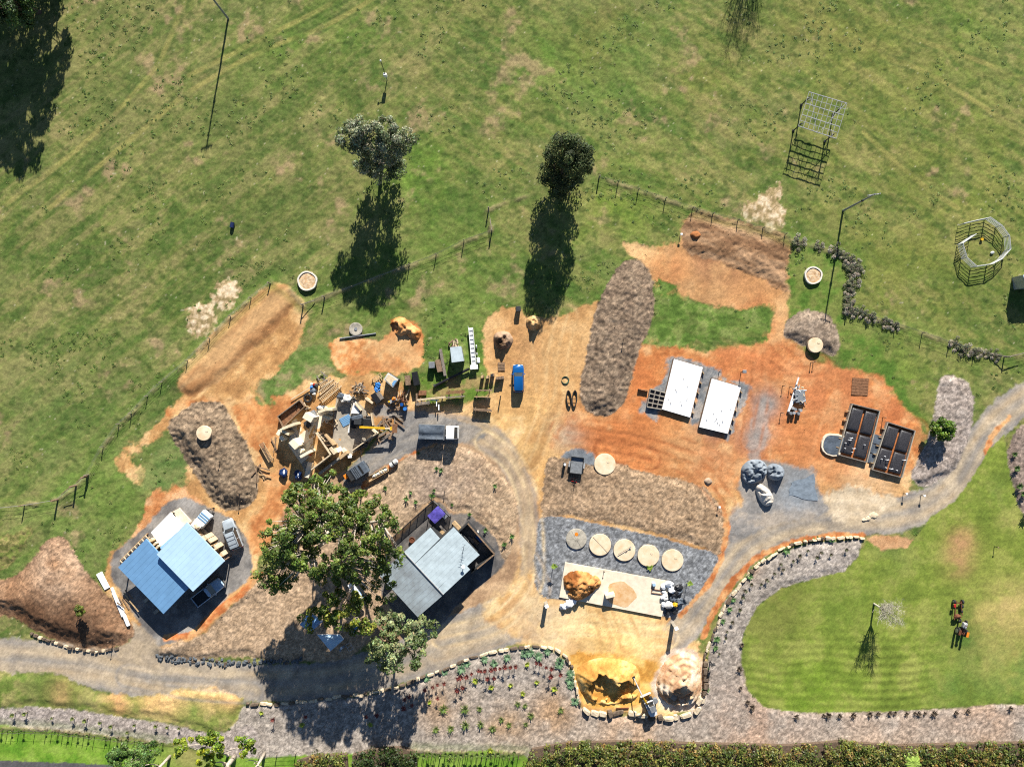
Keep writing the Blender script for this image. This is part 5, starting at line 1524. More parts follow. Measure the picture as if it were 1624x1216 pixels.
def leaves(name, parent, cen, rad, nper, size, cols, seed, squash=0.75, up=0.35, aspect=0.55, m=None, fill=0.55):
    """leaf-sized faces spread through clumps; cen (n,3), rad (n,)"""
    r = np.random.default_rng(seed)
    cen = np.asarray(cen, float)
    rad = np.asarray(rad, float)
    n = len(cen)
    d = r.normal(size=(n, nper, 3))
    d /= np.linalg.norm(d, axis=2, keepdims=True)
    d[..., 2] = np.abs(d[..., 2]) * np.where(r.random((n, nper)) < 0.72, 1, -1)
    rr = fill + (1 - fill) * r.random((n, nper)) ** 0.6
    p = cen[:, None, :] + d * (rr * rad[:, None])[..., None] * np.array([1, 1, squash])
    nrm = d + r.normal(size=d.shape) * 0.55 + np.array([0, 0, up])
    nrm /= np.linalg.norm(nrm, axis=2, keepdims=True)
    t = r.normal(size=d.shape)
    t -= nrm * (t * nrm).sum(2, keepdims=True)
    t /= np.linalg.norm(t, axis=2, keepdims=True)
    bt = np.cross(nrm, t)
    s = size * (0.6 + 0.8 * r.random((n, nper)))[..., None]
    v0 = p - t * s
    v1 = p + bt * s * aspect
    v2 = p + t * s - nrm * s * 0.3
    v3 = p - bt * s * aspect
    V = np.stack([v0, v1, v2, v3], 2).reshape(-1, 3)
    F = np.arange(len(V)).reshape(-1, 4)
    cl = np.array([C(*c) for c in cols])
    k = r.integers(0, len(cl), n)
    base = cl[k][:, None, :] * (0.78 + 0.44 * r.random((n, 1, 1)))
    lf = base * (0.7 + 0.6 * r.random((n, nper, 1))) * (1 + 0.14 * r.normal(size=(n, nper, 3)) * np.array([1, 0.4, 0.5]))
    CC = np.repeat(np.clip(lf, 0.004, 0.6).reshape(-1, 3), 4, 0)
    o = fast_mesh(name, V, F, CC.astype(np.float32), None, m or M_leaf)
    o.parent = parent
    return o


def shell(lobes, seed, jit=0.25):
    """clump centres over the upper skin of ellipsoidal lobes (x, y, z, rx, ry, rz, n)"""
    r = np.random.default_rng(seed)
    out = []
    for (x, y, z, rx, ry, rz, n) in lobes:
        d = r.normal(size=(n, 3))
        d /= np.linalg.norm(d, axis=1, keepdims=True)
        d[:, 2] = np.where(r.random(n) < 0.78, np.abs(d[:, 2]), -np.abs(d[:, 2]) * 0.6)
        k = 1 - jit * r.random((n, 1)) - (r.random((n, 1)) < 0.2) * 0.35
        out.append(np.array([x, y, z]) + d * k * np.array([rx, ry, rz]))
    return np.concatenate(out)


def make_tree(label, base, lobes, clump=(0.6, 1.0), nper=90, leaf=0.2, cols=((70, 100, 40),), trunk=0.3, bark=None, seed=1, cat='tree', fork=0.35, name='tree', top=None, limbs=7, twig=True, group=None, squash=0.75, m=None, fill=0.55, up=0.35, shown=None):
    bx, by, bz = G(*base)
    t = thing(name, label, cat, (bx, by, bz), 0, group)
    r = np.random.default_rng(seed)
    L = []
    for (px, py, z, rx, ry, rz, n) in lobes:
        x, y = W(px, py, z)
        L.append((x - bx, y - by, z - bz, rx, ry, rz, n))
    cen = shell(L, seed)
    rad = r.uniform(clump[0], clump[1], len(cen))
    tops = np.array([(l[0], l[1], l[2]) for l in L])
    mt = tops.mean(0) if top is None else np.array(top)
    f = Vector(mt) * fork
    bark = bark or M_barkg
    mb = MB()
    mid = Vector((f.x * 0.5 + 0.05, f.y * 0.5, f.z * 0.5))
    mb.path([(0, 0, -0.2), (0, 0, 0.2), tuple(mid), tuple(f)], [trunk * 1.5, trunk * 1.1, trunk * 0.9, trunk * 0.75], 9)
    mesh_obj('trunk', mb, bark, t, smooth=True)
    # limbs to spread points, twigs to clumps
    pick = r.choice(len(cen), min(limbs, len(cen)), replace=False)
    nodes = []
    for k in pick:
        e = Vector(cen[k])
        a = f
        m1 = lerp(a, e, 0.4) + Vector(r.normal(size=3) * 0.25) + Vector((0, 0, -0.1 * (e - a).length))
        m2 = lerp(a, e, 0.72) + Vector(r.normal(size=3) * 0.25)
        lb = MB().path([tuple(a), tuple(m1), tuple(m2), tuple(e)], [trunk * 0.6, trunk * 0.42, trunk * 0.28, trunk * 0.12], 7)
        mesh_obj('limb', lb, bark, t, smooth=True)
        nodes += [lerp(m1, m2, q) for q in (0, 0.5, 1)]
    if twig:
        tw = MB()
        for c in cen:
            e = Vector(c)
            q = min(nodes, key=lambda w: (w - e).length)
            tw.path([tuple(q), tuple(lerp(q, e, 0.5) + Vector(r.normal(size=3) * 0.12)), tuple(e)], [trunk * 0.16 + 0.02, trunk * 0.1 + 0.015, 0.015], 5)
        o = mesh_obj('branches', tw, bark, t, smooth=True)
        tag(o, kind='stuff')
    leaves('crown', t, cen, rad, nper, leaf, cols, seed + 5, squash, up, m=m, fill=fill)
    return t


# the big spreading tree by the grey-roofed house
make_tree('huge spreading shade tree with rosettes of glossy leaves and pale branches by the grey-roofed house', (549, 822),
          [(520, 850, 15.0, 6.5, 6.0, 3.2, 129), (460, 860, 12.5, 4.5, 4.5, 2.6, 78), (505, 795, 13.5, 5.0, 3.4, 2.4, 68), (575, 830, 13.0, 5.0, 4.5, 2.6, 78), (602, 880, 9.5, 3.6, 2.6, 1.8, 37),
           (440, 905, 9.5, 3.4, 3.2, 1.8, 47), (540, 905, 11.0, 4.5, 2.2, 1.6, 30), (600, 925, 7.0, 2.6, 4.0, 1.8, 30), (520, 765, 9.5, 2.0, 1.6, 1.2, 11)],
          (0.42, 0.8), 60, 0.2, ((98, 120, 48), (118, 138, 58), (136, 152, 72), (108, 126, 56), (84, 106, 44)), 0.62, M_bark, 21, limbs=16, fork=0.42, fill=0.5)
make_tree('smaller yellow-green tree overhanging the blue tarps under the big tree', (562, 920), [(545, 962, 11.5, 3.6, 3.2, 1.6, 34), (500, 985, 9.5, 2.4, 2.0, 1.0, 10), (568, 995, 9.5, 2.4, 1.6, 1.0, 10)],
          (0.45, 0.75), 60, 0.22, ((142, 150, 52), (120, 136, 52), (156, 160, 66), (96, 116, 46)), 0.22, M_bark, 22, limbs=8)
make_tree('leaning grey-green tree growing out over the driveway from the stone edging', (622, 1097), [(632, 1020, 8.2, 4.2, 4.4, 2.2, 48), (668, 1000, 7.5, 2.6, 2.0, 1.3, 14), (618, 980, 7.4, 2.2, 2.0, 1.3, 12), (608, 1035, 7.0, 2.6, 2.6, 1.4, 16)],
          (0.5, 0.85), 75, 0.2, ((140, 154, 98), (118, 136, 82), (158, 168, 120), (98, 116, 66)), 0.2, M_barkg, 23, limbs=9, fork=0.45)
make_tree('grey-leaved eucalypt with an open crown standing in the paddock', (606, 262), [(598, 212, 10.6, 4.0, 2.6, 2.2, 52), (560, 218, 9.5, 2.4, 2.2, 1.8, 26), (635, 225, 9.0, 2.2, 2.4, 2.2, 28), (600, 242, 7.6, 4.2, 2.4, 2.0, 40), (604, 256, 5.0, 4.4, 2.4, 2.0, 44), (606, 264, 2.6, 3.6, 2.2, 1.6, 34)],
          (0.5, 0.9), 95, 0.15, ((150, 156, 122), (124, 136, 96), (170, 174, 144), (100, 114, 72)), 0.3, M_barkg, 24, limbs=9, fork=0.5, squash=0.9)
make_tree('dense dark conifer throwing a long shadow across the yard', (886, 302), [(898, 262, 6.0, 4.1, 4.1, 4.6, 70), (900, 246, 9.5, 3.0, 3.0, 3.6, 44), (892, 285, 2.4, 3.3, 3.0, 2.2, 40)],
          (0.7, 1.1), 150, 0.14, ((70, 84, 42), (86, 100, 50), (104, 114, 60), (54, 68, 34)), 0.3, M_barkd, 25, limbs=5, m=M_leafd, fill=0.7, up=0.6)
make_tree('small pale eucalypt tucked in front of the dense dark conifer', (903, 308), [(908, 288, 4.6, 1.6, 1.3, 1.2, 14), (888, 296, 3.6, 1.3, 1.0, 1.0, 9)],
          (0.4, 0.65), 80, 0.13, ((108, 124, 92), (90, 108, 74), (70, 90, 58)), 0.12, M_barkg, 26, limbs=4)
for i, (b, lo, lab) in enumerate((((62, 20), [(8, -6, 8.5, 4.4, 4.4, 3.6, 70), (30, 20, 4.0, 3.0, 3.0, 2.5, 30)], 'big dark tree at the corner whose lit crown pokes into the frame'), ((95, -70), [(45, -120, 8, 4.0, 4.0, 4.0, 56), (60, -100, 3.5, 3.2, 3.2, 3.0, 34)], 'big dark tree just beyond the upper edge of the corner'),
                                  ((40, -80), [(-30, -140, 10, 4.5, 4.5, 4.5, 76), (0, -110, 4.5, 4.0, 4.0, 3.5, 40)], 'tall dark tree behind the corner tree, out past the edge'), ((5, 10), [(-60, -35, 9.5, 4.6, 4.6, 3.5, 60), (-30, -10, 4.5, 4.0, 4.0, 3.5, 40)], 'dark tree beyond the left edge with only its shadow in view'))):
    make_tree(lab, b, lo, (0.6, 1.1), 90, 0.22, ((70, 96, 46), (92, 118, 60), (56, 80, 40)), 0.35, M_barkd, 31 + i, limbs=6, group='trees in the far corner')
make_tree('round bright green bush on the grey mulch island', (1491, 690), [(1494, 681, 1.9, 1.75, 1.75, 1.3, 60)], (0.35, 0.55), 60, 0.17, ((92, 124, 36), (114, 142, 46), (74, 104, 32)), 0.12, M_barkd, 41, cat='bush', name='bush', limbs=5, fork=0.3)
make_tree('young round-headed tree on the brown mulch bank', (128, 985), [(127, 968, 2.6, 0.8, 0.8, 0.6, 16)], (0.25, 0.4), 50, 0.12, ((96, 112, 40), (120, 132, 52)), 0.06, M_barkd, 42, limbs=3, name='young_tree')
make_tree('yellow-green tree on white trunks at the bottom edge', (362, 1196), [(330, 1172, 6.5, 3.0, 2.2, 1.3, 26), (388, 1180, 5.5, 2.0, 1.6, 1.0, 12), (290, 1185, 5.5, 1.8, 1.6, 1.0, 10), (335, 1205, 5.0, 3.0, 1.2, 0.8, 10)],
          (0.4, 0.7), 60, 0.2, ((168, 180, 40), (136, 156, 44), (106, 134, 44), (150, 168, 60)), 0.2, M_bark, 43, limbs=9)
make_tree('dull green rounded tree at the bottom edge by the sealed road', (225, 1192), [(205, 1205, 3.6, 3.2, 2.8, 2.0, 50), (235, 1190, 3.2, 1.6, 1.6, 1.2, 14)], (0.4, 0.75), 80, 0.17, ((100, 130, 62), (82, 112, 54), (120, 148, 78)), 0.2, M_barkg, 44, limbs=6)


# bare trees
def bare_tree(label, base, h, spread, seed, bark, n=7, twigs=5, dirx=0.0, r0=0.16, cut=None):
    bx, by, bz = G(*base)
    t = thing('bare_tree', label, 'tree', (bx, by, bz))
    r = np.random.default_rng(seed)
    f = Vector((dirx * 0.15, 0, h * 0.32))
    mesh_obj('trunk', MB().path([(0, 0, -0.2), (0, 0, 0.3), tuple(f)], [r0 * 1.3, r0, r0 * 0.8], 8), bark, t, smooth=True)
    fine = MB()
    for k in range(n):
        a = 2 * math.pi * (k + r.random() * 0.6) / n
        q = spread * (0.45 + 0.55 * r.random())
        e = Vector((math.cos(a) * q + dirx * 0.4, math.sin(a) * q, h * (0.75 + 0.25 * r.random())))
        m1 = lerp(f, e, 0.4) + Vector((0, 0, -0.06 * h))
        mesh_obj('limb', MB().path([tuple(f), tuple(m1), tuple(e)], [r0 * 0.55, r0 * 0.34, 0.02], 6), bark, t, smooth=True)
        for j in range(twigs):
            s0 = lerp(m1, e, r.random() * 0.9)
            e1 = s0 + Vector((r.normal() * spread * 0.28, r.normal() * spread * 0.28, abs(r.normal()) * h * 0.12 + 0.1))
            fine.tube(tuple(s0), tuple(e1), 0.022, 0.01, 4)
            for j2 in range(9):
                s1 = lerp(s0, e1, 0.3 + 0.7 * r.random())
                e2 = s1 + Vector((r.normal() * spread * 0.16, r.normal() * spread * 0.16, abs(r.normal()) * h * 0.07))
                fine.tube(tuple(s1), tuple(e2), 0.013, 0.006, 3)
    tag(mesh_obj('twigs', fine, bark, t), kind='stuff')
    return t


M_twig = mat("pale_twig", C(196, 190, 170), 0.9, 0, 0.15, 5)
bare_tree('leafless white-twigged tree in the middle of the lawn', (1386, 957), 5.6, 2.1, 51, M_twig, 11, 12, dirx=0.4)
bare_tree('leafless tree beyond the upper edge whose branch shadows fall on the paddock', (1200, -112), 10.0, 4.2, 52, M_barkd, 12, 9, r0=0.22)
for i, (b, tp, lab) in enumerate((((270, 1198), (238, 1230), 'bare white trunk left of the yellow-green tree'), ((372, 1199), (352, 1222), 'thick white trunk between the other two white trunks'), ((420, 1193), (402, 1222), 'bare white trunk right of the yellow-green tree'))):
    bx, by, bz = G(*b)
    t = thing('dead_tree', lab, 'trunk', (bx, by, bz))
    z = 5.5
    ex, ey = W(*tp, z)
    e = Vector((ex - bx, ey - by, z))
    k = 0.34 if i == 1 else 0.2
    mesh_obj('trunk', MB().path([(0, 0, -0.1), tuple(lerp(Vector((0, 0, 0)), e, 0.5) + Vector((0.1, 0, 0.2))), tuple(e)], [k * 1.3, k, k * 0.7], 9), M_bark, t, smooth=True)
    for q in range(3):
        s0 = lerp(Vector((0, 0, 0)), e, 0.5 + 0.15 * q)
        mesh_obj('limb', MB().path([tuple(s0), tuple(s0 + Vector((0.8 * (q - 1), 0.9, 1.1))), tuple(s0 + Vector((1.5 * (q - 1) + 0.2, 1.2, 2.0)))], [k * 0.45, k * 0.3, 0.03], 6), M_bark, t, smooth=True)

# clipped hedges along the bottom
def hedge(label, pl, h, seed, cols, dens=3.2, rj=(0.45, 0.8)):
    r = np.random.default_rng(seed)
    P = [W(*p) for p in pl]
    xs, ys = [p[0] for p in P], [p[1] for p in P]
    n = int((max(xs) - min(xs)) * (max(ys) - min(ys)) * dens)
    x = r.uniform(min(xs), max(xs), n)
    y = r.uniform(min(ys), max(ys), n)
    s = sdf_poly(x, y, P)
    k = s < -0.2
    x, y, s = x[k], y[k], s[k]
    z = h * np.clip(0.35 + 0.9 * (-s) / 1.2, 0, 1) * (0.82 + 0.3 * fbm(x, y, 2.5, seed, 3)) + r.normal(size=len(x)) * 0.12
    cx, cy = float(np.mean(xs)), float(np.mean(ys))
    t = thing('hedge', label, 'hedge', (cx, cy, 0))
    leaves('foliage', t, np.stack([x - cx, y - cy, z], 1), r.uniform(rj[0], rj[1], len(x)), 26, 0.17, cols, seed, 0.8, 0.6)
    inner = [(cx + (p[0] - cx) * 0.985 - cx, cy + (p[1] - cy) * 0.82 - cy) for p in P]
    mesh_obj('inner_branches', MB().prism(inner, 0, h * 0.45), M_barkd, t)
    return t


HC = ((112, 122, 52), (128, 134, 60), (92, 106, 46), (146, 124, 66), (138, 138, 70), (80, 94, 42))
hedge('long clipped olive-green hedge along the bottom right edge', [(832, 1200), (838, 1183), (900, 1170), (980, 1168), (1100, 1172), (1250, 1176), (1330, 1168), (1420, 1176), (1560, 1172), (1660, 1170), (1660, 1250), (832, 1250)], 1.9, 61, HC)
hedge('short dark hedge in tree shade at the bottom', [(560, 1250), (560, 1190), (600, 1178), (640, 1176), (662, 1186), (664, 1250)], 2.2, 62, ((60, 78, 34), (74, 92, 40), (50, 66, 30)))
hedge('low olive hedge end beside the dark hedge at the bottom', [(470, 1250), (472, 1200), (500, 1190), (552, 1188), (556, 1250)], 1.5, 63, HC)
pb = G(1436, 1198, 1.4)
t = thing('palm', 'pale yellow-green fan palm standing in the long hedge', 'palm', pb)
mesh_obj('trunk', MB().tube((0, 0, -1.5), (0, 0, 0.9), 0.18, 0.14, 8), M_barkd, t)
M_frond = mat("frond_green", C(150, 176, 76), 0.6, 0, 0.15, 3)
for k in range(14):
    a = 2 * math.pi * k / 14 + 0.2
    L_ = 1.5 + 0.5 * (k % 3) / 2
    mb = MB()
    pts = [(math.cos(a) * L_ * q, math.sin(a) * L_ * q, 0.9 + 0.7 * q - 1.3 * q * q) for q in (0, 0.3, 0.6, 0.85, 1.0)]
    wd = [0.05, 0.2, 0.26, 0.16, 0.02]
    sx, sy = -math.sin(a), math.cos(a)
    vs = []
    for p, w_ in zip(pts, wd):
        vs += [(p[0] - sx * w_, p[1] - sy * w_, p[2] - 0.08), (p[0], p[1], p[2]), (p[0] + sx * w_, p[1] + sy * w_, p[2] - 0.08)]
    mb.add(vs, [(i * 3 + j, i * 3 + j + 1, i * 3 + j + 4, i * 3 + j + 3) for i in range(4) for j in range(2)])
    mesh_obj('frond', mb, M_frond, t)


# garden plants: one of each kind built, then copied
def rosette(name, label, cat, group, cols, n, L, wd, z, lift, seed):
    r = np.random.default_rng(seed)
    t = thing(name, label, cat, (0, 0, 0), 0, group)
    V, F, CC = [], [], []
    cl = [C(*c) for c in cols]
    for k in range(n):
        a = 2 * math.pi * (k + r.random() * 0.7) / n
        ll = L * r.uniform(0.65, 1.1)
        rise = r.uniform(0.2, 1.0) * lift
        sx, sy = -math.sin(a), math.cos(a)
        o = len(V)
        for q, w_ in ((0.05, 0.5), (0.55, 1.0), (1.0, 0.05)):
            zz = z + rise * q * (1.5 - q)
            V += [(math.cos(a) * ll * q - sx * wd * w_, math.sin(a) * ll * q - sy * wd * w_, zz), (math.cos(a) * ll * q + sx * wd * w_, math.sin(a) * ll * q + sy * wd * w_, zz)]
        F += [(o, o + 1, o + 3, o + 2), (o + 2, o + 3, o + 5, o + 4)]
        c = np.array(cl[r.integers(0, len(cl))]) * r.uniform(0.7, 1.25)
        CC += [c] * 6
    o = fast_mesh('foliage', np.array(V), np.array(F), np.array(CC, np.float32), None, M_leaf)
    o.parent = t
    mesh_obj('stem', MB().tube((0, 0, -0.1), (0, 0, z + 0.05), 0.05, 0.04, 5), M_barkd, t)
    return t


def scatter(proto, pts, seed, smin=0.8, smax=1.2):
    r = random.Random(seed)
    text = proto['label']
    for i, (px, py) in enumerate(sorted(pts)):
        o = proto if i == 0 else copy_tree(proto)
        k = i + 1
        nth = str(k) + ('th' if 10 < k < 20 else {1: 'st', 2: 'nd', 3: 'rd'}.get(k % 10, 'th'))
        o['label'] = ('leftmost ' if i == 0 else 'rightmost ' if k == len(pts) else '') + text + ('' if i == 0 or k == len(pts) else ', ' + nth + ' from left')
        o.location = G(px, py)
        o.rotation_euler = (0, 0, r.uniform(0, 6.28))
        s = r.uniform(smin, smax)
        o.scale = (s, s, s)


red = rosette('cordyline', 'dark red spiky cordyline in the lower garden bed', 'plant', 'red cordylines in the lower garden bed', ((120, 56, 50), (96, 42, 40), (140, 70, 60)), 16, 0.45, 0.06, 1.0, 0.5, 71)
zc = 280 / 1624.0
scatter(red, [(640 + x * zc, 1020 + y * zc) for x, y in ((205, 400), (275, 375), (318, 350), (378, 340), (20, 485), (60, 455), (85, 540), (12, 560), (318, 475), (505, 290), (535, 275), (585, 270), (630, 250), (690, 220), (715, 230), (752, 220), (548, 372), (498, 402), (805, 210), (845, 205), (888, 205), (930, 185), (985, 190), (1030, 185), (838, 292), (775, 290),
                                                          (1222, 155), (1258, 170), (1310, 195), (1360, 205), (1352, 270), (1440, 258))] + [(437, 1135), (488, 1131), (583, 1131), (600, 1128)], 72)
ag = rosette('agave', 'blue-green agave against the stone edging of the lower garden', 'plant', 'agaves along the stone edging', ((128, 160, 120), (104, 140, 98), (150, 176, 140)), 18, 0.75, 0.11, 0.1, 0.55, 73)
scatter(ag, [(640 + x * zc, 1020 + y * zc) for x, y in ((215, 310), (378, 255), (530, 225), (585, 175), (745, 140), (835, 170), (950, 120), (1110, 85), (1165, 75), (1320, 70), (1440, 155), (1430, 185), (1535, 270), (1530, 330), (1540, 385), (1575, 520), (1240, 110))], 74)
ag2 = rosette('agave', 'green agave among the pale stones edging the lawn bed', 'plant', 'agaves edging the lawn bed', ((120, 156, 92), (96, 132, 74)), 14, 0.6, 0.1, 0.1, 0.5, 75)
scatter(ag2, [(1188, 913), (1246, 872), (1318, 855), (1162, 950), (1156, 965), (1146, 984), (1136, 1012), (1134, 1026), (1120, 1060), (1119, 1092)], 76)
yl = rosette('bromeliad', 'lime-yellow bromeliad scattered in the lower garden mulch', 'plant', 'lime bromeliads in the lower garden bed', ((176, 190, 62), (148, 172, 56), (196, 200, 90)), 18, 0.55, 0.08, 0.15, 0.6, 77)
scatter(yl, [(640 + x * zc, 1020 + y * zc) for x, y in ((1135, 180), (1225, 345), (1385, 405), (808, 390), (985, 370), (1095, 450), (240, 530), (660, 330))] + [(778, 1187), (480, 1147), (416, 1128), (588, 1147)], 78)
sg = rosette('grass_clump', 'small tufted green grass clump in the lower garden mulch', 'plant', 'grass clumps in the lower garden bed', ((120, 146, 66), (94, 122, 50), (150, 160, 86)), 26, 0.6, 0.04, 0.05, 0.7, 79)
scatter(sg, [(640 + x * zc, 1020 + y * zc) for x, y in ((370, 590), (300, 780), (565, 590), (700, 590), (570, 735), (710, 730), (435, 770), (1118, 560), (1125, 730), (1170, 650), (1445, 600), (900, 690), (820, 770), (970, 735), (1050, 545), (430, 1020))], 80, 0.9, 1.6)
sp = rosette('seedling', 'tiny green seedling planted in the dry mulch inside the loop', 'plant', 'seedlings inside the loop bed', ((100, 140, 70), (78, 116, 52)), 14, 0.42, 0.06, 0.15, 0.6, 81)
scatter(sp, [(785, 770), (664, 718), (652, 780), (689, 777), (693, 742), (700, 745), (626, 825), (612, 773), (645, 790), (686, 785), (717, 800), (660, 795), (770, 840), (800, 862), (812, 850), (745, 815)], 82, 0.8, 1.5)
sk = rosette('seedling', 'dry brown plant tuft along the pale strip below the lawn', 'plant', 'plant tufts on the strip below the lawn', ((88, 74, 62), (110, 92, 74), (72, 66, 52)), 18, 0.5, 0.05, 0.1, 0.6, 83)
scatter(sk, [(1305, 1133), (1312, 1132), (1378, 1131), (1391, 1130), (1410, 1129), (1418, 1129), (1436, 1130), (1449, 1129), (1455, 1129), (1465, 1129), (1479, 1129), (1514, 1128), (1533, 1126), (1600, 1121), (1262, 1134), (1330, 1133), (1352, 1132), (1176, 1022), (1172, 1060), (1174, 1090), (1185, 1112), (1192, 1120)], 84, 0.8, 1.4)
sb = rosette('tube_stock', 'little dark shrub in the curved bed beside the lawn', 'plant', 'shrubs in the curved bed', ((92, 84, 66), (80, 92, 56), (112, 98, 76)), 16, 0.45, 0.05, 0.3, 0.5, 85)
scatter(sb, [(1236, 893), (1214, 918), (1206, 925), (1300, 875), (1294, 882), (1316, 878), (1266, 880), (1240, 902), (1180, 935), (1176, 945), (1172, 965), (1160, 985), (1152, 1000), (1150, 1010), (1140, 1035), (1340, 870), (1190, 925), (1226, 908), (1256, 888), (1280, 872)], 86, 0.7, 1.2)
sr = rosette('young_shrub', 'young green shrub in the mulch at the right edge', 'plant', 'shrubs at the right edge', ((96, 124, 60), (74, 100, 48)), 22, 0.6, 0.08, 0.25, 0.8, 87)
scatter(sr, [(1608, 742), (1612, 770), (1618, 782), (1622, 815), (1606, 720)], 88)
for i, (px, py, lab) in enumerate(((878, 893, 'thin upright papaya plant at the left end of the gravel bed'), (1090, 920, 'thin upright papaya plant right of the sand-bay concrete'), (1030, 899, 'low strappy plant below the tank lids'))):
    o = rosette('papaya', lab, 'plant', None, ((164, 186, 72), (128, 160, 64)), 14, 0.6, 0.1, 1.7 if i < 2 else 0.2, 0.3, 91 + i)
    o.location = G(px, py)
# saltbush humps and weeds along the fence lines
bush = thing('saltbush', 'pale grey saltbush hump on the fence line at the right', 'bush', (0, 0, 0), 0, 'saltbush along the fence')
leaves('foliage', bush, NR.normal(size=(16, 3)) * np.array([0.5, 0.5, 0.05]) + np.array([0, 0, 0.2]), np.full(16, 0.34), 60, 0.08, ((146, 138, 122), (124, 122, 98), (160, 150, 134), (108, 114, 78)), 95, 0.7, 1.6, m=M_leafd)
mesh_obj('stem', MB().tube((0, 0, -0.1), (0, 0, 0.4), 0.06), M_barkd, bush)
scatter(bush, [(1264, 383), (1297, 390), (1325, 400), (1338, 407), (1350, 412), (1358, 418), (1362, 428), (1350, 425), (1342, 418), (1351, 447), (1349, 460), (1345, 474), (1344, 488), (1352, 494), (1366, 497), (1382, 503), (1405, 510), (1420, 517), (1516, 548), (1530, 553), (1548, 557), (1566, 562), (1580, 566)], 96, 0.7, 1.2)

# ---------------------------------------------------------------- heaps
def heap(name, label, cat, pl, h, cols, seed, rough=0.25, peak=1.0, bites=(), step=0.16, z0=-0.1, grain=0.5, steep=1.6, freq=1.4, terr=0, ridge=0):
    P = [W(*p) for p in smooth_poly(pl, 4)]
    cx = sum(p[0] for p in P) / len(P)
    cy = sum(p[1] for p in P) / len(P)
    xs = np.arange(min(p[0] for p in P) - 0.4, max(p[0] for p in P) + 0.4, step)
    ys = np.arange(min(p[1] for p in P) - 0.4, max(p[1] for p in P) + 0.4, step)
    gx_, gy_ = np.meshgrid(xs, ys)
    x, y = gx_.ravel(), gy_.ravel()
    s = sdf_poly(x, y, P)
    dmax = max(0.3, float(-s.min()))
    z = h * np.clip(-s / dmax * steep, 0, 1) ** peak
    z = z + rough * (fbm(x, y, freq, seed, 4, 0.6) - 0.5) * 2 * sstep(0.1, -0.5, s)
    z = z + 0.3 * rough * (fbm(x, y, 0.42, seed + 21, 2) - 0.5) * 2 * sstep(0.1, -0.5, s)
    if ridge:
        z = z - ridge * (1 - np.abs(fbm(x, y, 1.5, seed + 31, 2) - 0.5) * 7).clip(0, 1) * sstep(0.1, -0.6, s)
    if terr:
        q = z / terr
        z = terr * (np.floor(q) + sstep(0.35, 0.65, q - np.floor(q)))
    for (px, py, r, dep) in bites:
        bx, by = W(px, py)
        d = np.hypot(x - bx, (y - by)) / (r * 0.1) + (fbm(x, y, 0.9, seed + 3, 3) - 0.5) * 0.7
        z = z - dep * sstep(1.0, 0.72, d) * sstep(0.1, -0.4, s)
    z = np.where(s > 0.05, z0 - 0.1, z)
    g0 = np.array([gz(float(a), float(b)) for a, b in zip(x, y)])
    V = np.stack([x - cx, y - cy, z + g0 * 0.6], 1)
    nx = len(xs)
    vi = np.arange(len(x)).reshape(len(ys), nx)
    Q_ = np.stack([vi[:-1, :-1].ravel(), vi[:-1, 1:].ravel(), vi[1:, 1:].ravel(), vi[1:, :-1].ravel()], 1)
    keep = (s[Q_] < 0.25).any(1)
    Q_ = Q_[keep]
    cc = tex(x, y, cols, 1.6, seed + 9, 1.6)
    o = fast_mesh(name, V, Q_, cc.astype(np.float32), np.full(len(x), grain), ground_mat)
    o.location = (cx, cy, 0)
    return tag(o, label, cat)


heap('sand_heap', 'heap of yellow building sand dug into in front of the stone bay', 'sand', [(912, 1066), (935, 1046), (965, 1042), (1000, 1050), (1014, 1066), (1014, 1092), (1008, 1108), (985, 1115), (960, 1117), (928, 1106)], 1.9, [(190, 136, 68), (218, 168, 92), (234, 196, 126)], 3, 0.3, 0.95,
     [(956, 1088, 25, 1.5), (990, 1090, 15, 1.2), (972, 1100, 14, 0.7), (1004, 1094, 8, 0.6)], steep=1.5, freq=1.0)
heap('sand_heap', 'pale and pinkish sand heap with stepped cut faces beside the mini excavator', 'sand', [(1040, 1092), (1046, 1064), (1062, 1042), (1088, 1034), (1110, 1048), (1114, 1085), (1106, 1110), (1082, 1120), (1056, 1114)], 2.4, [(196, 150, 112), (222, 188, 150), (240, 222, 198)], 5, 0.28, 0.9,
     [(1078, 1096, 18, 1.0), (1066, 1106, 9, 0.6)], freq=1.4, terr=0.65, steep=1.2)
heap('soil_heap', 'orange crumbly soil heap on the left of the concrete sand bay', 'soil', [(892, 915), (908, 903), (928, 904), (948, 912), (954, 926), (938, 942), (918, 952), (900, 944)], 1.5, [(136, 82, 42), (184, 122, 68), (212, 156, 96)], 7, 0.65, 0.8, freq=0.7)
heap('soil_heap', 'lumpy grey-brown clod heap above the blue car', 'soil', [(783, 532), (795, 525), (808, 528), (814, 540), (808, 551), (795, 555), (785, 548)], 1.2, [(104, 80, 60), (150, 122, 98), (180, 152, 126)], 9, 0.8, 0.7, freq=0.6)
heap('soil_heap', 'small golden clod heap under the tip of the conifer shadow', 'soil', [(834, 508), (844, 500), (855, 504), (859, 516), (852, 524), (840, 523)], 1.1, [(150, 110, 66), (196, 156, 104), (216, 180, 130)], 11, 0.8, 0.7, freq=0.55)
heap('soil_heap', 'orange excavated soil heap above the dug rectangle', 'soil', [(618, 518), (625, 505), (640, 503), (655, 515), (668, 525), (664, 540), (648, 536), (630, 532)], 0.9, [(160, 96, 48), (212, 146, 88), (226, 172, 116)], 13, 0.55, 0.9, [(626, 520, 9, 0.9), (642, 540, 9, 0.9)], freq=0.9)
heap('soil_heap', 'narrow dark soil windrow behind the pale logs at the top bench', 'soil', [(1092, 372), (1104, 366), (1112, 374), (1102, 382)], 0.5, [(150, 96, 58), (196, 130, 80)], 14, 0.2, 0.9)
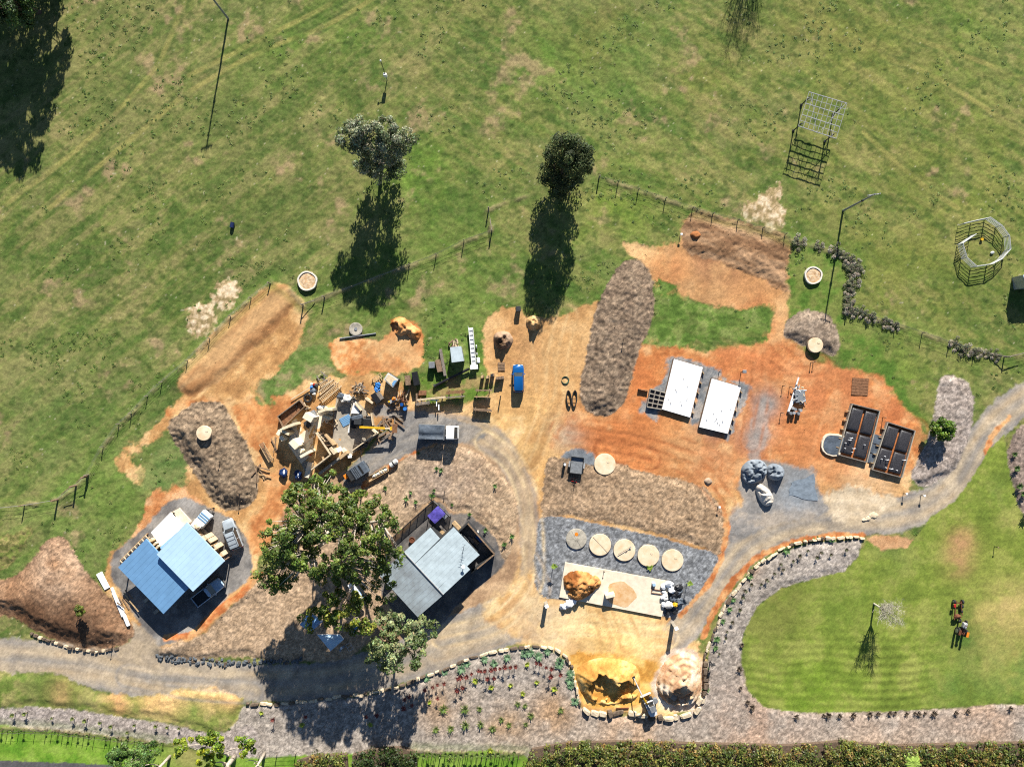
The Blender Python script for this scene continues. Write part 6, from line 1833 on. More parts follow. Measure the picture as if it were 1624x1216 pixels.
heap('straw_heap', 'thin scatter of brown stones on the red strip by the mulch corner', 'stones', [(1116, 762), (1124, 757), (1130, 764), (1122, 770)], 0.35, [(140, 116, 96), (190, 168, 146)], 15, 0.2, 0.8)
# tarped gravel heaps
for i, (pl, h, cols, lab, bt) in enumerate(((([(1175, 745), (1186, 731), (1205, 729), (1216, 740), (1212, 756), (1196, 766), (1180, 764)], 1.3, [(124, 134, 144), (152, 160, 168)], 'large grey tarped gravel mound on the driveway', ())),
                                            ([(1216, 742), (1226, 735), (1240, 740), (1243, 752), (1232, 762), (1219, 757)], 1.2, [(124, 134, 144), (154, 160, 168)], 'smaller grey tarped gravel mound at the right of the pair', ()),
                                            ([(1198, 772), (1208, 768), (1222, 780), (1226, 795), (1215, 802), (1204, 792)], 1.1, [(198, 188, 174), (232, 224, 212)], 'pale pointed heap of white sand below the tarped mounds', ()))):
    heap('gravel_heap', lab, 'gravel heap', pl, h, cols, 20 + i, 0.75 if i < 2 else 0.5, 0.38, bt, freq=1.7, grain=0.12, step=0.1, ridge=0.6 if i < 2 else 0.3)
t = thing('ground_tarp', 'flat blue-grey tarp spread on the gravel beside the tarped mounds', 'tarp', (0, 0, 0))
pl = [(1255, 765), (1290, 752), (1302, 770), (1296, 795), (1262, 797), (1250, 785)]
P = [W(*p) for p in pl]
n = 10
vs = []
for j in range(n):
    for i in range(n):
        u, v = i / (n - 1), j / (n - 1)
        a = Vector(P[0]) * (1 - u) + Vector(P[1]) * u
        b = Vector(P[5]) * (1 - u) + Vector(P[3]) * u
        q = a * (1 - v) + b * v
        vs.append((q.x + 0.12 * math.sin(v * 9), q.y + 0.12 * math.sin(u * 8), gz(q.x, q.y) + 0.06 + 0.05 * mnoise.noise(Vector((u * 6, v * 6, 1)))))
mesh_obj('sheet', MB().add(vs, [(j * n + i, j * n + i + 1, (j + 1) * n + i + 1, (j + 1) * n + i) for j in range(n - 1) for i in range(n - 1)]), M_tarp, t, smooth=True)

# ---------------------------------------------------------------- water tank lids and rings
M_lid = mat("tank_concrete", C(250, 232, 202), 0.85, 0, 0.08, 0.9, col2=C(228, 200, 160))
M_lidg = mat("tank_concrete_grey", C(188, 180, 164), 0.85, 0, 0.2, 1.6)
lids = [(914, 854, 1.62, M_lidg, 'weathered grey tank lid with an orange hatch, leftmost of the row of five', 0.12), (951.5, 863, 1.72, M_lid, 'cream tank lid with a diagonal seam, second in the row of five', 0.02), (990, 871.5, 1.72, M_lid, 'cream tank lid with poles lying on it, middle of the row of five', 0.02),
        (1028, 880, 1.72, M_lid, 'plain cream tank lid, fourth in the row of five', 0.02), (1066, 887.5, 1.72, M_lid, 'cream tank lid with a faint grey stain, rightmost of the row of five', 0.02), (959, 735.5, 1.68, M_lid, 'big cream tank lid on the edge of the mulch beside the box trailer', 0.02),
        (1291, 547.5, 1.18, M_lid, 'small white tank lid on the little mulch mound', 0.02), (330.5, 685.5, 1.15, M_lid, 'small cream tank lid on the dark mulch mound at left', 0.02)]
for i, (px, py, r, m, lab, dome) in enumerate(lids):
    x, y, z = G(px, py)
    t = thing('tank_lid', lab, 'tank lid', (x, y, z + (0.08 if i < 6 else 0.4)))
    mesh_obj('lid', MB().disc((0, 0, -0.4), r, 0.55, 40, dome), m, t)
    if i == 0:
        mesh_obj('hatch', MB().disc((0.0, 0.75, 0.13), 0.3, 0.12, 14), M_orange, t)
        mesh_obj('hatch', MB().disc((0.1, 0.25, 0.16), 0.22, 0.08, 14), M_lidg, t)
    elif i == 1:
        mesh_obj('seam', MB().box((0, 0, 0.19), (3.3, 0.05, 0.02), math.radians(-47)), M_plank, t)
    elif i == 2:
        mesh_obj('cover_plate', MB().box((0.25, -0.25, 0.2), (0.3, 0.2, 0.06), 0.4), M_plank, t)
        o = thing('pole', 'thin grey pole laid across the middle cream tank lid', 'pole', (x, y, z + 0.45), math.radians(30))
        mesh_obj('shaft', MB().tube((-1.2, 0, 0.02), (1.0, 0, 0.02), 0.04), M_plank, o)
        mesh_obj('bracket', MB().box((1.05, 0, 0.03), (0.2, 0.25, 0.08)), M_galv, o)
    else:
        mesh_obj('hatch', MB().disc((0.5, 0.4, 0.155 + dome * 0.4), 0.24, 0.04, 14), m, t)
    if i == 0:
        for k in range(6):
            a = k * math.pi / 3
            mesh_obj('rib', MB().tube((0.2 * math.cos(a), 0.2 * math.sin(a), 0.28), (1.5 * math.cos(a), 1.5 * math.sin(a), 0.18), 0.03), M_lidg, t)
M_ash = mat("ash", C(236, 214, 180), 0.95, 0, 0.15, 2.5, col2=C(196, 150, 100), bump=0.03, bs=4)
M_ringc = mat("white_ring", C(240, 232, 218), 0.8, 0, 0.1, 3)
for (px, py, r, lab) in ((488.5, 446, 1.55, 'white concrete trough ring filled with pale ash at the fence corner'), (1289, 437, 1.4, 'low white fire ring with scorched orange ash beside the dug bench')):
    x, y, z = G(px, py)
    t = thing('fire_ring', lab, 'fire ring', (x, y, z))
    mb = MB()
    n = 28
    rings = []
    for rr, zz in ((r, -0.1), (r, 0.42), (r - 0.22, 0.42), (r - 0.26, 0.1)):
        rings.append([(rr * (1 + 0.03 * math.sin(5 * 2 * math.pi * k / n)) * math.cos(2 * math.pi * k / n), rr * (1 + 0.03 * math.cos(3 * 2 * math.pi * k / n)) * math.sin(2 * math.pi * k / n), zz) for k in range(n)])
    mesh_obj('rim', mb.loft(rings, cap=False), M_ringc, t)
    mesh_obj('ash', MB().lump((0, 0, 0.16), (r - 0.2, r - 0.2, 0.22), 4, 0.3, 3), M_ash, t)
x, y, z = G(565, 522)
t = thing('trough', 'small grey round trough with a dark middle in the long grass', 'trough', (x, y, z))
mesh_obj('rim', MB().loft([[(q * math.cos(2 * math.pi * k / 22), q * math.sin(2 * math.pi * k / 22), zz) for k in range(22)] for q, zz in ((1.05, 0), (1.05, 0.32), (0.9, 0.34), (0.2, 0.24))]), M_lidg, t)
mesh_obj('plug', MB().disc((0, 0, 0.24), 0.26, 0.1, 12), M_greym, t)
t = thing('pipe_length', 'long grey pipe on the ground in front of the round trough', 'pipe', G(568, 533), math.radians(8))
mesh_obj('tube', MB().tube((-2.9, 0, 0.15), (2.9, 0, 0.15), 0.11, n=10), M_greym, t)

# ---------------------------------------------------------------- concrete sand bay
t = thing('concrete_pad', 'long pale concrete pad of the sand bay below the tank lids', 'concrete pad', (0, 0, 0))
mesh_obj('slab', MB().prism([W(896, 891), (W(1062, 921)), W(1049, 977), W(887, 946)], -0.2, 0.22), M_concl, t)
M_wet = mat("damp_sand", C(212, 160, 102), 0.95, 0, 0.15, 1.0, col2=C(236, 206, 164))
hp = [W(984 + (23 + 2.2 * math.sin(3 * a_ * 0.2618 + 1) + 1.3 * math.sin(7 * a_ * 0.2618)) * math.cos(a_ * 0.2618), 941 + (20 + 2.0 * math.sin(2 * a_ * 0.2618) + 1.2 * math.sin(5 * a_ * 0.2618 + 2)) * math.sin(a_ * 0.2618)) for a_ in range(24)]
mesh_obj('sand_film', MB().prism(hp, 0.2, 0.235), M_wet, t)
t = thing('water_tub', 'pale rectangular tub standing on the damp sand of the concrete pad', 'tub', (*G(966, 941)[:2], 0.22), math.radians(14))
mesh_obj('tub', MB().bbox((0, 0, 0.55), (1.5, 0.6, 1.1), 0.06), M_concl, t)
t = thing('blue_box', 'pale blue box at the right end of the concrete pad', 'box', (*G(1036, 925)[:2], 0.22), 0.2)
mesh_obj('box', MB().bbox((0, 0, 0.25), (0.5, 0.55, 0.5), 0.05), M_roofblue, t)
t = thing('timber_square', 'square of thin timber laid on the concrete pad', 'frame', (*G(1042, 934)[:2], 0.22), math.radians(-8))
for (c, s_) in (((-0.9, 0, 0.08), (0.08, 1.2, 0.12)), ((0.0, -0.6, 0.08), (1.7, 0.08, 0.12)), ((0.0, 0.0, 0.08), (1.7, 0.08, 0.12))):
    mesh_obj('rail', MB().box(c, s_), M_timberb, t)
t = thing('rubbish_heap', 'heap of white sacks and black plastic with a yellow bag beside the concrete pad', 'rubbish heap', G(1062, 945))
for i in range(16):
    dx, dy = rng.uniform(-1.1, 0.3), rng.uniform(-1.6, 2.1)
    s_ = rng.uniform(0.3, 0.65)
    mesh_obj('sack', MB().lump((dx, dy, 0.35 + 0.25 * rng.random()), (s_, s_ * 0.8, s_ * 0.7), i, 0.35, 2), M_whitesheet if i % 3 else M_tarpw, t, smooth=True, sharp=35)
for i in range(12):
    dx, dy = rng.uniform(0.2, 1.6), rng.uniform(-2.4, 1.5)
    mesh_obj('plastic_sheet', MB().lump((dx, dy, 0.3), (0.6, 0.5, 0.3), 40 + i, 0.5, 2), M_tarpd if i % 2 else M_black, t, smooth=True, sharp=30)
mesh_obj('yellow_bag', MB().lump((0.7, -1.15, 0.7), (0.4, 0.35, 0.3), 77, 0.3, 2), M_yellow, t)
t = thing('roll_of_mesh', 'dark standing roll below the rubbish heap', 'roll', G(1058, 962))
mesh_obj('roll', MB().tube((0, 0.4, 0.2), (0.1, -1.2, 0.25), 0.28, n=10), M_char, t)
t = thing('bulk_bag', 'crumpled white bulk bag lying below the orange soil heap', 'bag', G(902, 957))
for i, (dx, dy, a) in enumerate(((0, 0, 0.8), (0.6, 0.45, 0.6), (-0.8, -0.35, 0.55))):
    mesh_obj('bag_fold', MB().lump((dx, dy, 0.3), (a, a * 0.75, a * 0.6), i + 3, 0.45, 3), M_whitesheet, t, smooth=True, sharp=40)
for i, (px, py, h, lab) in enumerate(((866, 955, 1.95, 'white-topped square gate post at the left corner of the sand bay'), (1067, 988, 2.5, 'white-topped square gate post where the right-hand road meets the bay'))):
    t = thing('gate_post', lab, 'post', G(px, py), 0.5)
    mesh_obj('post', MB().box((0, 0, h / 2), (0.45, 0.45, h)), M_conc, t)
    mesh_obj('cap', MB().bbox((0, 0, h + 0.06), (0.6, 0.52, 0.12), 0.03), M_white, t)
t = thing('notice_post', 'dark post casting a broad shadow by the stones at the bay', 'post', G(1126, 1048), 0.2)
mesh_obj('post', MB().box((0, 0, 0.9), (0.14, 0.14, 1.8)), M_dark, t)
mesh_obj('board', MB().box((0, 0, 1.4), (0.7, 0.08, 0.9)), M_char, t)
t = thing('steel_bar', 'short rusty steel channel lying above the stone kerb of the bay', 'steel', G(987, 1122))
mesh_obj('channel', MB().box((0, 0, 0.12), (2.0, 0.16, 0.16), 0.02), M_rust, t)


# ---------------------------------------------------------------- stone edgings: every stone a part
def edging(label, pl, size, seed, m1, m2, closed=False, p2=0.15, wid=0.5, hgt=0.45, cat='stone edging', name='stone_edging', gap=1.02, jit=0.08):
    r = random.Random(seed)
    t = thing(name, label, cat, (0, 0, 0))
    pts = [Vector(W(*p)) for p in smooth_poly(pl, 6, closed)]
    acc = [0]
    for a, b in zip(pts[:-1], pts[1:]):
        acc.append(acc[-1] + (b - a).length)

    def at_(d):
        for i in range(len(acc) - 1):
            if d <= acc[i + 1]:
                return lerp(pts[i], pts[i + 1], (d - acc[i]) / max(1e-6, acc[i + 1] - acc[i])), (pts[i + 1] - pts[i]).normalized()
        return pts[-1], (pts[-1] - pts[-2]).normalized()
    protos = []
    for k in range(6):
        mb = MB()
        w_, h_ = wid * r.uniform(0.8, 1.2), hgt
        rings = []
        for zz, kk in ((-0.15, 1.0), (h_ * 0.75, 0.97), (h_, 0.8)):
            ring = []
            for q in range(8):
                a = 2 * math.pi * q / 8 + 0.39
                sx = 0.5 * kk * r.uniform(0.9, 1.08) * (1 if abs(math.cos(a)) > 0.5 else 0.85)
                sy = w_ * 0.5 * kk * r.uniform(0.85, 1.1)
                ring.append((max(-0.5, min(0.5, math.cos(a) * 1.15)) * 2 * sx, max(-0.8, min(0.8, math.sin(a) * 1.1)) * 1.25 * sy, zz + (r.uniform(-0.05, 0.05) if zz > 0.2 else 0)))
            rings.append(ring)
        me = mesh_obj('stone', mb.loft(rings), m1, t)
        protos.append(me)
    for o in protos:
        o.parent = None
    d = 0.0
    first = True
    while d < acc[-1]:
        L_ = r.uniform(size[0], size[1])
        c, dr = at_(d + L_ / 2)
        o = r.choice(protos).copy()
        COL.objects.link(o)
        o.parent = t
        o.location = (c.x + r.uniform(-jit, jit), c.y + r.uniform(-jit, jit), gz(c.x, c.y))
        o.rotation_euler = (0, 0, math.atan2(dr.y, dr.x) + r.uniform(-jit, jit) * 1.5)
        o.scale = (L_ * r.uniform(0.85, 1.02), r.uniform(0.7, 1.3), r.uniform(0.6, 1.35))
        if r.random() < p2:
            o.data = o.data.copy()
            o.data.materials[0] = m2
        d += L_ * gap
    for o in protos:
        bpy.data.objects.remove(o)
    return t


edging('curving kerb of pale limestone blocks between driveway and lower garden bed', [(390, 1114), (430, 1116), (480, 1112), (540, 1104), (600, 1096), (650, 1080), (700, 1062), (740, 1046), (780, 1034), (830, 1025), (870, 1026), (895, 1038), (908, 1062), (914, 1090), (920, 1114)], (0.4, 1.6), 5, M_lime, M_rock, p2=0.25, wid=0.42, hgt=0.35, jit=0.13)
edging('low wall of large pale boulders behind the sand heaps', [(922, 1122), (945, 1132), (975, 1131), (1005, 1132), (1030, 1136), (1060, 1137), (1090, 1132), (1106, 1122), (1112, 1105)], (0.6, 2.0), 6, M_lime, M_rock, p2=0.2, wid=0.8, hgt=0.55, jit=0.22)
edging('pale limestone blocks along the curved bed by the right-hand road', [(1116, 1046), (1124, 1022), (1134, 1000), (1142, 975), (1153, 955), (1165, 938), (1180, 918), (1200, 896), (1220, 882), (1250, 866), (1280, 857), (1310, 853), (1340, 851), (1370, 853)], (0.45, 1.5), 7, M_lime, M_rock, p2=0.15, wid=0.42, hgt=0.35, jit=0.13)
edging('dark boulders along the narrow end of the curved bed', [(1112, 1114), (1117, 1092), (1119, 1070), (1118, 1048)], (0.8, 1.4), 8, M_rock, M_lime, p2=0.2, wid=0.8, hgt=0.6)
edging('band of blue-grey rubble along the driveway below the big tree', [(246, 1038), (290, 1044), (330, 1046), (372, 1050), (400, 1046), (440, 1048), (480, 1044)], (0.28, 0.6), 9, M_bluerock, M_rock, p2=0.1, wid=0.4, hgt=0.22, jit=0.3, name='rubble_band', cat='rubble')
edging('second row of blue-grey rubble just below the first', [(250, 1043), (300, 1049), (360, 1053), (420, 1050), (470, 1049)], (0.28, 0.6), 10, M_bluerock, M_rock, p2=0.1, wid=0.4, hgt=0.22, jit=0.3, name='rubble_band', cat='rubble')
edging('ragged row of stones under the brown mulch bank', [(48, 1004), (80, 1016), (110, 1026), (150, 1033), (185, 1028)], (0.4, 0.9), 11, M_rock, M_lime, p2=0.2, wid=0.4, hgt=0.3)

# ---------------------------------------------------------------- fences
def post_fence(label, pl, h, seed, strong=(), wires=(0.35, 0.7, 1.05), r=0.07, m=None, wire=True, name='wire_fence', extra=()):
    t = thing(name, label, 'fence', (0, 0, 0))
    pts = [Vector(G(*p)) for p in pl]
    for i, p in enumerate(pts):
        k = 1.6 if i in strong else 1.0
        mesh_obj('post', MB().tube((p.x, p.y, p.z - 0.2), (p.x, p.y, p.z + h * (1.12 if i in strong else 1)), r * k, r * k * 0.9, 7), m or M_post, t)
    if wire:
        for a, b in zip(pts[:-1], pts[1:]):
            for z in wires:
                if z < h:
                    mesh_obj('wire', MB().tube(a + Vector((0, 0, z)), b + Vector((0, 0, z)), 0.014, n=3), M_wire, t)
    for (i, j, z0, z1) in extra:
        mesh_obj('strut', MB().tube(pts[i] + Vector((0, 0, z0)), lerp(pts[i], pts[j], 0.55) + Vector((0, 0, z1)), 0.06, n=6), m or M_post, t)
    return t


post_fence('wire paddock fence running from the left bench past the eucalypt shadow', [(481.5, 484), (515, 471), (560, 455), (605.6, 437.5), (649.6, 421), (692, 404.5), (736, 382.5), (780, 367), (775, 332)], 1.25, 1, (0, 1, 7, 8), extra=((0, 1, 1.1, 0.1), (7, 8, 1.1, 0.6)))
post_fence('wire fence continuing uphill from the conifer to the dug bench', [(950, 282), (980, 290), (1012, 302), (1055, 316), (1098, 331), (1130, 340), (1170, 350), (1210, 362), (1245, 372)], 1.2, 2, (0,))
post_fence('wire fence hung with saltbush across the right-hand paddock', [(1344, 488), (1376, 500), (1420, 514), (1462, 528), (1505, 543), (1545, 556), (1592, 566), (1640, 555)], 1.25, 3, (0, 6), extra=((6, 5, 1.1, 0.1), (6, 7, 1.2, 1.0)))
post_fence('wire fence down the left paddock beside the bench and mulch mound', [(430, 450), (400, 473), (368, 502), (335, 537), (300, 572), (258, 606), (235, 628), (210, 655), (190, 672), (165, 708), (142, 752)], 1.1, 4, (0, 10))
post_fence('old timber strainer fence at the far left of the paddock', [(140, 755), (123, 769), (94, 791), (40, 800), (-20, 806)], 1.5, 5, (0, 1, 2), r=0.1, m=M_timberd, extra=((0, 1, 1.4, 1.2), (1, 2, 1.4, 1.2)))
M_stake = mat("dark_stake", C(86, 72, 60), 0.85, 0, 0.2, 6)
pts = [(x / 1624 * 300, 1030 + y * 300 / 1624) for x, y in ((20, 690), (70, 688), (110, 692), (165, 690), (210, 690), (305, 692), (400, 695), (450, 697), (500, 700), (545, 703), (590, 708), (630, 712), (675, 716), (725, 722), (765, 728), (815, 735), (915, 742), (955, 748), (1015, 755), (1050, 762), (1100, 768), (1160, 775), (1205, 780), (1260, 785), (1300, 790), (1340, 792), (1400, 795))]
post_fence('row of thin dark stakes with saplings along the bottom left lawn', pts, 1.15, 6, (), r=0.05, m=M_stake, wires=(0.15, 0.9), name='stake_fence')
post_fence('wire fence below the tree shadows beside the dark hedge', [(412, 1196), (440, 1194), (470, 1192)], 1.1, 7, (), name='wire_fence')
pal = [(664 + i * 7.2, 1194 + 3 * math.sin(i)) for i in range(23)]
post_fence('row of leafy stakes between the dark hedge and the long hedge', pal, 1.5, 8, (), r=0.05, m=M_stake, wires=(0.2,), name='stake_fence')
sap = rosette('sapling', 'slim green sapling on the stakes between the two hedges', 'plant', 'saplings between the two hedges', ((112, 134, 62), (88, 110, 50), (134, 150, 84)), 26, 0.42, 0.07, 1.2, 0.55, 101)
scatter(sap, [(666 + i * 8.3, 1189 + 2 * math.sin(i * 2)) for i in range(19)], 102, 0.7, 1.2)
sap2 = rosette('sapling', 'slim green sapling on the stakes along the bottom left lawn', 'plant', 'saplings along the bottom left lawn', ((110, 140, 60), (88, 116, 48)), 18, 0.32, 0.06, 0.85, 0.5, 103)
scatter(sap2, [(p[0] + 2, p[1] - 3) for p in pts[::2]], 104, 0.6, 1.1)
sap3 = rosette('garden_shrub', 'small upright shrub in the pale mulch strip at bottom left', 'plant', 'shrubs in the bottom left mulch strip', ((120, 140, 70), (150, 156, 84), (98, 116, 60)), 20, 0.4, 0.06, 0.6, 0.6, 105)
scatter(sap3, [(44, 1128), (85, 1136), (119, 1136), (139, 1139), (162, 1143), (180, 1148), (216, 1147), (250, 1148), (268, 1150), (286, 1152), (25, 1130), (205, 1158)], 106, 0.7, 1.2)

# ---------------------------------------------------------------- power poles
def power_pole(label, base, h, cross=0.3, r=0.17):
    t = thing('power_pole', label, 'power pole', G(*base))
    mesh_obj('pole', MB().tube((0, 0, -0.3), (0, 0, h), r, r * 0.62, 9), M_greym, t)
    mesh_obj('crossarm', MB().box((0, 0, h - 0.35), (1.9, 0.13, 0.13), cross), M_galv, t)
    for k in (-0.8, -0.3, 0.3, 0.8):
        mesh_obj('insulator', MB().disc((k * math.cos(cross), k * math.sin(cross), h - 0.28), 0.06, 0.2, 8), M_galv, t)
    mesh_obj('band', MB().disc((0, 0, h * 0.62), r * 1.15, 0.25, 9), M_dark, t)
    return t


power_pole('tall power pole at the upper left with a long straight shadow', (362, 30), 11.4, 0.35)
power_pole('tall power pole beside the dug bench with its shadow reaching the small mound', (1337.5, 334), 10.0, 0.15)
t = thing('marker_post', 'short post carrying a white box and a slanting rod above the eucalypt', 'post', G(614, 127))
mesh_obj('post', MB().tube((0, 0, -0.2), (0, 0, 2.0), 0.07), M_greym, t)
mesh_obj('box', MB().bbox((0.0, 0.0, 1.6), (0.55, 0.4, 0.8), 0.06), M_white, t)
mesh_obj('rod', MB().tube((0, 0.1, 2.0), (-0.45, 1.6, 2.9), 0.05), M_dark, t)
mesh_obj('tip', MB().lump((-0.47, 1.65, 2.95), (0.16, 0.16, 0.16), 1, 0.05, 1, flat=False), M_white, t)
t = thing('blue_drum', 'lone dark blue drum lying in the left paddock', 'drum', G(370, 358))
mesh_obj('drum', MB().tube((-0.1, -0.4, 0.32), (0.05, 0.4, 0.32), 0.32, n=14), mat("navy_drum", C(28, 44, 88), 0.5, 0, 0.1, 3), t)
mesh_obj('lid', MB().tube((0.05, 0.4, 0.32), (0.06, 0.45, 0.32), 0.26, n=14), M_dark, t)
t = thing('wheelie_bin', 'black bin standing above the clod heaps', 'bin', G(822, 491), 0.1)
mesh_obj('body', MB().loft([[(x * k, y * k, z) for x, y in ((-0.35, -0.38), (0.35, -0.38), (0.35, 0.38), (-0.35, 0.38))] for z, k in ((0.05, 0.85), (1.0, 1.0))]), M_black, t)
mesh_obj('lid', MB().bbox((0, 0.02, 1.06), (0.76, 0.82, 0.1), 0.04), M_char, t)
for s in (-1, 1):
    mesh_obj('wheel', MB().tube((s * 0.3, 0.36, 0.1), (s * 0.38, 0.36, 0.1), 0.1, n=10), M_rubber, t)
t = thing('hose_coil', 'coil of green hose on the dirt right of the blue car', 'hose', G(896, 603))
for k in range(3):
    mesh_obj('loop', MB().ring((0.03 * k, 0.02 * k, 0.05 + 0.05 * k), 0.5 + 0.04 * k, 0.035, 'z', 28), mat("hose_green", C(70, 110, 90), 0.5, 0, 0.1, 3), t)
for i, (px, lab) in enumerate(((902, 'black rubber loop on the dirt, left of a pair'), (911, 'black rubber loop on the dirt, right of a pair'))):
    t = thing('rubber_track', lab, 'rubber track', G(px, 632), math.radians(4 - 8 * i))
    n = 26
    vo = []
    for zz, k in ((0.02, 1.0), (0.38, 1.0), (0.38, 0.72), (0.02, 0.72)):
        vo.append([(0.42 * k * math.cos(2 * math.pi * q / n), (1.35 if k == 1 else 1.2) * math.sin(2 * math.pi * q / n), zz) for q in range(n)])
    vs = [p for r_ in vo for p in r_]
    fs = [(a * n + q, a * n + (q + 1) % n, ((a + 1) % 4) * n + (q + 1) % n, ((a + 1) % 4) * n + q) for a in range(4) for q in range(n)]
    mesh_obj('belt', MB().add(vs, fs), M_rubber, t)
    mesh_obj('tie', MB().box((0, 0, 0.4), (0.62, 0.08, 0.04)), M_dark, t)

# ---------------------------------------------------------------- steel arbour in the paddock
t = thing('arbour', 'weathered steel arbour with a lattice roof standing in the paddock', 'arbour', (0, 0, 0))
ZR = 3.3
za = [P3(1283, 146, ZR), P3(1343, 164, ZR), P3(1326, 220, ZR), P3(1266, 200, ZR)]
for i in range(7):
    p, q = lerp(za[0], za[3], i / 6), lerp(za[1], za[2], i / 6)
    mesh_obj('roof_bar', MB().tube(p, q, 0.07 if i in (0, 2, 4, 6) else 0.04, n=6), M_galv, t)
for i in range(9):
    p, q = lerp(za[0], za[1], i / 8) + Vector((0, 0, 0.08)), lerp(za[3], za[2], i / 8) + Vector((0, 0, 0.08))
    mesh_obj('cross_bar', MB().tube(p, q, 0.035, n=5), M_galv, t)
for (u, v) in ((0.06, 0.12), (0.92, 0.12), (0.06, 0.9), (0.92, 0.9)):
    p = lerp(lerp(za[0], za[1], u), lerp(za[3], za[2], u), v)
    mesh_obj('post', MB().tube((p.x, p.y, -0.2), (p.x, p.y, ZR), 0.09, n=8), M_char, t)
    mesh_obj('foot_plate', MB().bbox((p.x, p.y, 0.1), (0.35, 0.35, 0.2), 0.02), M_char, t)
    c2 = lerp(p, (za[0] + za[2]) / 2, 0.22)
    mesh_obj('brace', MB().tube((p.x, p.y, ZR - 1.0), (c2.x, c2.y, ZR - 0.05), 0.05, n=6), M_galv, t)
mesh_obj('diagonal', MB().tube(lerp(za[0], za[1], 0.05) + Vector((0, 0, 0.12)), lerp(za[3], za[2], 0.5) + Vector((0, 0, -0.3)), 0.04, n=5), M_galv, t)
mesh_obj('diagonal', MB().tube(lerp(za[1], za[0], 0.02) + Vector((0, 0, 0.12)), lerp(za[2], za[3], 0.45) + Vector((0, 0, -0.3)), 0.04, n=5), M_galv, t)

# ---------------------------------------------------------------- spiral yard of steel panels
t = thing('panel_pen', 'open ring of galvanised cattle panels in the right-hand paddock', 'pen', (0, 0, 0))
zp = 1.5
k_ = 200 / 1216.0
rp_ = [(1500 + x * k_, 320 + y * k_) for x, y in ((175, 208), (300, 178), (435, 150), (540, 225), (615, 325), (628, 455), (545, 550), (455, 598), (300, 620), (205, 535), (165, 400), (295, 310))]
ring_ = [P3(px, py, zp) for px, py in rp_]
M_rail = mat("dull_galvanised", C(208, 210, 206), 0.6, 0.0, 0.15, 4)
for a, b in zip(ring_[:-1], ring_[1:]):
    o = mesh_obj('panel', MB().tube((a.x, a.y, zp), (b.x, b.y, zp), 0.06, n=6), M_rail, t)
    for z in (0.2, 0.5, 0.8, 1.1, 1.3):
        mesh_obj('rail', MB().tube((a.x, a.y, z), (b.x, b.y, z), 0.035, n=5), M_rail, o)
    for u in (0.02, 0.98):
        q = lerp(a, b, u)
        mesh_obj('upright', MB().tube((q.x, q.y, 0), (q.x, q.y, zp), 0.04, n=5), M_rail, o)
t = thing('feed_bucket', 'small yellow bucket inside the panel pen', 'bucket', G(1556, 380))
mesh_obj('bucket', MB().loft([[(q * math.cos(2 * math.pi * k / 12), q * math.sin(2 * math.pi * k / 12), z) for k in range(12)] for q, z in ((0.16, 0), (0.22, 0.35))]), M_yellow, t)
t = thing('salt_block', 'white lick block inside the panel pen', 'block', G(1573, 401))
mesh_obj('block', MB().lump((0, 0, 0.12), (0.3, 0.22, 0.2), 3, 0.2, 2), M_white, t)
t = thing('shed', 'shed cut off by the right edge with a dark shadow beside the pen', 'shed', (0, 0, 0))
sc = [P3(1622, 436, 2.6), P3(1660, 432, 2.6), P3(1668, 452, 2.9), P3(1628, 456, 2.9)]
sheets(t, sc, 5, M_roofgrey)
ctr = (sc[0] + sc[2]) / 2
for i in range(4):
    a, b = inset(sc[i], ctr, 0.06), inset(sc[(i + 1) % 4], ctr, 0.06)
    mesh_obj('wall', wallseg(MB(), a, b, -0.1, 2.5, 0.1), M_galv, t)

# ---------------------------------------------------------------- builders' yard north of the gravel loop
kz = 200 / 1621.0


def Y5(x, y):
    return (640 + x * kz, 510 + y * kz)


def stackbox(name, label, cat, px, py, sx, sy, h, rz, m, n=4, bearers=True, part='board'):
    t = thing(name, label, cat, G(px, py), rz)
    lay = max(1, n)
    for i in range(lay):
        mesh_obj(part, MB().bbox((rng.uniform(-0.03, 0.03), rng.uniform(-0.03, 0.03), 0.12 + (i + 0.5) * h / lay), (sx * rng.uniform(0.94, 1.0), sy * rng.uniform(0.92, 1.0), h / lay - 0.012), 0.012, rng.uniform(-0.02, 0.02)), m, t)
    if bearers:
        for s in (-0.35, 0.35):
            mesh_obj('bearer', MB().box(((s * sx, 0, 0.055) if sx > sy else (0, s * sy, 0.055)), ((0.1, sy * 0.95, 0.1) if sx > sy else (sx * 0.95, 0.1, 0.1))), M_timberd, t)
    return t


stackbox('crate', 'small grey metal crate left of the brown plank stack', 'crate', *Y5(370, 560), 0.95, 1.0, 1.0, 0.05, M_greym, 2)
stackbox('plank_stack', 'stack of brown planks between the grey crate and the long beam', 'planks', *Y5(462, 570), 0.8, 2.0, 0.8, math.radians(12), M_timberd, 5)
stackbox('beam_stack', 'long grey-brown beams pointing up the slope beside the little shed', 'beams', *Y5(510, 530), 0.42, 4.4, 0.6, math.radians(10), M_plank, 3)
t = thing('shed', 'little pale grey metal shed among the timber stacks', 'shed', (0, 0, 0))
cs = [P3(*Y5(598, 330), 2.1), P3(*Y5(740, 315), 2.1), P3(*Y5(775, 505), 2.3), P3(*Y5(620, 525), 2.3)]
sheets(t, cs, 4, M_roofgrey)
ctr = (cs[0] + cs[2]) / 2
for i in range(4):
    a, b = inset(cs[i], ctr, 0.04), inset(cs[(i + 1) % 4], ctr, 0.04)
    mesh_obj('wall', wallseg(MB(), a, b, -0.1, 2.05, 0.08), M_galv, t)
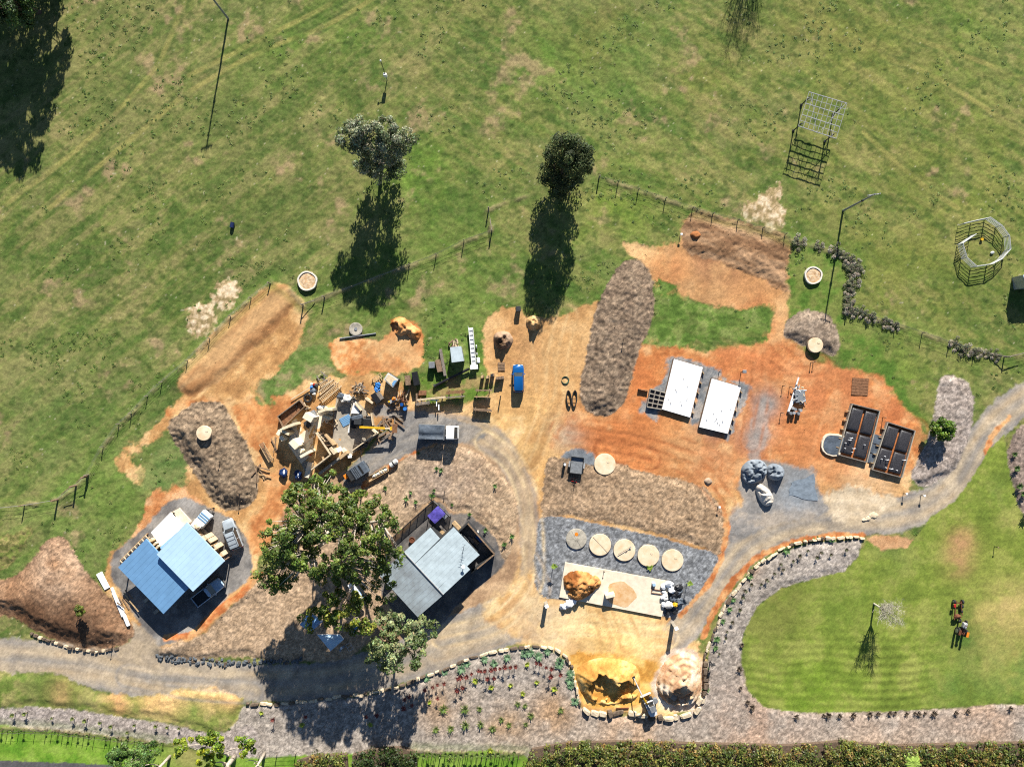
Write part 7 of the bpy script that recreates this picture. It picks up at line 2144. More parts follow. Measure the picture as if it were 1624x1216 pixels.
mesh_obj('door', wallseg(MB(), lerp(inset(cs[1], ctr, 0.0), inset(cs[2], ctr, 0.0), 0.3), lerp(inset(cs[1], ctr, 0.0), inset(cs[2], ctr, 0.0), 0.7), 0.05, 1.9, 0.05), M_greym, t)
t = thing('firewood_pile', 'pile of split firewood behind the little grey shed', 'firewood', G(*Y5(645, 290)))
for i in range(14):
    a = rng.uniform(0, 3.14)
    x, y = rng.uniform(-0.7, 0.7), rng.uniform(-0.5, 0.6)
    L_ = rng.uniform(0.3, 0.5)
    mesh_obj('log', MB().tube((x - L_ * math.cos(a), y - L_ * math.sin(a), 0.15 + 0.04 * i), (x + L_ * math.cos(a), y + L_ * math.sin(a), 0.2 + 0.04 * i), 0.12, n=7), M_timberd if i % 2 else M_timberp, t)

# white elevator conveyor and a dark tube running from its lower end
t = thing('conveyor', 'long white elevator conveyor lying on the grass right of the little shed', 'conveyor', G(*Y5(890, 350)), math.radians(5))
mesh_obj('trough', MB().box((0, 0.2, 0.5), (0.62, 6.2, 0.12)), M_white, t)
for s in (-1, 1):
    mesh_obj('side_rail', MB().box((s * 0.33, 0.2, 0.6), (0.07, 6.2, 0.3)), M_white, t)
for i in range(9):
    mesh_obj('flight', MB().box((0, -2.6 + 0.68 * i, 0.6), (0.56, 0.07, 0.1)), M_greym, t)
mesh_obj('hopper', MB().loft([[(x * k, -2.9 + y * k, z) for x, y in ((-0.6, -0.35), (0.6, -0.35), (0.6, 0.35), (-0.6, 0.35))] for z, k in ((0.4, 0.7), (0.85, 1.0))]), M_white, t)
mesh_obj('motor', MB().bbox((0.75, -1.9, 0.6), (0.5, 0.9, 0.5), 0.1), M_whitesheet, t)
mesh_obj('wheel', MB().tube((0.55, 0.3, 0.3), (0.72, 0.3, 0.3), 0.3, n=12), M_galv, t)
mesh_obj('wheel', MB().tube((0.55, -0.9, 0.25), (0.7, -0.9, 0.25), 0.24, n=12), M_galv, t)
mesh_obj('leg', MB().tube((-0.3, 2.4, 0), (-0.3, 2.4, 0.6), 0.05).tube((-0.3, 2.4, 0.6), (-0.4, 3.6, 0.7), 0.03), M_white, t)
a, b = Vector(G(*Y5(850, 605))), Vector(G(*Y5(395, 830)))
t = thing('dark_tube', 'long dark tube running diagonally from the white conveyor to the timber racks', 'pipe', tuple(b))
mesh_obj('pipe', MB().tube((0, 0, 0.35), tuple(a - b + Vector((0, 0, 0.5))), 0.22, 0.2, 12), M_black, t)
mesh_obj('collar', MB().tube((0, 0, 0.35), tuple((a - b) * 0.05 + Vector((0, 0, 0.36))), 0.28, n=12), M_char, t)

for i, (x, y, sx, lab, m) in enumerate(((1018, 700, 0.5, 'short upright timber bundle nearest the conveyor, first of four', M_timber), (1085, 705, 0.5, 'short upright timber bundle, second of four beside the blue car', M_timber), (1145, 680, 0.6, 'dark upright bundle, third of four beside the blue car', M_char), (1240, 715, 1.3, 'wide dark pallet of blocks, closest of the four bundles to the blue car', M_timberd))):
    t = thing('timber_bundle', lab, 'timber', G(*Y5(x, y + 10)), 0.05)
    for q in range(3):
        mesh_obj('post', MB().bbox((-sx / 3 + q * sx / 3, 0.03 * q, 0.6), (sx / 3.1, 0.45, 1.2 - 0.06 * q), 0.02), m if q < 2 else M_timberd, t)
t = thing('pallet', 'flat weathered pallet above the row of timber bundles', 'pallet', G(*Y5(1258, 575)), 0.03)
for i in range(6):
    mesh_obj('slat', MB().box((0, -0.55 + 0.22 * i, 0.16), (1.1, 0.16, 0.03)), M_timberd, t)
for i in range(3):
    mesh_obj('bearer', MB().box((-0.48 + 0.48 * i, 0, 0.075), (0.1, 1.25, 0.13)), M_timberd, t)


def rack(label, px, py, L_, rz, h, planks, m, wd=0.5):
    h = h * 1.35
    t = thing('timber_rack', label, 'timber rack', G(px, py), rz)
    for s in (-0.36, 0.36):
        for sy in (-wd / 2, wd / 2):
            mesh_obj('leg', MB().box((s * L_, sy, h / 2), (0.1, 0.1, h)), M_dark, t)
        mesh_obj('crosspiece', MB().box((s * L_, 0, h + 0.05), (0.12, wd + 0.3, 0.1)), M_timberd, t)
    if h > 0.7:
        mesh_obj('side_board', MB().box((0, 0, h - 0.3), (L_ * 0.98, 0.1, 0.62)), M_timberd, t)
    for i in range(planks):
        mesh_obj('plank', MB().box((rng.uniform(-0.1, 0.1), -wd / 2 + (i + 0.5) * wd / planks, h + 0.12), (L_, wd / planks - 0.03, 0.05)), m, t)
    return t


rack('rack of wide brown boards at the top of the yard row', *Y5(675, 905), 2.9, math.radians(4), 0.9, 3, M_timberb, 0.5)
rack('rack with one grey plank below the wide brown boards', *Y5(670, 965), 2.9, math.radians(5), 0.85, 1, M_plank, 0.22)
rack('rack carrying long pale planks at the left of the yard row', *Y5(370, 985), 4.6, math.radians(6), 0.8, 2, M_timberp, 0.3)
rack('rack with a grey slatted panel below the long pale planks', *Y5(260, 1045), 2.2, math.radians(7), 0.75, 3, M_plank, 0.5)
rack('empty trestle frame left of the blue car', *Y5(1030, 880), 2.7, math.radians(0), 0.95, 1, M_timberd, 0.25)
rack('second rail of the empty trestle left of the blue car', *Y5(1015, 965), 2.3, math.radians(-2), 0.9, 1, M_timber, 0.16)
rack('low bench of brown boards closest to the gravel loop', *Y5(1015, 1130), 2.9, math.radians(-4), 0.6, 2, M_timberd, 0.42)
stackbox('plank_stack', 'small dark brown plank stack in the corner of the yard row', 'planks', *Y5(245, 915), 1.3, 0.8, 0.4, 0.0, M_timberb, 3)
stackbox('door_leaf', 'upright dark frame at the left end of the yard row', 'frame', *Y5(180, 985), 0.25, 1.6, 1.0, 0.0, M_timberd, 1, False, 'frame')
stackbox('stake', 'single upright stake left of the parked blue car', 'stake', *Y5(1245, 960), 0.16, 0.3, 1.2, 0.0, M_dark, 1, False, 'stake')
t = thing('metal_bracket', 'stepped white metal bracket hanging below the pale planks', 'frame', G(*Y5(425, 1045)))
mesh_obj('bar', MB().box((-0.2, 0.5, 0.9), (1.3, 0.14, 0.14)), M_whitesheet, t)
mesh_obj('bar', MB().box((0.1, 0.0, 0.9), (0.14, 1.0, 0.14)), M_whitesheet, t)
mesh_obj('bar', MB().box((0.45, -0.65, 0.88), (0.16, 0.9, 0.16)), M_whitesheet, t)
mesh_obj('leg', MB().box((0.1, 0.5, 0.42), (0.1, 0.1, 0.84)), M_dark, t)

# black wrapped stacks
stackbox('wrapped_stack', 'tall stack wrapped in black film near the site box', 'wrapped stack', 661, 600, 0.9, 2.2, 1.3, math.radians(12), M_black, 3)
stackbox('wrapped_stack', 'dark stack with tan boards on top near the site box', 'wrapped stack', 648, 603, 0.8, 1.6, 1.3, math.radians(8), M_timberd, 3)

# ---------------------------------------------------------------- building site
k1 = 160 / 1621.0


def S1(x, y):
    return (400 + x * k1, 580 + y * k1)


def S2(x, y):
    return (530 + x * k1, 580 + y * k1)


def S3(x, y):
    return (400 + x * k1, 680 + y * k1)


def S4(x, y):
    return (530 + x * k1, 680 + y * k1)


b = thing('unfinished_house', 'roofless house shell of pale thick walls and grey floor slabs on the site', 'building site', (0, 0, 0))
mesh_obj('floor_slab', MB().prism([W(*q) for q in ((463, 668), (482, 655), (500, 652), (516, 642), (530, 655), (508, 690), (493, 722), (478, 735), (458, 706))], -0.2, 0.16), M_concl, b)
mesh_obj('floor_slab', MB().prism([W(*q) for q in ((535, 626), (560, 628), (580, 650), (602, 688), (556, 722), (528, 700), (530, 655))], -0.2, 0.2), M_conc, b)
mesh_obj('floor_slab', MB().prism([W(*q) for q in ((501, 688), (527, 722), (487, 752), (478, 735), (493, 722))], -0.2, 0.12), M_conc, b)


def pwall(p, q, z, t_, m, z0=0.0, nm='wall'):
    return mesh_obj(nm, wallseg(MB(), P3(*p, z), P3(*q, z), z0, z, t_), m, b)


HW = 3.3
pwall(S1(830, 790), S1(965, 870), HW, 0.95, M_block)
pwall(S3(620, 190), S3(720, 300), HW, 0.95, M_block)
pwall(S1(480, 1010), S1(680, 930), HW, 0.42, M_earth)
pwall(S1(440, 1030), S1(590, 1100), 2.9, 0.42, M_earth)
pwall(S1(400, 1060), S1(450, 1090), 2.2, 0.8, M_block)
pwall(S1(1060, 745), S1(1180, 700), HW, 0.4, M_earth)
pwall(S1(1180, 700), S1(1290, 700), HW, 0.4, M_earth)
pwall(S1(1130, 800), S1(1250, 850), 2.2, 0.4, M_earth)
pwall(S3(770, 450), S3(930, 360), 3.0, 0.42, M_block)
pwall(S3(740, 330), S3(790, 370), 2.2, 0.55, M_block)
pwall(S3(1020, 60), S3(1255, 415), 2.6, 0.18, M_timberp)
pwall(S3(1255, 415), S3(945, 655), 2.6, 0.18, M_timberp)
pwall(S3(1120, 450), S3(1150, 530), 2.5, 0.12, M_timber)
pwall(S3(1160, 90), S3(1300, 265), 2.4, 0.18, M_timber)
pwall(S3(1250, 300), S3(1330, 400), 2.4, 0.5, M_timberp)
pwall(S3(1510, 380), S3(1400, 470), 2.3, 0.5, M_timber)
pwall(S3(1400, 470), S3(1075, 720), 1.3, 0.4, M_conc)
pwall(S3(930, 540), S3(870, 780), 1.1, 0.75, M_concl)
pwall(S4(290, 345), S4(690, 65), 1.2, 0.16, M_timberp, nm='slab_edge')
pwall(S4(610, 10), S4(690, 80), 1.2, 0.3, M_earth)
pwall(S2(590, 760), S2(620, 960), 1.2, 0.16, M_timberp)
pwall(S2(500, 520), S2(620, 600), 1.1, 0.32, M_timberp)
pwall(S4(120, 320), S4(260, 450), 1.0, 0.5, M_concl)
pwall(S2(330, 600), S2(430, 720), 0.9, 0.2, M_timberp)
pwall(S3(450, 120), S3(500, 180), 2.2, 0.6, M_block)
for i in range(7):
    p, q = P3(*S3(1040 + 20 * i + 15, 90 + 30 * i), 2.3), P3(*S3(1150 + 22 * i, 70 + 30 * i), 2.3)
    mesh_obj('joist', wallseg(MB(), p, q, 2.2, 2.35, 0.09), M_dark if i % 2 else M_timberd, b)
for i, (p, q) in enumerate((((1010, 55), (970, 75)), ((1000, 120), (800, 260)), ((950, 180), (940, 260)))):
    mesh_obj('beam', wallseg(MB(), P3(*S3(*p), 2.6), P3(*S3(*q), 2.6), 2.45, 2.62, 0.16), M_timberd, b)
for i, (x, y) in enumerate(((870, 920), (905, 960))):
    p = P3(*S1(x, y), 0.4)
    mesh_obj('floor_box', MB().bbox((p.x, p.y, 0.35), (0.7, 0.6, 0.5), 0.03, 0.6), M_char, b)
p = P3(*S3(1400, 330), 2.5)
mesh_obj('cap_sheet', MB().bbox((p.x, p.y, 2.45), (0.8, 0.7, 0.1), 0.02, 0.5), M_white, b)
p = P3(*S4(250, 450), 1.6)
mesh_obj('cap_sheet', MB().bbox((p.x, p.y, 1.55), (0.6, 0.35, 0.1), 0.02, 0.1), M_white, b)
# sheets lying on the slab
t = thing('roof_sheets', 'blue corrugated sheets lying on the unfinished slab', 'sheets', (*G(*S2(200, 880))[:2], 0.22), math.radians(28))
for i in range(6):
    mesh_obj('sheet', MB().box((0, -0.55 + 0.24 * i, 0.06 + 0.015 * (i % 2)), (1.75, 0.2, 0.04)), M_roofblue2, t)
t = thing('white_sheet', 'bright white triangular sheet beside the blue corrugated sheets', 'sheet', (*G(*S2(350, 690))[:2], 0.22))
mesh_obj('sheet', MB().prism([(-0.7, -0.7), (0.75, -0.75), (0.1, 1.2), (-0.25, 0.9)], 0.3, 0.36), M_white, t)
t = thing('white_sheet', 'narrow white strip running down the unfinished slab', 'sheet', (*G(*S2(262, 960))[:2], 0.22))
mesh_obj('sheet', MB().prism([(-0.35, -1.1), (-0.1, -1.1), (0.25, 1.0), (0.1, 1.2)], 0.15, 0.2), M_white, t)
t = thing('tarp_bundle', 'grey-blue tarp bundle at the top corner of the slab', 'tarp', G(*S2(180, 510)))
mesh_obj('fold', MB().lump((-0.5, 0.2, 0.8), (0.6, 0.5, 0.5), 3, 0.35, 3), M_tarpd, t, smooth=True, sharp=35)
mesh_obj('fold', MB().lump((0.4, -0.1, 0.8), (0.8, 0.6, 0.5), 6, 0.4, 3), M_tarpw, t, smooth=True, sharp=35)
mesh_obj('stack', MB().bbox((0, 0, 0.35), (1.8, 0.9, 0.8), 0.05, 0.3), M_timberd, t)
# skip bin
t = thing('skip_bin', 'open rusty-brown skip bin on the left of the building site', 'skip bin', (0, 0, 0))
sk = [P3(*S1(405, 815), 1.2), P3(*S1(755, 550), 1.2), P3(*S1(838, 655), 1.2), P3(*S1(490, 985), 1.2)]
mesh_obj('floor', MB().prism([tuple(inset(p, (sk[0] + sk[2]) / 2, 0.05))[:2] for p in sk], 0.1, 0.55), M_timberb, t)
for i in range(4):
    mesh_obj('side', wallseg(MB(), sk[i], sk[(i + 1) % 4], 0.05, 1.2 + 0.004 * (i % 2), 0.1), M_timberd if i != 0 else M_plank, t)
for (x, y, a) in ((720, 640, 1.4), (440, 840, 1.2)):
    p = P3(*S1(x, y), 0.7)
    mesh_obj('brace', MB().box((p.x, p.y, 0.75), (0.6, 0.08, 0.3), a), M_dark, t)


# formwork ladders
def ladder(label, p, q, n, wd, h=0.5, m=None, m2=None):
    a, c = Vector(G(*p)), Vector(G(*q))
    d = c - a
    t = thing('formwork_ladder', label, 'formwork', tuple((a + c) / 2), math.atan2(d.y, d.x))
    L_ = Vector((d.x, d.y)).length
    for s in (-1, 1):
        mesh_obj('rail', MB().box((0, s * wd / 2, h), (L_, 0.09, 0.1)), m or M_timberp, t)
    for i in range(n):
        mesh_obj('rung', MB().box((-L_ / 2 + (i + 0.5) * L_ / n, 0, h - 0.02), (0.13, wd - 0.1, 0.07)), m2 or M_timber, t)
    for s in (-0.42, 0.42):
        for s2 in (-1, 1):
            mesh_obj('leg', MB().box((s * L_, s2 * wd / 2, h / 2 - 0.03), (0.1, 0.1, h - 0.05)), M_timberd, t)
    return t


ladder('long timber formwork ladder on the ground above the slab, lower of three', S1(1120, 560), S1(1430, 290), 14, 0.75)
ladder('timber formwork ladder next to the longest one, middle of three', S1(1085, 450), S1(1350, 235), 12, 0.55)
ladder('timber formwork ladder furthest from the slab, top of three', S1(1110, 320), S1(1290, 205), 9, 0.6)
ladder('narrow formwork ladder on the orange soil left of the shell', S3(165, 225), S3(325, 510), 14, 0.75, 0.55, M_timber, M_timberd)
ladder('short formwork ladder in the shade of the big tree', S4(230, 990), S4(450, 935), 11, 0.7, 0.5, M_timberd, M_timberp)
ladder('short timber ladder frame beside the site box', S2(635, 245), S2(775, 140), 5, 0.65, 0.45, M_timber)


def sticks(name, label, cat, px, py, n, spread, Lr, mats_, seed, zt=0.5, th=0.1):
    r = random.Random(seed)
    t = thing(name, label, cat, G(px, py))
    for i in range(n):
        L_ = r.uniform(*Lr)
        mesh_obj('piece', MB().box((r.uniform(-spread, spread), r.uniform(-spread, spread), 0.08 + zt * i / n), (L_, th * r.uniform(0.8, 1.8), th * 0.8), r.uniform(0, 3.14), r.uniform(-0.08, 0.08)), r.choice(mats_), t)
    return t


TT = [M_timber, M_timberp, M_timberd, M_plank]
sticks('offcut_pile', 'tangled pile of timber offcuts above the slab corner', 'timber', *S2(400, 370), 26, 0.9, (0.6, 1.8), [M_timberp, M_timberd, M_plank], 1, 0.9)
sticks('offcut_pile', 'sprawl of pale offcuts left of the formwork ladders', 'timber', *S1(1130, 200), 8, 0.8, (0.6, 1.6), TT, 2)
sticks('offcut_pile', 'crossed timber lengths on the soil beside the mulch mound', 'timber', *S3(150, 700), 6, 0.9, (1.5, 2.8), [M_timber, M_timberd], 3, 0.4, 0.13)
sticks('offcut_pile', 'timber scraps inside the unfinished shell by the dark shaft', 'timber', *S1(1290, 880), 8, 0.7, (0.5, 1.7), TT, 4, 0.6)
sticks('offcut_pile', 'grey planks scattered on the gravel below the boom', 'timber', *S2(800, 1050), 14, 1.2, (0.9, 2.4), [M_plank, M_timberd], 5, 0.25, 0.16)
sticks('offcut_pile', 'grey planks scattered on the gravel above the boom', 'timber', *S2(900, 800), 14, 1.6, (0.9, 2.6), [M_plank, M_plank, M_timberd], 6, 0.25, 0.16)
sticks('offcut_pile', 'broken boards below the black wrapped stacks', 'timber', *S2(1100, 500), 14, 0.9, (0.7, 1.8), [M_timberp, M_timberd, M_rust], 7, 0.6)
sticks('offcut_pile', 'rough offcuts between the skip bin and the pale wall pier', 'timber', *S1(880, 640), 9, 0.5, (0.4, 1.0), TT, 8, 0.4)
sticks('offcut_pile', 'dark lengths stacked along the slab edge wall', 'timber', *S4(470, 250), 10, 0.5, (1.0, 2.2), [M_dark, M_timberd, M_plank], 9, 0.6)
sticks('offcut_pile', 'light battens leaning in the middle of the shell', 'timber', *S3(1260, 140), 6, 0.4, (0.8, 1.8), [M_plank, M_timberp], 10, 1.0)
sticks('offcut_pile', 'two long battens on the orange soil above the narrow ladder', 'timber', *S3(375, 260), 3, 0.25, (2.0, 2.6), [M_timberd, M_timber], 11, 0.2)
sticks('offcut_pile', 'messy boards around the white sheet on the slab', 'timber', *S2(540, 850), 7, 0.5, (0.6, 1.5), [M_dark, M_timberd, M_timberp], 12, 0.5)
sticks('offcut_pile', 'pale rubble and boards in front of the low concrete wall', 'rubble', *S3(890, 640), 10, 0.5, (0.3, 0.9), [M_concl, M_plank, M_timberp], 13, 0.5)
# tools, bins and tarps
t = thing('tool_heap', 'blue and grey cloth-covered tool heap beside the formwork ladders', 'tools', G(*S1(990, 390)))
for i, (x, y, m, s_) in enumerate(((-0.15, 0.45, M_bluetarp, 0.32), (0.05, -0.1, M_tarpd, 0.5), (0.2, -0.6, M_tarpw, 0.28), (0.2, 0.8, M_red, 0.25), (-0.2, 0.95, M_whitesheet, 0.2), (0.5, 0.7, M_char, 0.35))):
    mesh_obj('bundle', MB().lump((x, y, 0.3), (s_, s_, 0.4), i, 0.3, 2), m, t)
t = thing('long_batten', 'long thin batten reaching from the tool heap towards the skip bin', 'batten', G(*S1(790, 445)), math.radians(32))
mesh_obj('batten', MB().box((0, 0, 0.35), (3.6, 0.13, 0.08)), M_timberp, t)
t = thing('tyre_tub', 'black oval tub between the skip bin and the tool heap', 'tub', G(*S1(905, 520)), 0.3)
mesh_obj('tub', MB().ring((0, 0, 0.25), 0.55, 0.16), M_rubber, t)
t = thing('cement_sacks', 'grey and white sacks on the soil by the pale wall pier', 'sacks', G(*S1(1120, 650)))
for i in range(5):
    mesh_obj('sack', MB().lump((rng.uniform(-0.4, 0.4), rng.uniform(-0.4, 0.4), 0.2 + 0.08 * i), (0.4, 0.28, 0.16), i, 0.25, 2), M_tarpd if i % 2 else M_tarpw, t)
t = thing('block_pallet', 'grey wrapped pallet of blocks beside the pale wall pier', 'pallet', G(*S1(990, 770)), 0.5)
mesh_obj('pallet_base', MB().box((0, 0, 0.08), (1.0, 1.0, 0.14)), M_timberd, t)
for i in range(2):
    for j in range(2):
        mesh_obj('block', MB().bbox((-0.24 + 0.48 * i, -0.24 + 0.48 * j, 0.55), (0.46, 0.46, 0.8), 0.03), M_greym, t)
t = thing('orange_tool', 'red and orange machine on the shell floor', 'machine', (*G(*S3(955, 375))[:2], 0.2), 0.4)
mesh_obj('motor', MB().bbox((0, 0, 0.6), (0.75, 0.5, 0.6), 0.08), M_orange, t)
mesh_obj('drum', MB().tube((-0.3, -0.15, 0.45), (0.0, -0.15, 0.45), 0.28, n=12), M_red, t)
mesh_obj('stand', MB().box((0, 0, 0.15), (0.6, 0.4, 0.3)), M_dark, t)
t = thing('site_box', 'cream-topped square site box with a blue edge', 'site box', (0, 0, 0))
sb_ = [P3(*S2(865, 110), 2.0), P3(*S2(1030, 220), 2.0), P3(*S2(945, 350), 2.0), P3(*S2(795, 215), 2.0)]
c0 = (sb_[0] + sb_[2]) / 2
mesh_obj('body', MB().prism([tuple(inset(p, c0, 0.03))[:2] for p in sb_], 0.15, 1.96), M_tarpd, t)
mesh_obj('rim', MB().prism([tuple(p)[:2] for p in sb_], 1.965, 2.02), M_tarpw, t)
mesh_obj('top_panel', MB().prism([tuple(lerp(p, c0, 0.22))[:2] for p in sb_], 2.023, 2.07), M_timberp, t)
mesh_obj('blue_sheet', MB().prism([tuple(lerp(lerp(sb_[1], sb_[2], q), c0, 0.08 if q in (0.1, 0.95) else 0.45))[:2] for q in (0.1, 0.95)] + [tuple(lerp(lerp(sb_[1], sb_[2], q), c0, 0.5))[:2] for q in (0.9, 0.15)], 2.073, 2.1), M_roofblue2, t)
for p in sb_:
    q = inset(p, c0, 0.1)
    mesh_obj('skid', MB().box((q.x, q.y, 0.08), (0.2, 0.2, 0.16)), M_dark, t)
t = thing('blue_tarp', 'bright blue tarp bundle next to the site box', 'tarp', G(*S2(705, 355)))
mesh_obj('bundle', MB().lump((0.1, 0.4, 0.6), (0.4, 0.45, 0.35), 4, 0.4, 3), M_bluetarp, t, smooth=True, sharp=35)
mesh_obj('bundle', MB().lump((-0.05, -0.3, 0.6), (0.42, 0.4, 0.35), 8, 0.4, 3), M_bluetarp, t, smooth=True, sharp=35)
mesh_obj('crate', MB().bbox((0, 0, 0.22), (0.8, 1.3, 0.42), 0.04), M_dark, t)
stackbox('board_stack', 'stack of grey boards in the deep shade below the blue tarp', 'boards', *S2(740, 470), 0.6, 1.7, 0.7, math.radians(35), M_plank, 4)
stackbox('sheet_pile', 'black sheet stack in the deep shade of the yard', 'sheets', *S2(690, 520), 0.9, 1.8, 0.9, math.radians(35), M_black, 4)
t = thing('saw_bench', 'orange and grey saw bench in the shade of the site box', 'saw bench', G(*S2(950, 560)), 0.5)
mesh_obj('table', MB().bbox((0, 0, 0.85), (1.5, 0.5, 0.08), 0.02), M_galv, t)
mesh_obj('motor', MB().lump((0.4, 0.15, 1.0), (0.32, 0.3, 0.28), 2, 0.2, 2), M_orange, t)
mesh_obj('guard', MB().bbox((-0.5, 0.1, 0.98), (0.3, 0.3, 0.2), 0.04), M_yellow, t)
for s in (-0.6, 0.6):
    for s2 in (-0.2, 0.2):
        mesh_obj('leg', MB().box((s, s2, 0.4), (0.06, 0.06, 0.8)), M_dark, t)
for i, (x, y, lab) in enumerate(((1150, 690, 'blue drum in the dark shade right of the saw bench'), (1100, 620, 'darker blue drum behind the first in the shade'))):
    t = thing('drum', lab, 'drum', G(*S2(x, y)))
    mesh_obj('drum', MB().disc((0, 0, 0), 0.32, 0.9, 16), M_bluebarrel if i == 0 else M_dark, t)
    mesh_obj('lid', MB().disc((0, 0, 0.9), 0.27, 0.05, 16), M_bluetarp if i == 0 else M_bluebarrel, t)
for i, (x, y, lab) in enumerate(((520, 700, 'blue wrapped bundle with white straps in the wall shadow, left of two'), (750, 740, 'blue wrapped bundle with white straps in the wall shadow, right of two'))):
    t = thing('wrapped_bundle', lab, 'bundle', G(*S3(x, y)))
    mesh_obj('wrap', MB().lump((0, 0, 0.4), (0.6, 0.75, 0.4), 30 + i, 0.35, 3), mat("shade_darkened_wrap", C(24, 52, 100), 0.45, 0, 0.2, 3), t, smooth=True, sharp=35)  # blue wrap, darkened in colour to stand for the wall's shade
    mesh_obj('strap', MB().lump((0.15, 0.1, 0.75), (0.16, 0.4, 0.14), 33 + i, 0.3, 2), M_whitesheet, t)
t = thing('mortar_trough', 'long tan timber trough with mortar beside the dark truck', 'trough', (0, 0, 0))
a, c = P3(*S4(540, 815), 0.8), P3(*S4(850, 640), 0.8)
d = (c - a).normalized()
n_ = Vector((-d.y, d.x, 0))
mesh_obj('base', wallseg(MB(), a, c, 0.1, 0.5, 0.7), M_timber, t)
for s in (-1, 1):
    mesh_obj('side', wallseg(MB(), a + n_ * 0.4 * s, c + n_ * 0.4 * s, 0.05, 0.85, 0.08), M_timber, t)
for q in (a, c):
    mesh_obj('end', wallseg(MB(), q + n_ * 0.36, q - n_ * 0.36, 0.05, 0.8, 0.08), M_timber, t)
for i in range(7):
    q = lerp(a, c, 0.35 + 0.09 * i)
    mesh_obj('mortar', MB().lump((q.x, q.y, 0.6), (0.35, 0.3, 0.28), i, 0.35, 2), M_timberp if i % 2 else M_tarpw, t)
t = thing('gas_tank', 'white and black horizontal tank at the end of the mortar trough', 'tank', G(*S4(965, 545)), math.radians(38))
mesh_obj('tank', MB().path([(-0.75, 0, 0.5), (-0.6, 0, 0.5), (0.6, 0, 0.5), (0.75, 0, 0.5)], [0.25, 0.42, 0.42, 0.25], 14), M_tarpw, t, smooth=True, sharp=40)
for s in (-0.4, 0.4):
    mesh_obj('cradle', MB().box((s, 0, 0.12), (0.14, 0.8, 0.24)), M_dark, t)
mesh_obj('strap', MB().path([(-0.1, 0, 0.5), (0.1, 0, 0.5)], [0.44, 0.44], 14), M_black, t)

# debris on the red soil
t = thing('scrap_heap', 'heap of white pipe offcuts and scrap on the red soil', 'scrap', G(1266, 630))
rr = random.Random(9)
for i in range(26):
    x, y = rr.uniform(-0.9, 0.9), rr.uniform(-1.0, 1.9)
    a = rr.uniform(0, 3.14)
    L_ = rr.uniform(0.3, 0.9)
    z = 0.2 + 0.5 * rr.random()
    mesh_obj('scrap', MB().tube((x - L_ * math.cos(a) / 2, y - L_ * math.sin(a) / 2, z), (x + L_ * math.cos(a) / 2, y + L_ * math.sin(a) / 2, z + rr.uniform(-0.2, 0.3)), rr.uniform(0.05, 0.12), n=7), rr.choice([M_tarpw, M_galv, M_timberp, M_greym, M_whitesheet]), t)
mesh_obj('crate', MB().bbox((0.1, 0.2, 0.35), (1.6, 2.0, 0.6), 0.05, 0.1), M_greym, t)
t = thing('long_white_pipe', 'long slim white pipe leaning past the scrap heap', 'pipe', G(1257, 626), math.radians(73))
mesh_obj('pipe', MB().tube((-2.8, 0, 0.25), (2.9, 0, 0.35), 0.13, n=8), M_white, t)
mesh_obj('pipe_wedge', MB().prism([(-2.7, -0.15), (-0.9, -0.45), (-1.0, 0.1), (-2.7, 0.1)], 0.3, 0.42), M_white, t)
t = thing('pipe_fittings', 'row of grey pipe ends standing below the scrap heap', 'pipes', G(1259, 655))
for i, (x, y) in enumerate(((-0.7, 0.0), (-0.2, 0.05), (0.5, -0.05), (0.85, 0.45), (0.0, 0.6), (-0.4, 0.8))):
    mesh_obj('pipe', MB().disc((x, y, 0), 0.24, 0.75, 14), M_galv if i % 2 else M_greym, t)
for i, (px, py, lab) in enumerate(((1241, 612, 'small tripod stand left of the long white pipe'), (1252, 614, 'leafy stake beside the small tripod'), (1238, 655, 'bent black pipe left of the pipe ends'), (1175, 590, 'survey post with a grey box cap by the right white slab'), (1140, 590, 'thin survey peg between the two white slabs'), (1400, 662, 'survey peg between the two membrane footings'), (1286, 575, 'pair of thin pegs below the small tank lid, left'), (1290, 574, 'pair of thin pegs below the small tank lid, right'),
                                   (1138, 803, 'dark valve post at the mulch corner by the road'), (1432, 782, 'thin stake at the road edge below the footings'), (1460, 785, 'leaning stake at the road edge below the mulch island'), (353, 731, 'short marker stake in the dark mulch mound'), (383, 782, 'forked twig stake near the foot of the dark mulch mound'), (987, 540, 'dark stick in the long mulch mound'), (706, 775, 'dark garden stake above the purple spa'), (180, 1012, 'dark stake at the corner of the brown mulch bank'),
                                   (1078, 374, 'white peg at the corner of the dug bench'), (1576, 866, 'tiny planted stake on the lawn by the right-hand road'), (932, 925, 'hand tools standing in the orange soil heap'), (957, 905, 'dark valve beside the concrete pad corner'))):
    t = thing('stake', lab, 'stake', G(px, py, 0.0 if i != 18 else 1.2))
    h = 0.9 if i not in (3, 15) else 1.5
    mesh_obj('shaft', MB().tube((0, 0, -0.2), (0.05, 0.04, h), 0.06, 0.05, 6), M_dark if i not in (16,) else M_white, t)
    if i in (3,):
        mesh_obj('cap', MB().bbox((0.05, 0.05, h + 0.1), (0.6, 0.5, 0.3), 0.05), M_greym, t)
    elif i in (8, 9, 10, 16):
        mesh_obj('cap', MB().bbox((0.05, 0.05, h + 0.05), (0.35, 0.3, 0.14), 0.03), M_white, t)
    else:
        mesh_obj('head', MB().box((0.05, 0.04, h), (0.16, 0.14, 0.1), 0.4), M_timberd, t)

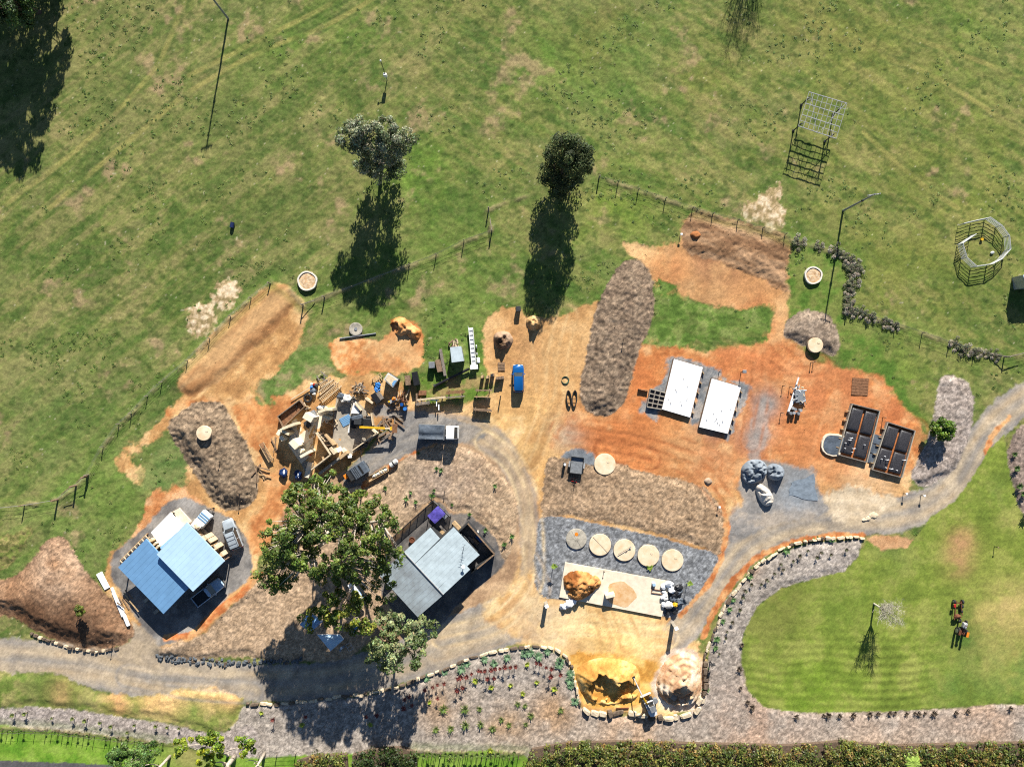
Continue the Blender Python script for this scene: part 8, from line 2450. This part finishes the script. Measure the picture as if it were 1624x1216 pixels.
t = thing('ground_board', 'square brown board lying on the red soil above the footings', 'board', G(1364, 613), math.radians(-4))
for i in range(6):
    mesh_obj('plank', MB().box((0, -1.15 + 0.46 * i, 0.07), (2.6, 0.42, 0.06)), M_timberb, t)
t = thing('rock_pair', 'pale half-buried rocks on the driveway edge', 'rocks', G(1377, 822))
for i, (x, y, s_) in enumerate(((0, 0, 0.5), (0.8, 0.5, 0.7), (-0.7, -0.2, 0.35))):
    mesh_obj('rock', MB().lump((x, y, 0.0), (s_, s_ * 0.8, 0.18), i, 0.3, 2), M_lime, t)

# tarped stores and tents under the big tree
M_tent = mat("tent_blue_grey", C(130, 176, 224), 0.5, 0, 0.15, 2, bump=0.02, bs=4)
km = 170 / 1378.0


def S5(x, y):
    return (450 + x * km, 900 + y * km)


def tent(label, pts, h, m, m2):
    c = [P3(*S5(*p), h) for p in pts]
    ctr = sum(c, Vector()) / len(c)
    t = thing('tarp_shelter', label, 'shelter', (0, 0, 0))
    top = ctr + Vector((0, 0, 0.5))
    mb = MB()
    vs = [tuple(p) for p in c] + [tuple(top)]
    n = len(c)
    mb.add(vs, [(i, (i + 1) % n, n) for i in range(n)])
    mesh_obj('canopy', mb, m, t)
    for i in range(n):
        mesh_obj('valance', wallseg(MB(), c[i], c[(i + 1) % n], h - 0.3, h - 0.02, 0.03), m2, t)
        q = inset(c[i], ctr, 0.06)
        mesh_obj('pole', MB().tube((q.x, q.y, 0), (q.x, q.y, h - 0.05), 0.04), M_galv, t)
    return t


tent('blue-grey tarp shelter with white edges below the big tree, nearest the driveway', [(430, 860), (720, 860), (770, 920), (600, 1070)], 2.6, M_roofblue, M_whitesheet)
tent('blue tarp shelter half hidden by leaves, left of the white-edged one', [(205, 730), (330, 570), (500, 690), (340, 830)], 2.5, M_tent, M_roofblue)
tent('small bright blue tarp shelter at the right under the leaves', [(860, 690), (920, 660), (1020, 720), (900, 840)], 1.9, M_bluetarp, M_whitesheet)
tent('white and blue sheet shelter close to the grey roof', [(820, 230), (880, 170), (1040, 420), (960, 470)], 2.0, M_whitesheet, M_tent)
t = thing('garden_chair', 'folding chair frame on the shaded gravel below the shelters', 'chair', G(*S5(860, 985)), 0.5)
mb = MB()
for s in (-0.4, 0.4):
    mesh_obj('side_frame', MB().tube((s, -0.6, 0.45), (s, 0.5, 0.5), 0.04), M_galv, t)
for y in (-0.6, 0.0, 0.5):
    mesh_obj('crossbar', MB().tube((-0.4, y, 0.47), (0.4, y, 0.47), 0.04), M_galv, t)
for s in (-0.4, 0.4):
    mesh_obj('leg', MB().tube((s, -0.5, 0), (s, -0.5, 0.46), 0.03), M_galv, t)
t = thing('potted_items', 'small clutter of pots beside the folding chair', 'pots', G(*S5(755, 1010)))
for i, (x, y) in enumerate(((0, 0), (0.35, 0.25), (-0.2, -0.35))):
    mesh_obj('pot', MB().disc((x, y, 0), 0.2, 0.35, 12), M_greym if i else M_whitesheet, t)

# ---------------------------------------------------------------- uncountable tussocks in the paddock and clods on the soil
r = np.random.default_rng(77)
n = 16000
tx, ty = r.uniform(-90, 90, n), r.uniform(-68, 68, n)
ii = np.clip(((tx - gx[0]) / STEP).astype(int), 0, NX - 2)
jj = np.clip(((ty - gy[0]) / STEP).astype(int), 0, NY - 2)
zz = ZID[jj * NX + ii]
clump_n = fbm(tx, ty, 6, 701, 3)
ok = (zz == 0) & (clump_n > 0.56 + 0.1 * r.random(n))
tx, ty, zz = tx[ok], ty[ok], Z[(jj * NX + ii)[ok]]
n = len(tx)
cen = np.stack([tx, ty, zz + 0.05], 1)
tus = leaves('grass_tussocks', None, cen, r.uniform(0.2, 0.45, n), 14, 0.1, ((98, 124, 52), (112, 134, 60), (86, 110, 46), (128, 140, 76)), 702, 0.15, 5.0, 0.5, M_leafd, 0.2)
tag(tus, 'scattered dark green grass tussocks across the paddock', 'grass', None, 'stuff')
n = 16000
tx, ty = r.uniform(-85, 85, n), r.uniform(-64, 64, n)
ii = np.clip(((tx - gx[0]) / STEP).astype(int), 0, NX - 2)
jj = np.clip(((ty - gy[0]) / STEP).astype(int), 0, NY - 2)
zi = ZID[jj * NX + ii]
mul = np.array([nm in ('mulch_bed',) for nm in ZN])[zi]
soil = np.array([nm in ('dirt_yard',) for nm in ZN])[zi] & (fbm(tx, ty, 5, 711, 3) > 0.6)
ok = mul | soil
idx = (jj * NX + ii)[ok]
tx, ty, z_, cc_ = tx[ok], ty[ok], Z[idx], COLR[idx]
n = len(tx)
s_ = r.uniform(0.05, 0.16, n)
d_ = np.array([(1, 0, 0), (-0.5, 0.87, 0), (-0.5, -0.87, 0), (0, 0, 0.45)])
V = np.stack([tx, ty, z_], 1)[:, None, :] + d_[None] * s_[:, None, None] * (0.7 + 0.6 * r.random((n, 4, 1)))
F = (np.arange(n)[:, None] * 4)[:, :, None] + np.array([(0, 1, 3), (1, 2, 3), (2, 0, 3)])[None]
cl = np.repeat(np.clip(cc_ * (0.8 + 0.45 * r.random((n, 1))), 0, 0.8), 4, 0)
cd = fast_mesh('clods', V.reshape(-1, 3), F.reshape(-1, 3), cl.astype(np.float32), np.full(n * 4, 0.3), ground_mat)
tag(cd, 'loose clods and mulch lumps strewn over soil and beds', 'clods', None, 'stuff')
